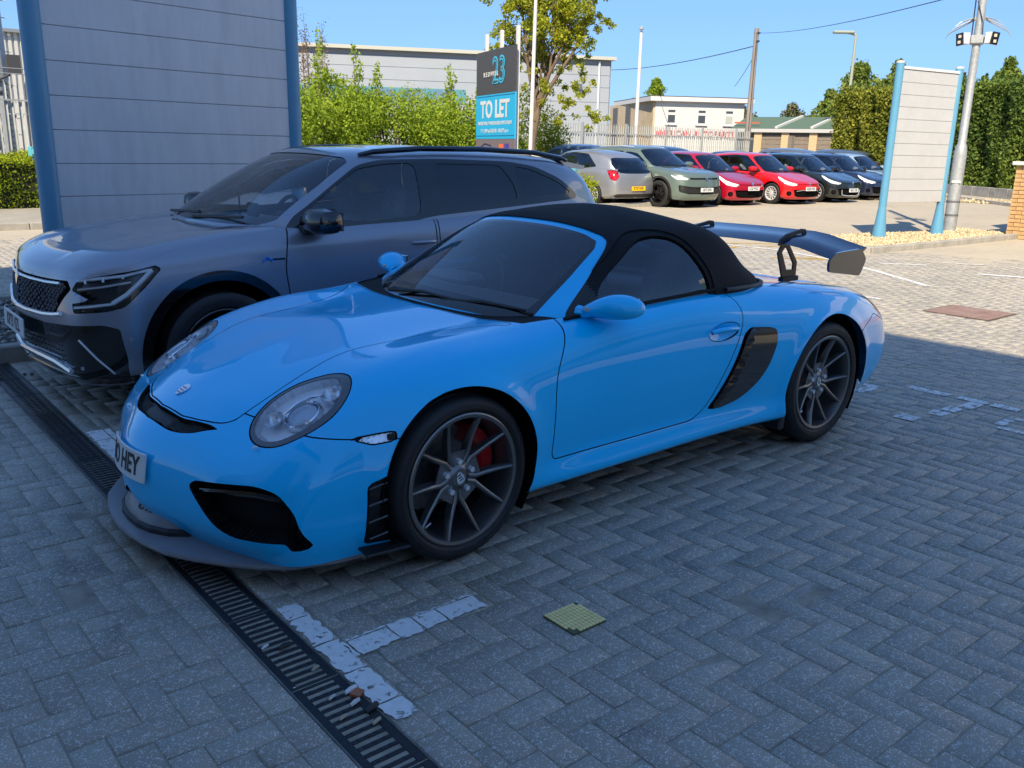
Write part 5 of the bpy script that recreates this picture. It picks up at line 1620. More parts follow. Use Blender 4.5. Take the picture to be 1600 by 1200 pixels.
    # handles
    for (hx, hz) in sp.get('handles', []):
        for sg in (1, -1):
            y = hw*.985 if 'hy' not in sp else sp['hy']
            MB().tube([(hx+.09, sg*(y-.012), hz), (hx+.05, sg*(y+.018), hz+.004), (hx-.06, sg*(y+.018), hz+.004), (hx-.10, sg*(y-.012), hz)], [.012, .014, .014, .012], 8).build('door_handle', sp.get('handle_mat', paint), car, smooth=True)
    # plates
    if sp.get('fplate'):
        v, n = pt(B0, .02, sp.get('fpk', 2.2), .02); plate(car, (v[0]+.012, 0, v[2]), (0, 1, 0), (-.05, 0, 1), sp['fplate'])
    if sp.get('rplate'):
        v, n = pt(B0, 14.98, sp.get('rpk', 3.2), .02); plate(car, (v[0]-.010, 0, v[2]), (0, -1, 0), (.05, 0, 1), sp['rplate'], yellow=True)
    if sp.get('fbadge'):
        v, n = pt(B0, .02, sp['fbadge'], .0); MB().lathe([(.045, 0), (.045, .012), (.036, .014), (.036, .006), (0, .006)], n=16).xform(frame_mat((v[0]+.004, 0, v[2]), (0, 1, 0), (-.2, 0, 1))).build('front_badge', M_CHROME, car)
    # wipers
    c = sp['cowl']; b = MB()
    for (y0, y1) in ((-.55, .02), (0.0, .6)):
        b.tube([(c+.02-.16*abs(y0)**2, y0, bz+.012), (c-.02-.13*y1*y1, y1, bz+.042)], .010, 5)
    b.build('wiper', M_BLACKM, car)
    if sp.get('extra'): sp['extra'](car, B0, K0)
    return car

def metallic(name, c, rough=.38, metal=.35, c2=None):
    return mat(name, c, rough=rough, metal=metal, coat=1.0, coat_rough=.02)

def ribbon(S, pts, off, w, nm, m, parent, both=True, thick=.004):
    """raised strip following the surface through (u,k) points"""
    for sg in ((1, -1) if both else (1,)):
        P = []
        for (u, k) in pts:
            v, n = pt(S, u, k, off); P.append((v[0], sg*v[1], v[2]))
        MB().tube(P, w, 6).build(nm, m, parent, smooth=True)

def build_suv():
    P = metallic('paint_slate_blue', (.27, .29, .34), metal=.55, rough=.36)
    HLp = [(1.98,5.02),(2.7,5.38),(3.52,5.56),(3.68,5.25),(3.35,4.45),(2.95,3.62),(2.6,3.42),(1.92,3.30),(1.88,3.75),(2.3,3.95),(1.85,4.4)]
    GR = [(-1,4.86),(1.0,4.88),(1.72,4.92),(1.84,4.45),(1.62,3.9),(1.32,3.05),(-1,3.0)]
    def extra(car, B, K):
        # grille diamonds
        b = MB()
        for r_ in range(11):
            k = 3.12+.155*r_
            for c in range(13):
                u = .06+.125*c+(.0625 if r_ % 2 else 0)
                if u > 1.20+(k-3.0)*.30: continue
                v, n = pt(B, u, k, -.004)
                for sg in (1, -1):
                    MM = frame_mat((v[0], sg*v[1], v[2]), (-n[1]*sg, n[0], 0), (0, 0, 1))
                    b.add([tuple(MM @ Vector(q)) for q in ((-.012, 0, 0), (0, .015, 0), (.012, 0, 0), (0, -.015, 0), (0, 0, .012))], [(0, 4, 1), (1, 4, 2), (2, 4, 3), (3, 4, 0)])
        b.build('grille_stud', mat('stud_grey', (.10, .10, .11), rough=.3, metal=.5), car)['kind'] = 'stuff'
        b = MB()
        for r_ in range(5):
            for c in range(14):
                u = .05+.11*c; k = 1.25+.2*r_
                v, n = pt(B, u, k, .004)
                for sg in (1, -1): b.box((v[0], sg*v[1], v[2]), (.006, .018, .006))
        b.build('lower_grille_mesh', mat('stud_grey', (.10, .10, .11), rough=.3, metal=.5), car)['kind'] = 'stuff'
        ribbon(B, [(0, 4.60), (.5, 4.62), (1.0, 4.66), (1.5, 4.70)], .004, .009, 'grille_strip', M_SILV, car)
        ribbon(B, [(0, 2.98), (.45, 3.0), (.95, 3.02), (1.35, 3.10), (1.6, 3.22)], .008, .012, 'bumper_blade', M_SILV, car)
        DR = mat('drl_white', (.55, .58, .60), rough=.25, coat=.5)
        ribbon(B, [(1.95, 4.93), (2.4, 5.08), (2.9, 5.20), (3.42, 5.32)], -.003, .009, 'daytime_lamp', DR, car)
        ribbon(B, [(3.45, 5.32), (3.22, 4.75), (2.98, 4.2), (2.72, 3.82)], -.001, .013, 'daytime_lamp', DR, car)
        ribbon(B, [(2.72, 3.80), (2.3, 3.66), (1.93, 3.56)], -.003, .009, 'daytime_lamp', DR, car)
        ribbon(B, [(2.0, 4.45), (2.5, 4.62), (3.05, 4.80)], -.006, .007, 'lamp_bar', M_SILV, car)
        for (u0, k0) in ((2.15, 5.0), (2.5, 5.1), (2.85, 5.2)):
            ribbon(B, [(u0, k0), (u0+.02, k0-.22)], -.003, .007, 'lamp_tooth', DR, car)
        ribbon(B, [(0, 1.45), (.6, 1.45), (1.2, 1.35), (1.7, 1.1)], .012, .016, 'skid_lip', M_SILV, car)
        ribbon(B, [(2.05, 2.35), (2.35, 1.7), (2.65, 1.05)], .006, .006, 'bumper_accent', M_SILV, car)
        ribbon(B, [(0, .9), (.8, .9), (1.6, .75), (2.4, .62), (3.0, .55)], .006, .010, 'lower_lip', M_BLACKG, car)
        for (u, k) in ((2.0, 1.25), (3.05, 2.35)):
            for sg in (1, -1):
                v, n = pt(B, u, k, 0); MB().cyl((v[0], sg*v[1], v[2]), (v[0]+n[0]*.006, sg*(v[1]+n[1]*.006), v[2]), .012, n=10).build('park_sensor', mat('sensor_grey', (.25, .27, .30), rough=.4), car)
        # roof rails
        for sg in (1, -1):
            pts = [(.24, .585, 1.505), (.14, .605, 1.535), (-.2, .650, 1.572), (-.7, .665, 1.578), (-1.2, .655, 1.555), (-1.50, .628, 1.505), (-1.58, .62, 1.475)]
            MB().tube([(x, sg*y, low_roof(z)) for x, y, z in pts], [.012, .018, .019, .019, .019, .018, .012], 8).build('roof_rail', M_BLACKG, car, smooth=True)
        # fender badge
        for sg in (1, -1):
            v, n = pt(B, 5.82, 4.95, .004)
            bb = MB().tube([(v[0]+.05, sg*v[1], v[2]-.01), (v[0]+.02, sg*(v[1]), v[2]+.018), (v[0]-.01, sg*v[1], v[2]-.01)], .006, 5).tube([(v[0]+.045, sg*v[1], v[2]+.002), (v[0]-.015, sg*v[1], v[2]+.004)], .005, 5)
            bb.build('wing_badge', mat('badge_blue', (.01, .20, .65), rough=.3), car)
            MB().box((v[0]-.055, sg*(v[1]+.001), v[2]+.003), (.075, .006, .010)).build('badge_bar', M_BLACKG, car)
            v, n = pt(B, 5.78, 5.8, .003)
        # front logo
        MB().prism([(0, .05), (.03, 0), (0, -.05), (-.03, 0)], 0, .006, frame_mat((2.196, 0, .745), (0, 1, 0), (-.1, 0, 1))).build('nose_badge', M_CHROME, car)
        # dashboard clutter seen through the screen
        MB().box((.78, .12, 1.10), (.03, .16, .09), bevel=.01).build('phone_holder', M_BLACKM, car)
        MB().cyl((.80, -.05, 1.05), (.80, -.05, 1.18), .006, n=6).build('aerial_stub', M_BLACKM, car)
        # spoiler
        b = MB(); V = []; F = []
        for y in (-.62, -.3, 0, .3, .62):
            dz = -.02*abs(y)/.62
            V += [(-1.50, y, 1.473+dz), (-1.80, y*.97, 1.428+dz), (-1.79, y*.97, 1.403+dz), (-1.60, y, 1.41+dz)]
        for i in range(4):
            for j in range(4): F.append((i*4+j, i*4+(j+1) % 4, i*4+4+(j+1) % 4, i*4+4+j))
        F.append((0, 1, 2, 3)); F.append((19, 18, 17, 16))
        b.add(V, F).build('roof_spoiler', P, car, smooth=True)
    def creases(V):
        V = V.copy()
        on = np.clip((V[:, 2]-.84)/.05, 0, 1)*np.clip((V[:, 0]-.95)/.15, 0, 1)*np.clip((2.12-V[:, 0])/.2, 0, 1)
        edge = .40+.10*np.clip((2.0-V[:, 0]), 0, 1)
        V[:, 2] -= on*.013*(1-np.clip((V[:, 1]-edge)/.030, 0, 1))
        side = np.clip((V[:, 1]-.80)/.05, 0, 1)*np.clip((1.0-np.abs(V[:, 0]+.1))/.25, 0, 1)
        V[:, 1] -= side*.016*np.exp(-((V[:, 2]-.50-.03*V[:, 0])/.055)**2)
        return V
    sp = dict(post=creases, body=SB_LOW, cab=SC_LOW, du=.03, dk=.018, paint=P, wb=2.667, R=.352, rr=.255, arch=.405, track=1.68, tw=.225, hw=.91, L=4.51, H=1.54, belt=1.05, cowl=1.12,
        cladding=True, rim='y5', rim_mat=M_BLACKG, privacy=True, gap=.004,
        cuts=[('headlight', HLp, mat('lamp_dark_inner', (.02, .022, .025), rough=.25, coat=.4), .03, 'B'),
              ('grille', GR, M_VOID, .03, 'B'),
              ('lower_bumper', [(-1,2.72),(.95,2.68),(1.6,2.80),(2.55,2.88),(2.85,2.72),(2.95,1.6),(2.9,.1),(-1,.1)], M_BLACKG, 0, 'B'),
              ('lower_sill_front', [(2.9,.0),(2.9,.75),(4.0,.75),(4.0,.0)], M_BLACKM, 0, 'B'),
              ('tail_light', [(12.6,5.2),(13.6,5.0),(14.6,5.2),(14.6,4.5),(13.4,4.3),(12.7,4.7)], M_REDL, .02, 'B')],
        panels=[[(-1,5.15),(1.0,5.15),(1.95,5.12),(2.8,5.75),(3.6,6.15),(4.6,6.55),(5.6,6.85),(6.05,7.1),(6.1,7.6),(6.0,12),(-1,12)]],
        doors=[[(.90,.42),(.905,.62),(.93,.80),(.90,.98),(.80,1.2),(-.17,1.2),(-.165,.42)], [(-.19,.42),(-.195,1.2),(-1.02,1.2),(-1.02,.98),(-.93,.75),(-.80,.55),(-.76,.42)]],
        surround=[(.92,1.00),(.84,1.085),(.66,1.19),(.30,1.405),(.12,1.440),(-.3,1.450),(-.9,1.438),(-1.15,1.405),(-1.38,1.32),(-1.55,1.205),(-1.54,1.17),(-.2,1.08),(.3,1.00)],
        windows=[[(.80,1.085),(.66,1.175),(.31,1.382),(.10,1.415),(-.10,1.420),(-.085,1.088),(.3,1.062)],
                 [(-.26,1.108),(-.245,1.420),(-.82,1.412),(-.90,1.30),(-.93,1.175)],
                 [(-1.0,1.185),(-.93,1.408),(-1.10,1.385),(-1.35,1.295),(-1.49,1.212),(-1.40,1.205)]],
        mirror=(.73, .92, 1.085), mirror_mat=M_BLACKG, handles=[(-.06, .915), (-.80, .95)], hy=.905, fplate='KP73 VZL', fpk=2.35,
        extra=extra)
    return build_car('suv', (-.18, -2.45), 0.0, 'slate blue sport utility car with black roof rails parked beyond the roadster', sp)

def hatch_spec(**k):
    zi = (0, .22, .42, .85, 1.05, 1.60); zo = (0, .16, .33, .72, .90, 1.46)
    b = warp(SB, .905, .935, zi, zo, nose=.13, tail=0); c = warp(SC_, .905, .935, zi, zo)
    sp = dict(body=b, cab=c, du=.06, dk=.035, wb=2.50, R=.30, rr=.20, arch=.335, track=1.52, tw=.19, hw=.85, L=4.0, H=1.47, belt=.90, cowl=1.02,
        rim='multi', rim_mat=M_RIMS, gap=.006, rg=np.array([(13,.98),(11.2,1.0),(10.1,1.1),(9.85,1.6),(9.95,2.6),(10.6,2.95),(13,2.98)]),
        cuts=[('headlight', k.pop('hl', [(1.35,4.8),(2.2,5.55),(3.4,6.6),(4.1,6.75),(3.8,5.7),(2.8,4.2),(1.9,3.6),(1.35,3.9)]), M_LAMPW, .02, 'B'),
              ('lower_grille', [(-1,2.6),(1.0,2.6),(1.9,2.6),(1.7,1.3),(1.2,1.0),(-1,.9)], M_VOID, .03, 'B'),
              ('upper_grille', [(-1,4.55),(1.0,4.55),(1.4,4.7),(1.3,4.3),(-1,4.05)], M_VOID, .02, 'B'),
              ('tail_light', [(12.3,6.6),(12.9,6.9),(13.35,6.5),(13.45,5.0),(13.1,4.2),(12.6,4.7)], M_REDL, .02, 'B'),
              ('rear_window_lower', [(13.25,9.5),(13.3,6.5),(13.6,5.95),(14.2,5.8),(16,5.75),(16,9.5)], G_PRIV, 0, 'B'),
              ('fog_lamp', [(2.1,2.3),(2.6,2.35),(2.75,1.8),(2.55,1.3),(2.15,1.35)], M_INTAKE, .02, 'B'),
              ('bumper_insert', [(13.0,1.6),(13.4,1.75),(16,1.8),(16,.5),(13.0,.5)], M_BLACKM, 0, 'B'),
              ('sill_trim', [(2.9,-.2),(2.9,.55),(12.0,.55),(12.0,-.2)], M_BLACKM, 0, 'B')],
        panels=[[(-1,5.0),(1.7,5.05),(2.6,5.7),(3.5,6.2),(4.6,6.6),(5.9,7.0),(6.0,12),(-1,12)]],
        doors=[[(.85,.32),(.86,.60),(.84,.88),(.75,1.1),(-.18,1.1),(-.17,.32)], [(-.20,.32),(-.21,1.1),(-.93,1.1),(-.92,.86),(-.80,.6),(-.70,.32)]],
        surround=[(.86,.885),(.80,.965),(.60,1.11),(.28,1.31),(.08,1.368),(-.2,1.382),(-.75,1.375),(-1.04,1.25),(-1.22,1.03),(-1.0,.945),(.3,.895)],
        windows=[[(.78,.93),(.60,1.07),(.28,1.275),(.09,1.335),(-.12,1.355),(-.10,.95)], [(-.17,.955),(-.19,1.355),(-.72,1.345),(-1.0,1.22),(-1.15,1.05),(-1.0,.985)]],
        mirror=(.62, .86, .98), handles=[(-.02, .82), (-.78, .85)], fbadge=5.1)
    sp.update(k)
    return sp

def suv_spec(**k):
    sp = dict(body=np.array(SB), cab=np.array(SC_), du=.05, dk=.03, wb=2.667, R=.35, rr=.255, arch=.395, track=1.66, tw=.22, hw=.91, L=4.51, H=1.6, belt=1.05, cowl=1.12,
        cladding=True, clad_mat=M_BLACKM, rim='y5', rim_mat=M_BLACKG, gap=.006,
        cuts=[('headlight', [(1.5,4.9),(2.4,5.1),(3.5,5.5),(3.4,5.1),(2.8,4.4),(1.9,4.2),(1.5,4.35)], M_LAMPW, .02, 'B'),
              ('upper_grille', [(-1,4.85),(1.45,4.85),(1.4,4.35),(-1,4.35)], M_BLACKG, .015, 'B'),
              ('lower_grille', [(-1,2.75),(1.2,2.75),(2.55,3.1),(2.5,2.0),(1.5,1.6),(-1,1.5)], M_BLACKM, .02, 'B'),
              ('tail_light', [(12.6,6.2),(13.6,6.0),(14.6,6.0),(14.6,5.2),(13.4,5.0),(12.7,5.3)], M_REDL, .02, 'B')],
        panels=[[(-1,5.15),(1.0,5.15),(1.95,5.12),(2.8,5.75),(3.6,6.15),(4.6,6.55),(5.6,6.85),(6.05,7.1),(6.0,12),(-1,12)]],
        doors=[[(.90,.42),(.93,.80),(.80,1.2),(-.17,1.2),(-.165,.42)], [(-.19,.42),(-.195,1.2),(-1.02,1.2),(-1.02,.98),(-.80,.55),(-.76,.42)]],
        windows=[[(.80,1.085),(.66,1.175),(.31,1.382),(.10,1.415),(-.10,1.420),(-.085,1.088)], [(-.17,1.10),(-.17,1.440),(-.82,1.436),(-.93,1.175)], [(-1.0,1.185),(-.90,1.425),(-1.12,1.402),(-1.50,1.215)]],
        mirror=(.73, .92, 1.10), handles=[(-.06, .915), (-.80, .95)])
    sp.update(k)
    return sp

def build_row():
    UP = math.pi/2
    RED = metallic('paint_bright_red', (.55, .006, .008), metal=.0, rough=.3)
    CRI = metallic('paint_crimson', (.42, .004, .025), metal=.25, rough=.3)
    SIL = metallic('paint_silver', (.33, .34, .36), metal=.6, rough=.38)
    SAGE = metallic('paint_sage', (.14, .19, .165), metal=.35, rough=.4)
    BLK = metallic('paint_black_green', (.014, .020, .022), metal=.2, rough=.3)
    NAVY = metallic('paint_navy', (.015, .025, .065), metal=.4, rough=.35)
    ICE = metallic('paint_ice_blue', (.36, .50, .62), metal=.4, rough=.35)
    STEEL = metallic('paint_steel_blue', (.10, .14, .20), metal=.5, rough=.4)
    GREY = metallic('paint_mid_grey', (.16, .17, .19), metal=.5, rough=.4)
    row = 'cars parked in the sunlit row'
    threedoor = dict(surround=[(.86,.885),(.80,.965),(.60,1.11),(.28,1.31),(.08,1.368),(-.3,1.382),(-.86,1.345),(-1.28,1.02),(-.4,.935),(.3,.895)], doors=[[(.85,.32),(.86,.60),(.84,.88),(.75,1.1),(-.48,1.1),(-.46,.32)]],
        windows=[[(.78,.93),(.60,1.07),(.28,1.275),(.09,1.335),(-.40,1.355),(-.38,.96)], [(-.48,.97),(-.50,1.345),(-.80,1.32),(-1.20,1.03)]], handles=[(-.30, .84)])
    build_car('hatchback', (-14.55, -14.9), -UP, 'silver three door hatchback seen from behind with yellow rear plate', hatch_spec(paint=SIL, rplate='KT57 NVR', rpk=2.9, **threedoor), row)
    def suv_x(car, B, K):
        for sg in (1, -1):
            MB().tube([(.1, sg*.62, 1.545), (-.3, sg*.66, 1.57), (-1.2, sg*.65, 1.55)], .015, 6).build('roof_rail', M_SILV, car)
        MB().box((.62, .18, 1.22), (.02, .28, .09), rot=Matrix.Rotation(.5, 3, 'X')).build('dash_tag', mat('tag_pink', (.6, .05, .25), rough=.6), car)
    build_car('suv', (-16.15, -14.05), UP, 'sage green sport utility car with black wheels beside the silver hatchback', suv_spec(paint=SAGE, fplate='GK73 EHK', fpk=2.3, fbadge=4.55, extra=suv_x), row)
    build_car('hatchback', (-18.3, -13.9), UP, 'crimson hatchback between the sage green car and the bright red one', hatch_spec(paint=CRI, fplate='LC63 WGO', fpk=2.9, rim='five', hl=[(1.3,4.5),(2.3,5.5),(3.5,6.6),(4.4,6.85),(4.0,5.8),(2.8,4.0),(1.7,3.4)]), row)
    def clio(car, B, K): ribbon(B, [(0, 2.45), (.8, 2.45), (1.5, 2.35)], .004, .008, 'grille_bar', M_SILV, car)
    build_car('hatchback', (-20.45, -13.45), UP, 'bright red three door hatchback with silver multispoke wheels', hatch_spec(paint=RED, fplate='HG58 UWD', fpk=2.75, rim='turbine', extra=clio, **threedoor), row)
    def fie(car, B, K): ribbon(B, [(1.35, 2.35), (1.25, 1.2), (.6, 1.05), (0, 1.05)], .004, .010, 'grille_frame', M_SILV, car)
    build_car('hatchback', (-22.65, -13.35), UP, 'black hatchback directly right of the bright red one', hatch_spec(paint=BLK, fplate='MA12 CHE', fpk=2.3, extra=fie, hl=[(1.4,4.9),(2.3,5.7),(3.6,6.7),(4.5,6.95),(4.0,5.9),(2.7,4.3),(1.6,3.8)]), row)
    build_car('saloon', (-25.1, -13.6), UP, 'dark navy car between the black hatchback and the white totem', hatch_spec(paint=NAVY, rim='five', fplate='YD14 OXS'), row)
    build_car('hatchback', (-27.6, -14.3), UP, 'pale ice blue car partly hidden behind the white totem', hatch_spec(paint=ICE), row)
    back = 'cars parked in the row along the fence'
    build_car('people_carrier', (-18.4, -19.6), -math.pi/2+.25, 'steel blue people carrier with upright red tail lamp behind the white pole', suv_spec(paint=STEEL, du=.08, dk=.05, cladding=False, rim='five', rim_mat=M_SILV,
        cuts=[('tail_light', [(10.05,1.3),(10.5,1.3),(10.5,2.7),(10.05,2.7)], M_REDL, .01, 'K')]), back)
    build_car('estate', (-23.0, -20.3), -math.pi/2, 'dark estate car behind the sage green car', suv_spec(paint=NAVY, du=.08, dk=.05, cladding=False), back)
    build_car('hatchback', (-26.4, -19.2), -math.pi/2, 'black hatchback in the fence row behind the crimson one', hatch_spec(paint=BLK, du=.09, dk=.06), back)
    build_car('saloon', (-29.6, -19.0), -math.pi/2, 'grey car in the fence row behind the bright red one', suv_spec(paint=GREY, du=.08, dk=.05, cladding=False), back)
    build_car('estate', (-33.6, -19.0), -math.pi/2, 'blue estate car in the fence row left of the golden hedge', suv_spec(paint=STEEL, du=.08, dk=.05, cladding=False), back)
# ------------------------------------------------------------------ foliage
def leaf_mat(name, c1, c2, trans=.35):
    if name in MATS: return MATS[name]
    m = bpy.data.materials.new(name); m.use_nodes = True
    N = m.node_tree.nodes; L = m.node_tree.links; b = N['Principled BSDF']; b.inputs['Roughness'].default_value = .6; b.inputs['Specular IOR Level'].default_value = .3
    at_ = N.new('ShaderNodeAttribute'); at_.attribute_name = 'tint'
    mx = N.new('ShaderNodeMix'); mx.data_type = 'RGBA'; mx.inputs[6].default_value = (*c1, 1); mx.inputs[7].default_value = (*c2, 1)
    L.new(at_.outputs['Fac'], mx.inputs[0]); L.new(mx.outputs[2], b.inputs['Base Color'])
    tr = N.new('ShaderNodeBsdfTranslucent'); L.new(mx.outputs[2], tr.inputs['Color'])
    ms = N.new('ShaderNodeMixShader'); ms.inputs[0].default_value = trans
    L.new(b.outputs[0], ms.inputs[1]); L.new(tr.outputs[0], ms.inputs[2]); L.new(ms.outputs[0], N['Material Output'].inputs[0])
    MATS[name] = m
    return m

def leaves_mesh(name, P, size, m, parent=None, up=0.3, tint=None, aspect=.6):
    """P (n,3) leaf centres; each leaf a folded pair of faces"""
    n = len(P)
    d = RNG.normal(0, 1, (n, 3)); d /= np.linalg.norm(d, axis=1)[:, None]
    e = RNG.normal(0, 1, (n, 3)); e[:, 2] += up*2; e -= (e*d).sum(1)[:, None]*d; e /= np.linalg.norm(e, axis=1)[:, None]
    s = np.cross(d, e)
    L = (size*RNG.uniform(.6, 1.4, n))[:, None]
    w = L*aspect*.5
    fold = .25*w
    V = np.stack([P-d*L*.5, P+s*w+e*fold, P+d*L*.5, P-s*w+e*fold], 1).reshape(-1, 3)
    k = np.arange(n)[:, None]*4
    Q = np.concatenate([k+np.array([[0, 1, 2]]), k+np.array([[0, 2, 3]])])
    o = fast_mesh(name, V, Q, m, parent)
    t = RNG.random(n) if tint is None else tint
    set_tint(o.data, np.concatenate([t, t]))
    return o

def clump_points(clumps, n, hollow=.55):
    """points in ellipsoid clumps (cx,cy,cz,rx,ry,rz), denser near the skin"""
    C = np.array(clumps, float)
    wgt = (C[:, 3]*C[:, 4]*C[:, 5])**.7; wgt /= wgt.sum()
    i = RNG.choice(len(C), n, p=wgt)
    d = RNG.normal(0, 1, (n, 3)); d /= np.linalg.norm(d, axis=1)[:, None]
    r = hollow+(1-hollow)*RNG.random(n)**.6
    r *= RNG.uniform(.85, 1.12, n)
    return C[i, :3]+d*r[:, None]*C[i, 3:], i

def tree_bits(b, base, top, r0, levels, spread, n=5, seed=1):
    """branching stems into mesh builder b, returns tips"""
    rnd = random.Random(seed); tips = []
    def grow(p, d, L, r, lev):
        pts = [p]; q = p.copy(); dd = d.copy()
        for k in range(3):
            dd = (dd+Vector((rnd.gauss(0, .12), rnd.gauss(0, .12), rnd.gauss(.02, .06)))).normalized(); q = q+dd*L/3; pts.append(q.copy())
        b.tube([tuple(x) for x in pts], [r, r*.85, r*.7, r*.5], 5 if lev > 0 else 8, caps=False)
        if lev >= levels: tips.append(q); return
        for k in range(n):
            s = Vector((rnd.gauss(0, spread), rnd.gauss(0, spread), rnd.uniform(.1, .9)))
            st = pts[1+rnd.randrange(3)]
            grow(st, (dd*.6+s).normalized(), L*rnd.uniform(.5, .75), r*.48, lev+1)
    p = Vector(base); d = (Vector(top)-p); grow(p, d.normalized(), d.length, r0, 0)
    return tips

M_BARK = mat('bark_brown', (.11, .075, .045), rough=.9, color2=(.20, .15, .10), nscale=14, bump=.006, bscale=30, stretch=(1, 1, .2))
M_TWIG = mat('twig_brown', (.12, .09, .06), rough=.9)
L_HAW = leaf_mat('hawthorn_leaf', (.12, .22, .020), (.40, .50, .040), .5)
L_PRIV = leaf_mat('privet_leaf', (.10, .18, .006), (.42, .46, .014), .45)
L_CONI = leaf_mat('conifer_leaf', (.08, .15, .030), (.34, .42, .07), .45)
L_CONY = leaf_mat('conifer_leaf_gold', (.14, .18, .02), (.46, .44, .06), .4)
L_TREE = leaf_mat('spring_leaf', (.20, .26, .03), (.52, .52, .03), .5)
L_FAR = leaf_mat('far_leaf', (.11, .18, .03), (.32, .38, .08), .45)
L_BUD = leaf_mat('brown_buds', (.14, .08, .045), (.26, .17, .10), .3)

def bush(name, x, y, w, d, h, n, leafm, size, label, cat='bush', group=None, clumpn=26, stems=True, seed=0, tall=()):
    root = empty(name, (x, y, gz(x, y)-.02), 0, label, cat, group)
    r = random.Random(seed); cl = []
    for k in range(clumpn):
        a, bb = r.uniform(-.5, .5), r.uniform(-.5, .5); hh = r.uniform(.12, .92)**.8
        s = r.uniform(.14, .27)
        edge = 1-1.1*abs(a)**2.2*1.0
        cl.append((a*w*.92, bb*d*.8, hh*h*edge, s*min(w, h)*1.1, s*min(w, h), s*min(w, h)*.9))
    for (tx, th) in tall:
        for q in range(7):
            t = q/6; cl.append((tx+r.uniform(-.08, .08), r.uniform(-.1, .1), h*.75+(th-h*.75)*t, .26*(1-.75*t)+.03, .22*(1-.7*t)+.03, .28))
    P, i = clump_points(cl, n, .35)
    P = P[P[:, 2] > .02]
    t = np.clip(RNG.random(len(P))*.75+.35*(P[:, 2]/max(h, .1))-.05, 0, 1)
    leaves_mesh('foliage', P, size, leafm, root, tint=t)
    if stems:
        b = MB()
        for k in range(9):
            x0 = r.uniform(-.35, .35)*w
            tx, ty, tz = x0+r.uniform(-.4, .4), r.uniform(-.2, .2)*d, h*r.uniform(.6, .95)
            b.tube([(x0, 0, 0), ((x0+tx)/2+r.uniform(-.1, .1), ty/2, tz*.5), (tx, ty, tz)], [.03, .02, .006], 5, caps=False)
        for (tx, th) in tall: b.tube([(tx, 0, 0), (tx, 0, h*.6), (tx+.05, 0, th*.97)], [.035, .022, .005], 5, caps=False)
        b.build('stem', M_TWIG, root)
    return root

def box_hedge(name, p0, p1, depth, h, n, leafm, size, label, cat='hedge', rough=.08, tops=0, tint_fn=None, extra=None):
    """clipped hedge between two ground points, front face on the line p0-p1, body behind it"""
    x0, y0 = p0; x1, y1 = p1
    L = math.hypot(x1-x0, y1-y0); ux, uy = (x1-x0)/L, (y1-y0)/L; nx, ny = uy, -ux
    if (CAM[0]-x0)*nx+(CAM[1]-y0)*ny > 0: nx, ny = -nx, -ny
    root = empty(name, (x0, y0, gz(x0, y0)), 0, label, cat)
    # skin samples: front, top, two ends
    ar = [L*h, L*depth, depth*h, depth*h]; tot = sum(ar)
    P = []
    for a, k in zip(ar, 'ftlr'):
        m = int(n*a/tot); u = RNG.random((m, 2)); w = -np.abs(RNG.normal(0, rough, m))+RNG.normal(0, rough*.35, m)
        bump_ = .12*np.sin(u[:, 0]*L*2.1+1)+.10*np.sin(u[:, 0]*L*5.3)+.08*np.sin(u[:, 1]*9+u[:, 0]*L*3)
        w = w+bump_*rough*5
        if k == 'f': s, dd, z = u[:, 0]*L, -w, u[:, 1]*h
        if k == 't': s, dd, z = u[:, 0]*L, u[:, 1]*depth, h+w
        if k == 'l': s, dd, z = -w, u[:, 0]*depth, u[:, 1]*h
        if k == 'r': s, dd, z = L+w, u[:, 0]*depth, u[:, 1]*h
        P.append(np.stack([ux*s+nx*dd, uy*s+ny*dd, z], 1))
    for k in range(tops):
        s = RNG.uniform(0, L); dd = RNG.uniform(.1, depth*.8); hh = RNG.uniform(.25, .85); m = 260
        t = RNG.random(m); rr = (1-t)*.13+.02
        a = RNG.uniform(0, 6.28, m)
        P.append(np.stack([ux*s+nx*dd+rr*np.cos(a), uy*s+ny*dd+rr*np.sin(a), h-.1+t*hh], 1))
    P = np.concatenate(P)
    t = None
    if tint_fn is not None: t = tint_fn(P, (P[:, 0]*ux+P[:, 1]*uy)/L, P[:, 2]/h)
    leaves_mesh('foliage', P, size, leafm, root, tint=t)
    # woody core keeps light from shining through
    c = MB(); ins = max(.10, rough*1.8)
    cx, cy = ux*L/2+nx*depth/2, uy*L/2+ny*depth/2
    c.box((cx, cy, (h-ins)/2), (L-2*ins, depth-2*ins, h-ins), rz=math.atan2(uy, ux))
    c.build('woody_core', mat('hedge_core', (.018, .020, .008), rough=1), root)
    return root

# ------------------------------------------------------------------ structures and street furniture
M_TOTB = mat('totem_post_blue', (.10, .29, .44), rough=.4, noise=.04, nscale=8)
M_TOTP = mat('totem_panel_grey', (.60, .62, .64), rough=.45, noise=.07, nscale=3, rnoise=.08, stretch=(3, 3, .5))
M_GALV = mat('galvanised_steel', (.30, .32, .33), rough=.5, metal=.35, color2=(.44, .46, .47), nscale=22, detail=5)
M_PALE = mat('palisade_grey', (.38, .40, .40), rough=.55, metal=.2, noise=.12, nscale=5)
M_WHITE = mat('white_paint', (.56, .56, .55), rough=.55, noise=.04, nscale=6)
M_CLADL = mat('cladding_light', (.56, .60, .64), rough=.5, metal=.1, noise=.03, nscale=.6)
M_WARE = mat('warehouse_grey', (.32, .35, .39), rough=.5, metal=.1, noise=.03, nscale=.6)
M_CLADW = mat('cladding_white', (.76, .78, .80), rough=.45)
M_CLADD = mat('cladding_shade_grey', (.20, .22, .24), rough=.5)
M_TEAL = mat('cladding_teal', (.08, .24, .30), rough=.45)
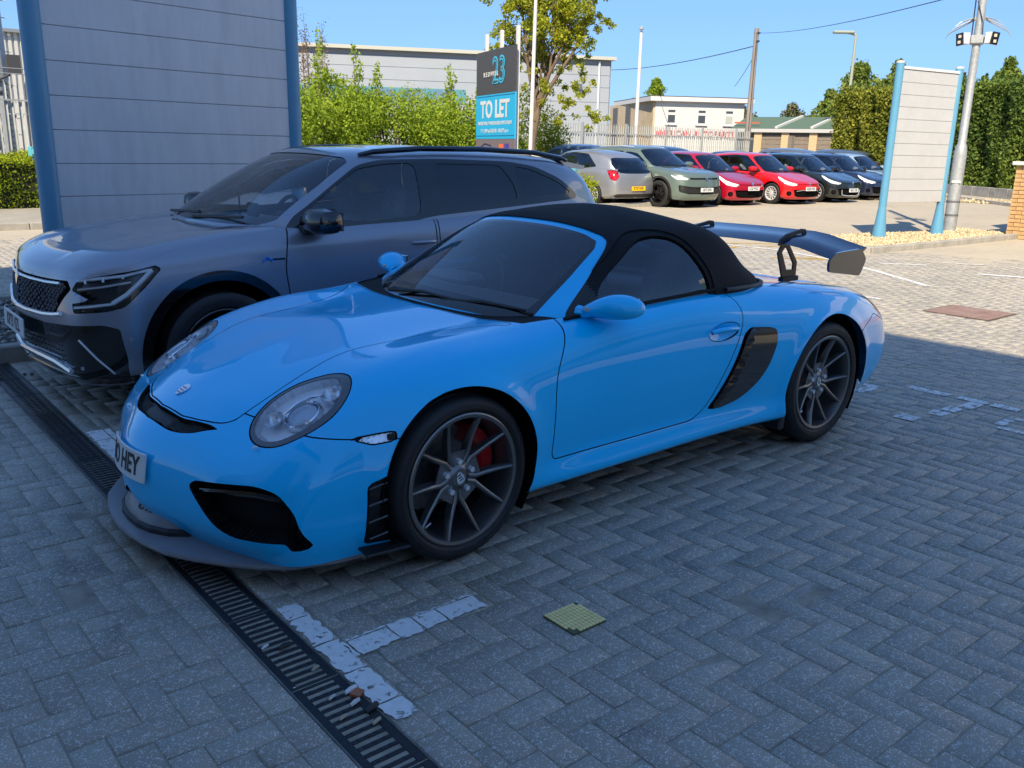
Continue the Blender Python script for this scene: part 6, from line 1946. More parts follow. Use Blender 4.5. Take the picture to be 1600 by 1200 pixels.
M_CREAM = mat('parapet_cream', (.42, .42, .36), rough=.6)
M_BRICK = mat('buff_brick', (.42, .24, .10), rough=.85, color2=(.56, .36, .17), nscale=3.5, bump=.002, bscale=120)

M_TOTW = mat('totem_panel_sun_toned', (.45, .46, .47), rough=.5, noise=.04, nscale=4, rnoise=.05)  # same panels as the shaded totem, coloured darker to offset the full sun
def totem(L, R, h, pb, pt, nj, label, r=.085, flare=True, panel_mat=None, name='totem_sign'):
    """two round posts with a stack of flat cladding boards between them"""
    root = empty(name, (L[0], L[1], gz(*L)), math.atan2(R[1]-L[1], R[0]-L[0]), label, 'sign')
    W = math.hypot(R[0]-L[0], R[1]-L[1])
    for x in (0, W):
        b = MB()
        if flare:
            b.lathe([(r, .55), (r, h)], c=(x, 0, 0), n=20)
            b.lathe([(r*1.9, 0), (r*1.75, .12), (r*1.25, .42), (r, .60)], c=(x, 0, 0), n=20)
        else: b.lathe([(r, 0), (r, h)], c=(x, 0, 0), n=32)
        po = b.build('post', M_TOTB, root, smooth=True)
        MB().lathe([(r*1.05, h), (r*1.05, h+.03), (0, h+.045)], c=(x, 0, 0), n=20).build('post_cap', M_WHITE, po, smooth=True)
    n = nj; ph = (pt-pb)/n
    for k in range(n):
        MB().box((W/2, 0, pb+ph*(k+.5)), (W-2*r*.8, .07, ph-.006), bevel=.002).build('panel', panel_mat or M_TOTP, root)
    MB().box((W/2, 0, (pb+pt)/2), (W-2*r*.8-.05, .055, pt-pb-.02)).build('panel_core', mat('joint_dark', (.24, .26, .28), rough=.8), root)
    MB().box((W/2, 0, pt+.03), (W-2*r*.7, .10, .045)).build('top_rail', M_TOTP, root)
    return root

def palisade(p0, p1, h, label, pitch=.155, w=.068, name='palisade_fence', splay=False):
    L = math.hypot(p1[0]-p0[0], p1[1]-p0[1]); ang = math.atan2(p1[1]-p0[1], p1[0]-p0[0])
    root = empty(name, (p0[0], p0[1], gz(*p0)), ang, label, 'fence')
    dz = (gz(*p1)-gz(*p0))/L
    b = MB()
    prof = [(-w/2, .0), (-w/5, .022), (w/5, .022), (w/2, .0)]
    V = []; F = []
    for x, y in prof: V += [(x, y, .05)]
    for x, y in prof: V += [(x, y, h-.12)]
    V += [(-w/2, 0, h-.12), (0, .012, h), (w/2, 0, h-.12), (0, 0, h-.16)]
    F = [(0, 1, 5, 4), (1, 2, 6, 5), (2, 3, 7, 6), (4, 5, 9), (5, 6, 9), (6, 7, 9)]
    b.add(V, F); p = b.build('pale', M_PALE, root)
    n = int(L/pitch)
    for i in range(n):
        if i == 0: o = p
        else: o = p.copy(); COL.objects.link(o); o.parent = root
        o.location = (i*pitch, .03, dz*i*pitch); o.rotation_euler = (random.gauss(0, .004), random.gauss(0, .006), 0)
    for z in (.45, h-.45):
        MB().tube([(0, 0, z), (L, 0, z+dz*L)], .026, 4).build('rail', M_PALE, root)
    for k in range(int(L/2.75)+1):
        x = k*2.75; MB().box((x, -.04, h/2+dz*x-.05), (.10, .055, h+.1)).build('fence_post', M_PALE, root)
    return root

def wall_panels(root, A, Bp, z0, zs, mats, thick=.25):
    """facade from A to Bp: stacked horizontal cladding bands, each a part"""
    L = math.hypot(Bp[0]-A[0], Bp[1]-A[1]); ang = math.atan2(Bp[1]-A[1], Bp[0]-A[0])
    mx, my = (A[0]+Bp[0])/2, (A[1]+Bp[1])/2
    for (a, b_), m in zip(zip(zs[:-1], zs[1:]), mats):
        MB().box((mx, my, (a+b_)/2), (L, thick, b_-a-.03), rz=ang).build('cladding_band', m, root)
    MB().box((mx, my, (zs[0]+zs[-1])/2), (L-.1, thick-.08, zs[-1]-zs[0]-.1), rz=ang).build('wall_core', M_CLADD, root)

def build_environment():
    gs = lambda x, y: gz(x, y)
    # -------- stone bed on the left with the tall totem
    k = kerb_run([(BED1[0], BED1[3]-.06), (BED1[1], BED1[3]-.06)], h=.12)
    k2 = kerb_run([(BED1[0], BED1[2]+.06), (BED1[1], BED1[2]+.06)], h=.12)
    stones('bed_stones', (BED1[0], BED1[1], BED1[2]+.12, BED1[3]-.12), 15000, .021, ((.15, .145, .135), (.44, .42, .38)), zf=.075)
    o = MB().box(((BED1[0]+BED1[1])/2, (BED1[2]+BED1[3])/2, .03), (BED1[1]-BED1[0], BED1[3]-BED1[2]-.24, .08)).build('bed_soil', mat('soil', (.07, .06, .045), rough=1, noise=.3), None); tag(o, kind='structure')
    totem((1.23, -5.08), (-1.22, -5.43), 3.7, .22, 3.55, 12, 'tall grey panelled totem sign on dark blue posts behind the grey car', r=.083, flare=False)
    # fallen bits near the kerb
    for i in range(9):
        x, y = random.uniform(1.7, 2.6), random.uniform(-3.4, -2.9)
        o = MB().box((x, y, .012), (.028, .02, .014), rz=random.uniform(0, 3), bevel=.004).build('loose_stone', MATS['stone_bed_stones'])
        tag(o, 'small grey stone spilled from the bed onto the paving by the kerb', 'stone', 'stones spilled by the kerb')
    # -------- far pavement, left hedge
    kerb_run([(-22, -12.9), (8, -13.5)], h=.12)
    fw = []
    xs = np.linspace(-22, 8, 16)
    V = []; F = []
    for x in xs:
        ya = -12.9-(x+22)/30*.6-.06
        V += [(x, ya, gz(x, ya)+.10), (x, ya-3.4, gz(x, ya-3.4)+.10)]
    for i in range(15): F.append((2*i, 2*i+1, 2*i+3, 2*i+2))
    # only left of the parked row
    V2 = [v for v in V]
    fo = mesh_obj('footpath', V2[:], [f for f in F if V2[f[0]][0] > -9], mat('footpath_concrete', (.26, .24, .20), rough=.9, color2=(.36, .33, .27), nscale=3, detail=8)); tag(fo, kind='structure')
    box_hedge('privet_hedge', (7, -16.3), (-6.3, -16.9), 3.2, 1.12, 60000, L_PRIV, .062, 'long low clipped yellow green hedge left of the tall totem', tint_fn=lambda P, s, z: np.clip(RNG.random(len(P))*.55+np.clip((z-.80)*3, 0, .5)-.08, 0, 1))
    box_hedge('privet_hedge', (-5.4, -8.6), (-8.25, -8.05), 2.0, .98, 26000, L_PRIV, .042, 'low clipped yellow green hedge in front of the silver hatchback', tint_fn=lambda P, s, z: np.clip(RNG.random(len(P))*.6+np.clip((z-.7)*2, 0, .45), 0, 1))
    def bluebox(x, y, z0, label):
        r = empty('bollard_light', (x, y, gs(x, y)), .3, label, 'bollard light')
        MB().box((0, 0, z0/2), (.07, .07, z0)).build('stem', M_TOTB, r)
        m = mat('bollard_teal', (.10, .38, .46), rough=.5)
        hd = MB().box((0, 0, z0+.10), (.13, .13, .20), bevel=.008).build('lamp_head', m, r)
        MB().box((0, .14, z0+.10), (.10, .16, .11), bevel=.008).build('side_arm', m, hd)
    bluebox(-1.15, -17.2, 1.10, 'small teal bollard lamp standing in the hedge left of the tall totem')
    bluebox(-8.6, -9.2, 1.02, 'small teal bollard lamp beside the driver door of the silver hatchback')
    # -------- bushes between totem and sign
    spec = [(-6.6, -19.5, 3.4, 2.6, 3.1, 26000, ((-.5, 3.9), (.5, 3.7))), (-8.7, -18.8, 3.2, 2.4, 3.2, 26000, ((-.9, 3.9), (.2, 4.15))), (-10.6, -18.2, 3.0, 2.2, 2.9, 24000, ((.7, 3.45),)), (-12.5, -18.0, 2.8, 2.2, 2.85, 22000, ((.3, 3.55), (-.8, 3.4))), (-14.6, -19.2, 2.6, 2.0, 2.3, 14000, ())]
    lab = ['leafy yellow green hawthorn bush next to the post of the tall totem', 'leafy hawthorn bush with an upright shoot, below the bare brown sapling', 'bright green hawthorn bush in the middle of the row behind the grey car', 'bright green hawthorn bush directly left of the letting board', 'lower green bush behind the letting board at the fence']
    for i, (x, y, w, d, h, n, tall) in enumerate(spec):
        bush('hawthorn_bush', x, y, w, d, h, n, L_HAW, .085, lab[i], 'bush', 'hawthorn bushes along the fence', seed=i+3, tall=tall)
    # bare brown sapling
    r = empty('bare_sapling', (-9.4, -21.0, gs(-9.4, -21)), 0, 'slender sapling with brown buds rising above the hawthorn bushes', 'tree')
    b = MB(); tips = []
    rd = random.Random(5)
    for k in range(9):
        x0, y0 = rd.uniform(-.45, .45), rd.uniform(-.3, .3); hh = rd.uniform(3.7, 5.3)
        pts = [(x0*.4, y0*.4, 0), (x0*.9, y0, hh*.5), (x0*1.3+rd.uniform(-.15, .15), y0*1.3, hh)]
        b.tube(pts, [.03, .018, .005], 5, caps=False)
        for q in range(70):
            t = rd.uniform(.35, 1.0); c = Vector(pts[1])*(1-t)*2+Vector(pts[2])*(2*t-1) if t > .5 else Vector(pts[1])
            for _ in range(5): tips.append((c.x+rd.gauss(0, .09), c.y+rd.gauss(0, .09), c.z+rd.gauss(0, .12)))
    b.build('stem', M_TWIG, r)
    leaves_mesh('buds', np.array(tips), .055, L_BUD, r)
    # -------- spring tree with pale yellow leaves
    r = empty('spring_tree', (-15.3, -18.0, gs(-15.3, -18)), 0, 'tall young tree with thin yellow green spring leaves behind the white pole', 'tree')
    b = MB(); b.tube([(-.05, 0, 0), (.05, .02, 1.6), (-.12, .05, 2.6)], [.16, .13, .11], 10, caps=False)
    tr = b.build('trunk', M_BARK, r, smooth=True)
    b = MB()
    tips = []
    for k in range(6):
        a = k*1.05
        tips += tree_bits(b, (-.12, .05, 2.3+.12*k), (-.12+.75*math.cos(a), .75*math.sin(a), 4.0+.25*k), .075, 2, .45, 4, seed=k+11)
    b.build('limbs', M_BARK, r, smooth=True)
    cl = [(t.x, t.y, t.z, .24, .24, .30) for t in tips]
    for (dx, dy, z, w) in ((-.9, .4, 4.0, .5), (-1.1, .6, 5.0, .55), (.2, .1, 5.2, .6), (.9, -.5, 5.6, .5), (-.8, .5, 6.0, .6), (.4, 0, 6.3, .7), (-1.2, .8, 3.3, .35), (.8, -.4, 2.6, .35), (-.6, .5, 2.5, .4), (-1.5, 1.0, 2.4, .35), (.9, -.5, 4.4, .4), (-1.3, .9, 5.8, .4), (-.4, .3, 3.4, .6), (.6, -.2, 3.4, .6), (-1.0, .7, 4.4, .6), (.3, 0, 4.6, .7), (-1.6, 1.0, 5.2, .5)):
        for q in range(9): cl.append((dx+RNG.normal(0, w*.7), dy+RNG.normal(0, w*.7), z+RNG.normal(0, w*.6), .15, .15, .12))
    P, i = clump_points(cl, 26000, .1)
    leaves_mesh('foliage', P, .092, L_TREE, r)
    # low green growth by the fence right of the tree
    bush('shrub', -17.4, -20.6, 3.4, 1.4, 3.1, 12000, L_TREE, .08, 'thin shrub growing at the fence right of the white pole', seed=31, clumpn=14)
    # white slim pole
    r = empty('white_pole', (-11.9, -14.15, gs(-11.9, -14.15)), 0, 'slim white leaning pole in front of the spring tree', 'pole')
    MB().tube([(0, 0, 0), (-.10, -.06, 3), (-.30, -.2, 8)], [.055, .05, .035], 10).build('shaft', M_WHITE, r, smooth=True)
    # parking bollard with yellow top
    r = empty('ticket_post', (-10.45, -12.3, gs(-10.4, -12.3)), .4, 'white post with a yellow cap beside the letting board', 'post')
    MB().box((0, 0, .62), (.26, .20, 1.24), bevel=.02).build('body', M_WHITE, r)
    MB().lathe([(.17, 1.24), (.19, 1.30), (.16, 1.37), (.0, 1.40)], n=18).build('cap', M_WHITE, r, smooth=True)
    MB().lathe([(.09, 1.385), (.085, 1.42), (.0, 1.435)], n=14).build('beacon', mat('beacon_yellow', (.75, .45, .02), rough=.4), r, smooth=True)
    MB().box((.04, .102, 1.02), (.14, .01, .20)).build('screen', mat('screen_dark', (.05, .06, .08), rough=.2), r)
    # -------- letting board
    A, Bq = Vector((-9.72, -13.5)), Vector((-9.10, -11.35))
    d = (Bq-A); W = d.length; ang = math.atan2(d.y, d.x)
    r = empty('letting_board', (A.x, A.y, gs(A.x, A.y)), ang, 'large dark and turquoise TO LET board on white posts behind the grey car', 'sign')
    for x in (.35, W/2+.1, W-.15): MB().box((x, .09, 1.95), (.07, .07, 3.9)).build('post', M_WHITE, r)
    MB().box((W/2, 0, 3.06), (W, .03, .92)).build('top_board', mat('board_charcoal', (.055, .052, .052), rough=.5), r)
    tb = MB().box((W/2, -.002, 2.13), (W, .036, .94)).build('let_board', mat('board_turquoise', (.02, .36, .62), rough=.45), r)
    MB().box((W/2, 0, 1.42), (W, .03, .48)).build('logo_board', mat('board_mauve', (.16, .13, .14), rough=.5), r)
    MB().box((W/2, -.022, 2.565), (W, .004, .012)).build('board_line', mat('line_navy', (.01, .08, .20), rough=.5), tb)
    MB().box((W/2, -.022, 1.725), (W, .004, .012)).build('board_line', mat('line_navy', (.01, .08, .20), rough=.5), tb)
    TM = lambda x, z: Matrix.Translation((x, -.024, z)) @ Matrix.Rotation(math.pi/2, 4, 'X')
    BT = mat('print_turquoise', (.03, .42, .66), rough=.5)
    make_text('lettering', '23', .78, BT, r, .002, M=TM(W*.60, 3.06), sx=.95, bold=.012)
    make_text('lettering_inline', '23', .78, mat('board_charcoal', (.055, .052, .052)), r, .0022, M=TM(W*.60, 3.06) @ Matrix.Translation((0, 0, .002)), sx=.95, bold=-.022)
    make_text('lettering', 'R E D H I L L', .135, M_WHITE, r, .003, M=TM(W*.40, 3.02) @ Matrix.Translation((0, 0, .004)), bold=.003, sx=1.15)
    make_text('lettering', 'TO LET', .50, M_WHITE, tb, .002, M=TM(W*.50, 2.27), sx=1.0, bold=.016)
    make_text('lettering', 'INDUSTRIAL / WAREHOUSE UNITS FROM', .105, M_WHITE, tb, .001, M=TM(W*.50, 1.99), bold=.002)
    make_text('lettering', 'FT: 1,399 sq ft 20,128 - 150,277 sq m', .105, M_WHITE, tb, .001, M=TM(W*.50, 1.83), bold=.002)
    MB().box((W*.68, -.02, 1.47), (.22, .006, .16)).build('logo_patch', mat('logo_orange', (.75, .13, .04), rough=.5), r)
    MB().box((W*.82, -.02, 1.47), (.24, .006, .18)).build('logo_patch', mat('logo_purple', (.07, .04, .28), rough=.5), r)
    MB().tube([(W*.12, -.02, 1.46), (W*.25, -.02, 1.56), (W*.42, -.02, 1.52), (W*.44, -.02, 1.46)], .012, 4).build('logo_arc', mat('logo_navy', (.02, .03, .12), rough=.5), r)
    # -------- palisade fences
    palisade((-2.0, -24.4), (-36.5, -25.2), 2.50, 'long grey steel palisade fence behind the parked cars')
    palisade((3.5, -20.2), (-4.6, -21.2), 2.75, 'tall galvanised palisade fence behind the left hedge', pitch=.16, w=.075)
    for z in (3.0, 3.12):
        o = MB().tube([(3.5, -20.25, z), (-4.6, -21.2, z)], .012, 5).build('fence_wire', M_GALV); tag(o, 'taut wire strung above the left palisade fence' if z > 3.05 else 'lower taut wire just above the points of the left palisade fence', 'wire')
    # mast at the left edge
    r = empty('steel_mast', (-2.2, -26.2, gs(-2.2, -26.2)), 0, 'thick galvanised mast with climbing pegs at the left edge of the yard', 'mast')
    b = MB(); b.lathe([(.42, 0), (.40, 2), (.36, 7), (.3, 12)], n=12); b.build('shaft', M_GALV, r)
    for i in range(14):
        z = 1.5+.45*i; MB().cyl((-.38+.01*i*.3, .1, z), (-.52, .14, z), .012, n=6).build('climbing_peg', M_GALV, r)
    b = MB()
    for i in range(7):
        z = .9+.32*i; b.tube([(.25, .42, z), (-.35, .46, z+.3)], .03, 5); b.tube([(-.35, .46, z), (.25, .42, z+.3)], .03, 5)
    b.build('cable_ladder', mat('ladder_dark', (.03, .035, .04), rough=.6), r)
    MB().box((-.45, .5, 3.4), (.34, .2, .5)).build('junction_box', mat('box_dark', (.05, .05, .055), rough=.6), r)
    # white shed far left
    r = empty('white_shed', (-8.3, -49, gs(-8, -49)), 0, 'white profiled shed behind the mast at the left edge', 'building')
    zs = [0, 1.7, 6.2]
    for i in range(34): MB().box((-4+.3*i*.9, 0, 3.2), (.15, .10, 6.4)).build('cladding_rib', mat('shed_white', (.50, .50, .48), rough=.6), r)
    MB().box((.4, -.3, 3.2), (10, .5, 6.4)).build('wall', mat('shed_white', (.50, .50, .48), rough=.6), r)
    MB().box((.4, -.1, 6.45), (10.3, .8, .16)).build('roof_edge', M_CLADD, r)
    # -------- grey warehouse
    r = empty('warehouse', (0, 0, 0), 0, 'long light grey warehouse with a teal band behind the bushes', 'building')
    A, Bq = (-12.0, -65.4), (-48.3, -47.5)
    wall_panels(r, A, Bq, 0, [.3, 3.0, 4.15, 5.2, 6.3, 7.2, 7.95, 8.3], [M_WARE]*6+[M_CLADD])  # dark top band paints the shadow under the parapet
    ang = math.atan2(Bq[1]-A[1], Bq[0]-A[0]); L = math.hypot(Bq[0]-A[0], Bq[1]-A[1]); ux, uy = (Bq[0]-A[0])/L, (Bq[1]-A[1])/L; nx, ny = uy, -ux
    if (CAM[0]-A[0])*nx+(CAM[1]-A[1])*ny < 0: nx, ny = -nx, -ny
    cx, cy = (A[0]+Bq[0])/2, (A[1]+Bq[1])/2
    MB().box((cx+nx*.1, cy+ny*.1, 8.43), (L+.7, .9, .24), rz=ang).build('parapet', M_CREAM, r)
    MB().box((A[0]+ux*L*.46+nx*.14, A[1]+uy*L*.46+ny*.14, 5.25), (L*.52, .06, 1.05), rz=ang).build('teal_band', M_TEAL, r)
    for i in range(9):
        s = L*(.24+.055*i); MB().box((A[0]+ux*s+nx*.18, A[1]+uy*s+ny*.18, 5.25), (1.5, .05, .85), rz=ang).build('window', mat('far_window_blue', (.12, .20, .28), rough=.1), r)
    s = L-.9
    MB().cyl((A[0]+ux*s+nx*.22, A[1]+uy*s+ny*.22, 0), (A[0]+ux*s+nx*.22, A[1]+uy*s+ny*.22, 8.2), .09, n=8).build('downpipe', M_CLADL, r)
    MB().box((Bq[0]-nx*8+ux*.02, Bq[1]-ny*8+uy*.02, 4.2), (.2, 16, 8.3), rz=ang).build('end_wall', M_CLADD, r)
    MB().box((A[0]+ux*(L-2.6)+nx*.35, A[1]+uy*(L-2.6)+ny*.35, 6.3), (.55, .35, .42), rz=ang).build('floodlight', mat('flood_dark', (.10, .11, .13), rough=.5), r)
    # -------- white flat roofed building with red lettering
    r = empty('white_building', (0, 0, 0), 0, 'white weatherboarded flat roofed building with red lettering and three small windows', 'building')
    Cn, Rt, Lf = Vector((-59.8, -52.9)), Vector((-66.9, -48.4)), Vector((-65.0, -63.5))
    d = (Rt-Cn); W = d.length; ang = math.atan2(d.y, d.x)
    nrm = Vector((-d.y, d.x)).normalized()
    if nrm.dot(Vector((CAM[0], CAM[1]))-Cn) < 0: nrm = -nrm
    mb = mat('white_weatherboard', (.56, .56, .55), rough=.6)
    P = lambda s, o=0: (Cn.x+d.x/W*s+nrm.x*o, Cn.y+d.y/W*s+nrm.y*o)
    zb = .3
    for k in range(26):
        z = zb+.225*k; x, y = P(W/2, .0)
        MB().box((x, y, z+.11), (W, .20, .218), rz=ang, rot=Matrix.Rotation(ang, 3, 'Z') @ Matrix.Rotation(.03, 3, 'X')).build('weatherboard', mb, r)
    x, y = P(W/2, -.3); MB().box((x, y, 3.2), (W-.1, .5, 5.9), rz=ang).build('wall_core', M_WHITE, r)
    d2 = (Lf-Cn); W2 = d2.length; a2 = math.atan2(d2.y, d2.x)
    MB().box(((Cn.x+Lf.x)/2, (Cn.y+Lf.y)/2, 3.1), (W2, .3, 6.0), rz=a2).build('brick_wall', mat('far_buff_brick', (.42, .34, .22), rough=.9, color2=(.52, .43, .30), nscale=1.5), r)
    for s in (.55, .86): MB().box((Cn.x+d2.x*s+.1, Cn.y+d2.y*s+.1, 3.0), (1.3, .35, 5.6), rz=a2).build('recess_door', mat('far_door_dark', (.10, .10, .11), rough=.6), r)
    # roof slab with white fascia, overhanging
    def slab(pts, z0, z1, nm, m):
        n = len(pts); V = [(x, y, z0) for x, y in pts]+[(x, y, z1) for x, y in pts]
        F = [tuple(reversed(range(n))), tuple(range(n, 2*n))]+[(i, (i+1) % n, (i+1) % n+n, i+n) for i in range(n)]
        return mesh_obj(nm, V, F, m, r)
    back = Vector((-nrm.x, -nrm.y))*10
    oC = Cn+nrm*.6-d/W*.6; oR = Rt+nrm*.6+d/W*.7; oL = Lf+Vector((.4, .7)); oB = Rt+back
    slab([(oC.x, oC.y), (oR.x, oR.y), (oB.x, oB.y), (oL.x, oL.y)], 6.05, 6.42, 'roof_fascia', M_WHITE)
    slab([(oC.x, oC.y), (oR.x, oR.y), (oB.x, oB.y), (oL.x, oL.y)], 6.423, 6.50, 'roof_sheet', mat('roof_felt', (.08, .08, .085), rough=.9))
    for i, s in enumerate((1.55, 4.4, 7.0)):
        x, y = P(s, .13)
        w = MB().box((x, y, 4.75), (.86, .06, 1.36), rz=ang).build('window', M_WHITE, r)
        x, y = P(s, .17)
        MB().box((x, y, 5.22), (.66, .03, .20), rz=ang).build('pane', mat('far_pane', (.05, .06, .07), rough=.1), w)
        MB().box((x, y, 4.55), (.66, .03, .66), rz=ang).build('pane', mat('far_pane', (.05, .06, .07), rough=.1) if i < 2 else mat('far_blind', (.35, .38, .36), rough=.6), w)
        x, y = P(s, .2); MB().box((x, y, 4.03), (1.1, .16, .08), rz=ang).build('window_sill', M_WHITE, w)
    x, y = P(W/2-.35, .16)
    xd = Vector((d.x/W, d.y/W, 0))
    if (xd.cross(Vector((0, 0, 1)))).dot(Vector((nrm.x, nrm.y, 0))) < 0: xd = -xd
    make_text('red_lettering', 'AMERICAN AUTOPARTS', .72, mat('red_sign_paint', (.55, .04, .06), rough=.5), r, .02, M=frame_mat((x, y, 3.25), xd, (0, 0, 1)), sx=.96, bold=.012)
    # -------- low shed with green roof
    r = empty('low_shed', (0, 0, 0), 0, 'low brick and timber shed with green roof between pole and hedge', 'building')
    A, Bq = Vector((-59.9, -43.9)), Vector((-64.8, -32.6)); d = Bq-A; W = d.length; ang = math.atan2(d.y, d.x)
    nrm = Vector((-d.y, d.x)).normalized()
    if nrm.dot(Vector((CAM[0], CAM[1]))-A) < 0: nrm = -nrm
    P = lambda s, o=0: (A.x+d.x/W*s+nrm.x*o, A.y+d.y/W*s+nrm.y*o)
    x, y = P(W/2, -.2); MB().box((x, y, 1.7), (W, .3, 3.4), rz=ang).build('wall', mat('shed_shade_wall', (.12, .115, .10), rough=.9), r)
    x, y = P(W/2, .25); MB().box((x, y, 3.48), (W+.6, .35, .30), rz=ang).build('fascia', mat('shed_fascia', (.40, .40, .40), rough=.6), r)
    wd = mat('weathered_boards', (.12, .10, .08), rough=.9, color2=(.24, .20, .16), nscale=3, stretch=(1, 1, 12))
    for i in range(5):
        s = 1.95+2.2*i
        x, y = P(s, .05); MB().box((x, y, 1.65), (.62, .30, 3.3), rz=ang).build('brick_pier', mat('far_pier_brick', (.45, .34, .20), rough=.9), r)
        if i > 0:
            for q in range(8):
                x, y = P(s-1.1, .0); MB().box((x, y, .42+.36*q), (1.7, .10, .34), rz=ang).build('timber_board', wd, r)
    for q in range(3):
        x, y = P(.35+.52*q, .02); MB().box((x, y, 2.25), (.42, .08, .9), rz=ang).build('window', mat('far_pane', (.05, .06, .07), rough=.1), r)
    V = []; F = []
    a = P(-.3, .45); b2 = P(W+.3, .45); c2 = P(W+.3, -5); d3 = P(-.3, -5)
    V = [(*a, 3.63), (*b2, 3.63), (*c2, 4.75), (*d3, 4.75)]
    mesh_obj('roof', V, [(0, 1, 2, 3)], mat('green_felt_roof', (.08, .13, .09), rough=.9), r)
    for s in (3.4, 6.2):
        q0 = P(s, .4); q1 = P(s+1.1, -4.9); MB().tube([(*q0, 3.68), (*q1, 4.78)], .16, 4).build('roof_rib', M_WHITE, r)
    q0 = P(-.2, -.4); q1 = P(1.9, -.4); MB().tube([(*q0, 4.1), (*q1, 4.1)], .09, 4).build('ridge_tiles', mat('red_tiles', (.40, .10, .06), rough=.8), r)
    # white low wall and posts in front of the shed
    o = MB().box((-55.0, -36.0, 1.15), (16, .2, .35), rz=ang).build('white_barrier', M_WHITE); tag(o, 'long white barrier rail in front of the low shed', 'barrier')
    o = MB().box((-52.0, -33.2, 1.5), (.32, .3, 2.7)).build('timber_post', wd); tag(o, 'short dark timber post before the white barrier', 'post')
    # flagpole, telegraph pole, wires
    r = empty('flagpole', (-45.3, -41.6, gs(-45.3, -41.6)), 0, 'slim white flagpole in front of the white building', 'flagpole')
    MB().tube([(0, 0, 0), (-.12, -.1, 9.3)], [.15, .11], 10).build('shaft', M_WHITE, r, smooth=True); MB().lathe([(.0, 9.3), (.16, 9.4), (.16, 9.5), (0, 9.65)], n=10).build('finial', M_GALV, r)
    r = empty('telegraph_pole', (-47.8, -33.8, gs(-47.8, -33.8)), 0, 'grey wooden telegraph pole beside the white building', 'telegraph pole')
    wp = mat('pole_timber', (.18, .15, .13), rough=.9, color2=(.30, .27, .24), nscale=6, stretch=(1, 1, .1))
    MB().tube([(0, 0, 0), (-.05, -.03, 4.5), (-.1, -.05, 9.1)], [.22, .19, .15], 10).build('shaft', wp, r, smooth=True)
    for z in (8.8, 8.3): MB().box((-.1, 0, z), (.2, .36, .10)).build('bracket', mat('pole_iron', (.05, .05, .05), rough=.7), r)
    MB().tube([(.12, .12, .5), (.06, .1, 8.3)], .03, 5).build('riser_cable', mat('pole_iron', (.05, .05, .05), rough=.7), r)
    wm = mat('cable_black', (.02, .02, .025), rough=.6)
    def wire(a, b_, sag, label, rr=.018):
        pts = []
        for k in range(17):
            t = k/16; pts.append((a[0]+(b_[0]-a[0])*t, a[1]+(b_[1]-a[1])*t, a[2]+(b_[2]-a[2])*t-4*sag*t*(1-t)))
        o = MB().tube(pts, rr, 5).build('overhead_wire', wm); tag(o, label, 'wire')
    wire((-47.9, -33.9, 9.2), (-17.5, -6.2, 5.0), .25, 'overhead wire from the telegraph pole to the camera pole', .012)
    wire((-47.9, -33.9, 8.4), (-70, -72, 10.4), .5, 'overhead wire falling left from the telegraph pole over the white building', .03)
    wire((-48.0, -33.9, 7.9), (-55.5, -41, 6.6), .1, 'steep stay wire from the telegraph pole to the white roof', .02)
    # street lamp
    r = empty('street_lamp', (-53.2, -29.9, gs(-53, -30)), 0, 'street lamp with flat head behind the clipped hedge', 'street lamp')
    gm = mat('lamp_greenish_grey', (.30, .33, .25), rough=.6)
    MB().tube([(0, 0, 0), (0, 0, 8.9)], [.13, .08], 10).build('column', gm, r, smooth=True)
    MB().tube([(0, 0, 8.85), (.45, -.45, 8.98), (.9, -.8, 8.98)], [.07, .06, .05], 8).build('arm', gm, r)
    MB().box((.60, -.55, 9.0), (1.35, .42, .17), rz=-.75, bevel=.05).build('lamp_head', gm, r)
    # -------- clipped conifer hedge, gold on the left and dark green on the right
    def tf(P, s, z): return np.clip(RNG.random(len(P))*.8-.12+.2*np.sin(P[:, 0]*1.3+P[:, 2])*np.cos(P[:, 1]*1.7), 0, 1)
    box_hedge('conifer_hedge', (-40.3, -22.9), (-37.6, -17.6), 5, 4.35, 60000, L_CONY, .15, 'tall clipped golden green hedge left of the white totem', rough=.22, tops=3, tint_fn=tf)
    box_hedge('conifer_hedge', (-37.5, -17.3), (-32.6, -7.5), 5, 4.3, 90000, L_CONI, .13, 'tall dark green conifer hedge behind the camera pole', rough=.22, tops=16, tint_fn=tf)
    # far trees
    def fartree(x, y, h, w, n, label, s=.28, m=None):
        r = empty('broadleaf_tree', (x, y, gs(x, y)), 0, label, 'tree')
        MB().tube([(0, 0, 0), (.1, 0, h*.5)], [.35, .15], 7).build('trunk', M_BARK, r)
        cl = []
        for k in range(70):
            a = RNG.uniform(0, 6.28); q = RNG.uniform(0, 1)**.6; z = RNG.uniform(.2, .97)
            ww = w*math.sin(min(1, z*1.15)*math.pi)**.6
            cl.append((ww*.45*q*math.cos(a), ww*.45*q*math.sin(a), h*z, w*RNG.uniform(.05, .12), w*RNG.uniform(.05, .12), w*RNG.uniform(.05, .11)))
        P, i = clump_points(cl, n, .3); leaves_mesh('crown', P, s, m or L_FAR, r)
    fartree(-69, -38.5, 8.4, 8.5, 14000, 'broad green tree rising behind the golden hedge')
    fartree(-73, -43.5, 6.6, 6, 9000, 'smaller green tree left of the tree behind the hedge')
    fartree(-66, -33.5, 8.3, 6, 9000, 'green tree behind the street lamp column')
    fartree(-84.5, -75, 10.0, 8, 7000, 'grey green treetop just above the white building roof', .3, L_HAW)
    fartree(-46, -17, 6.4, 4, 7000, 'dark conifer top above the hedge right of the white totem', .2, L_CONI)
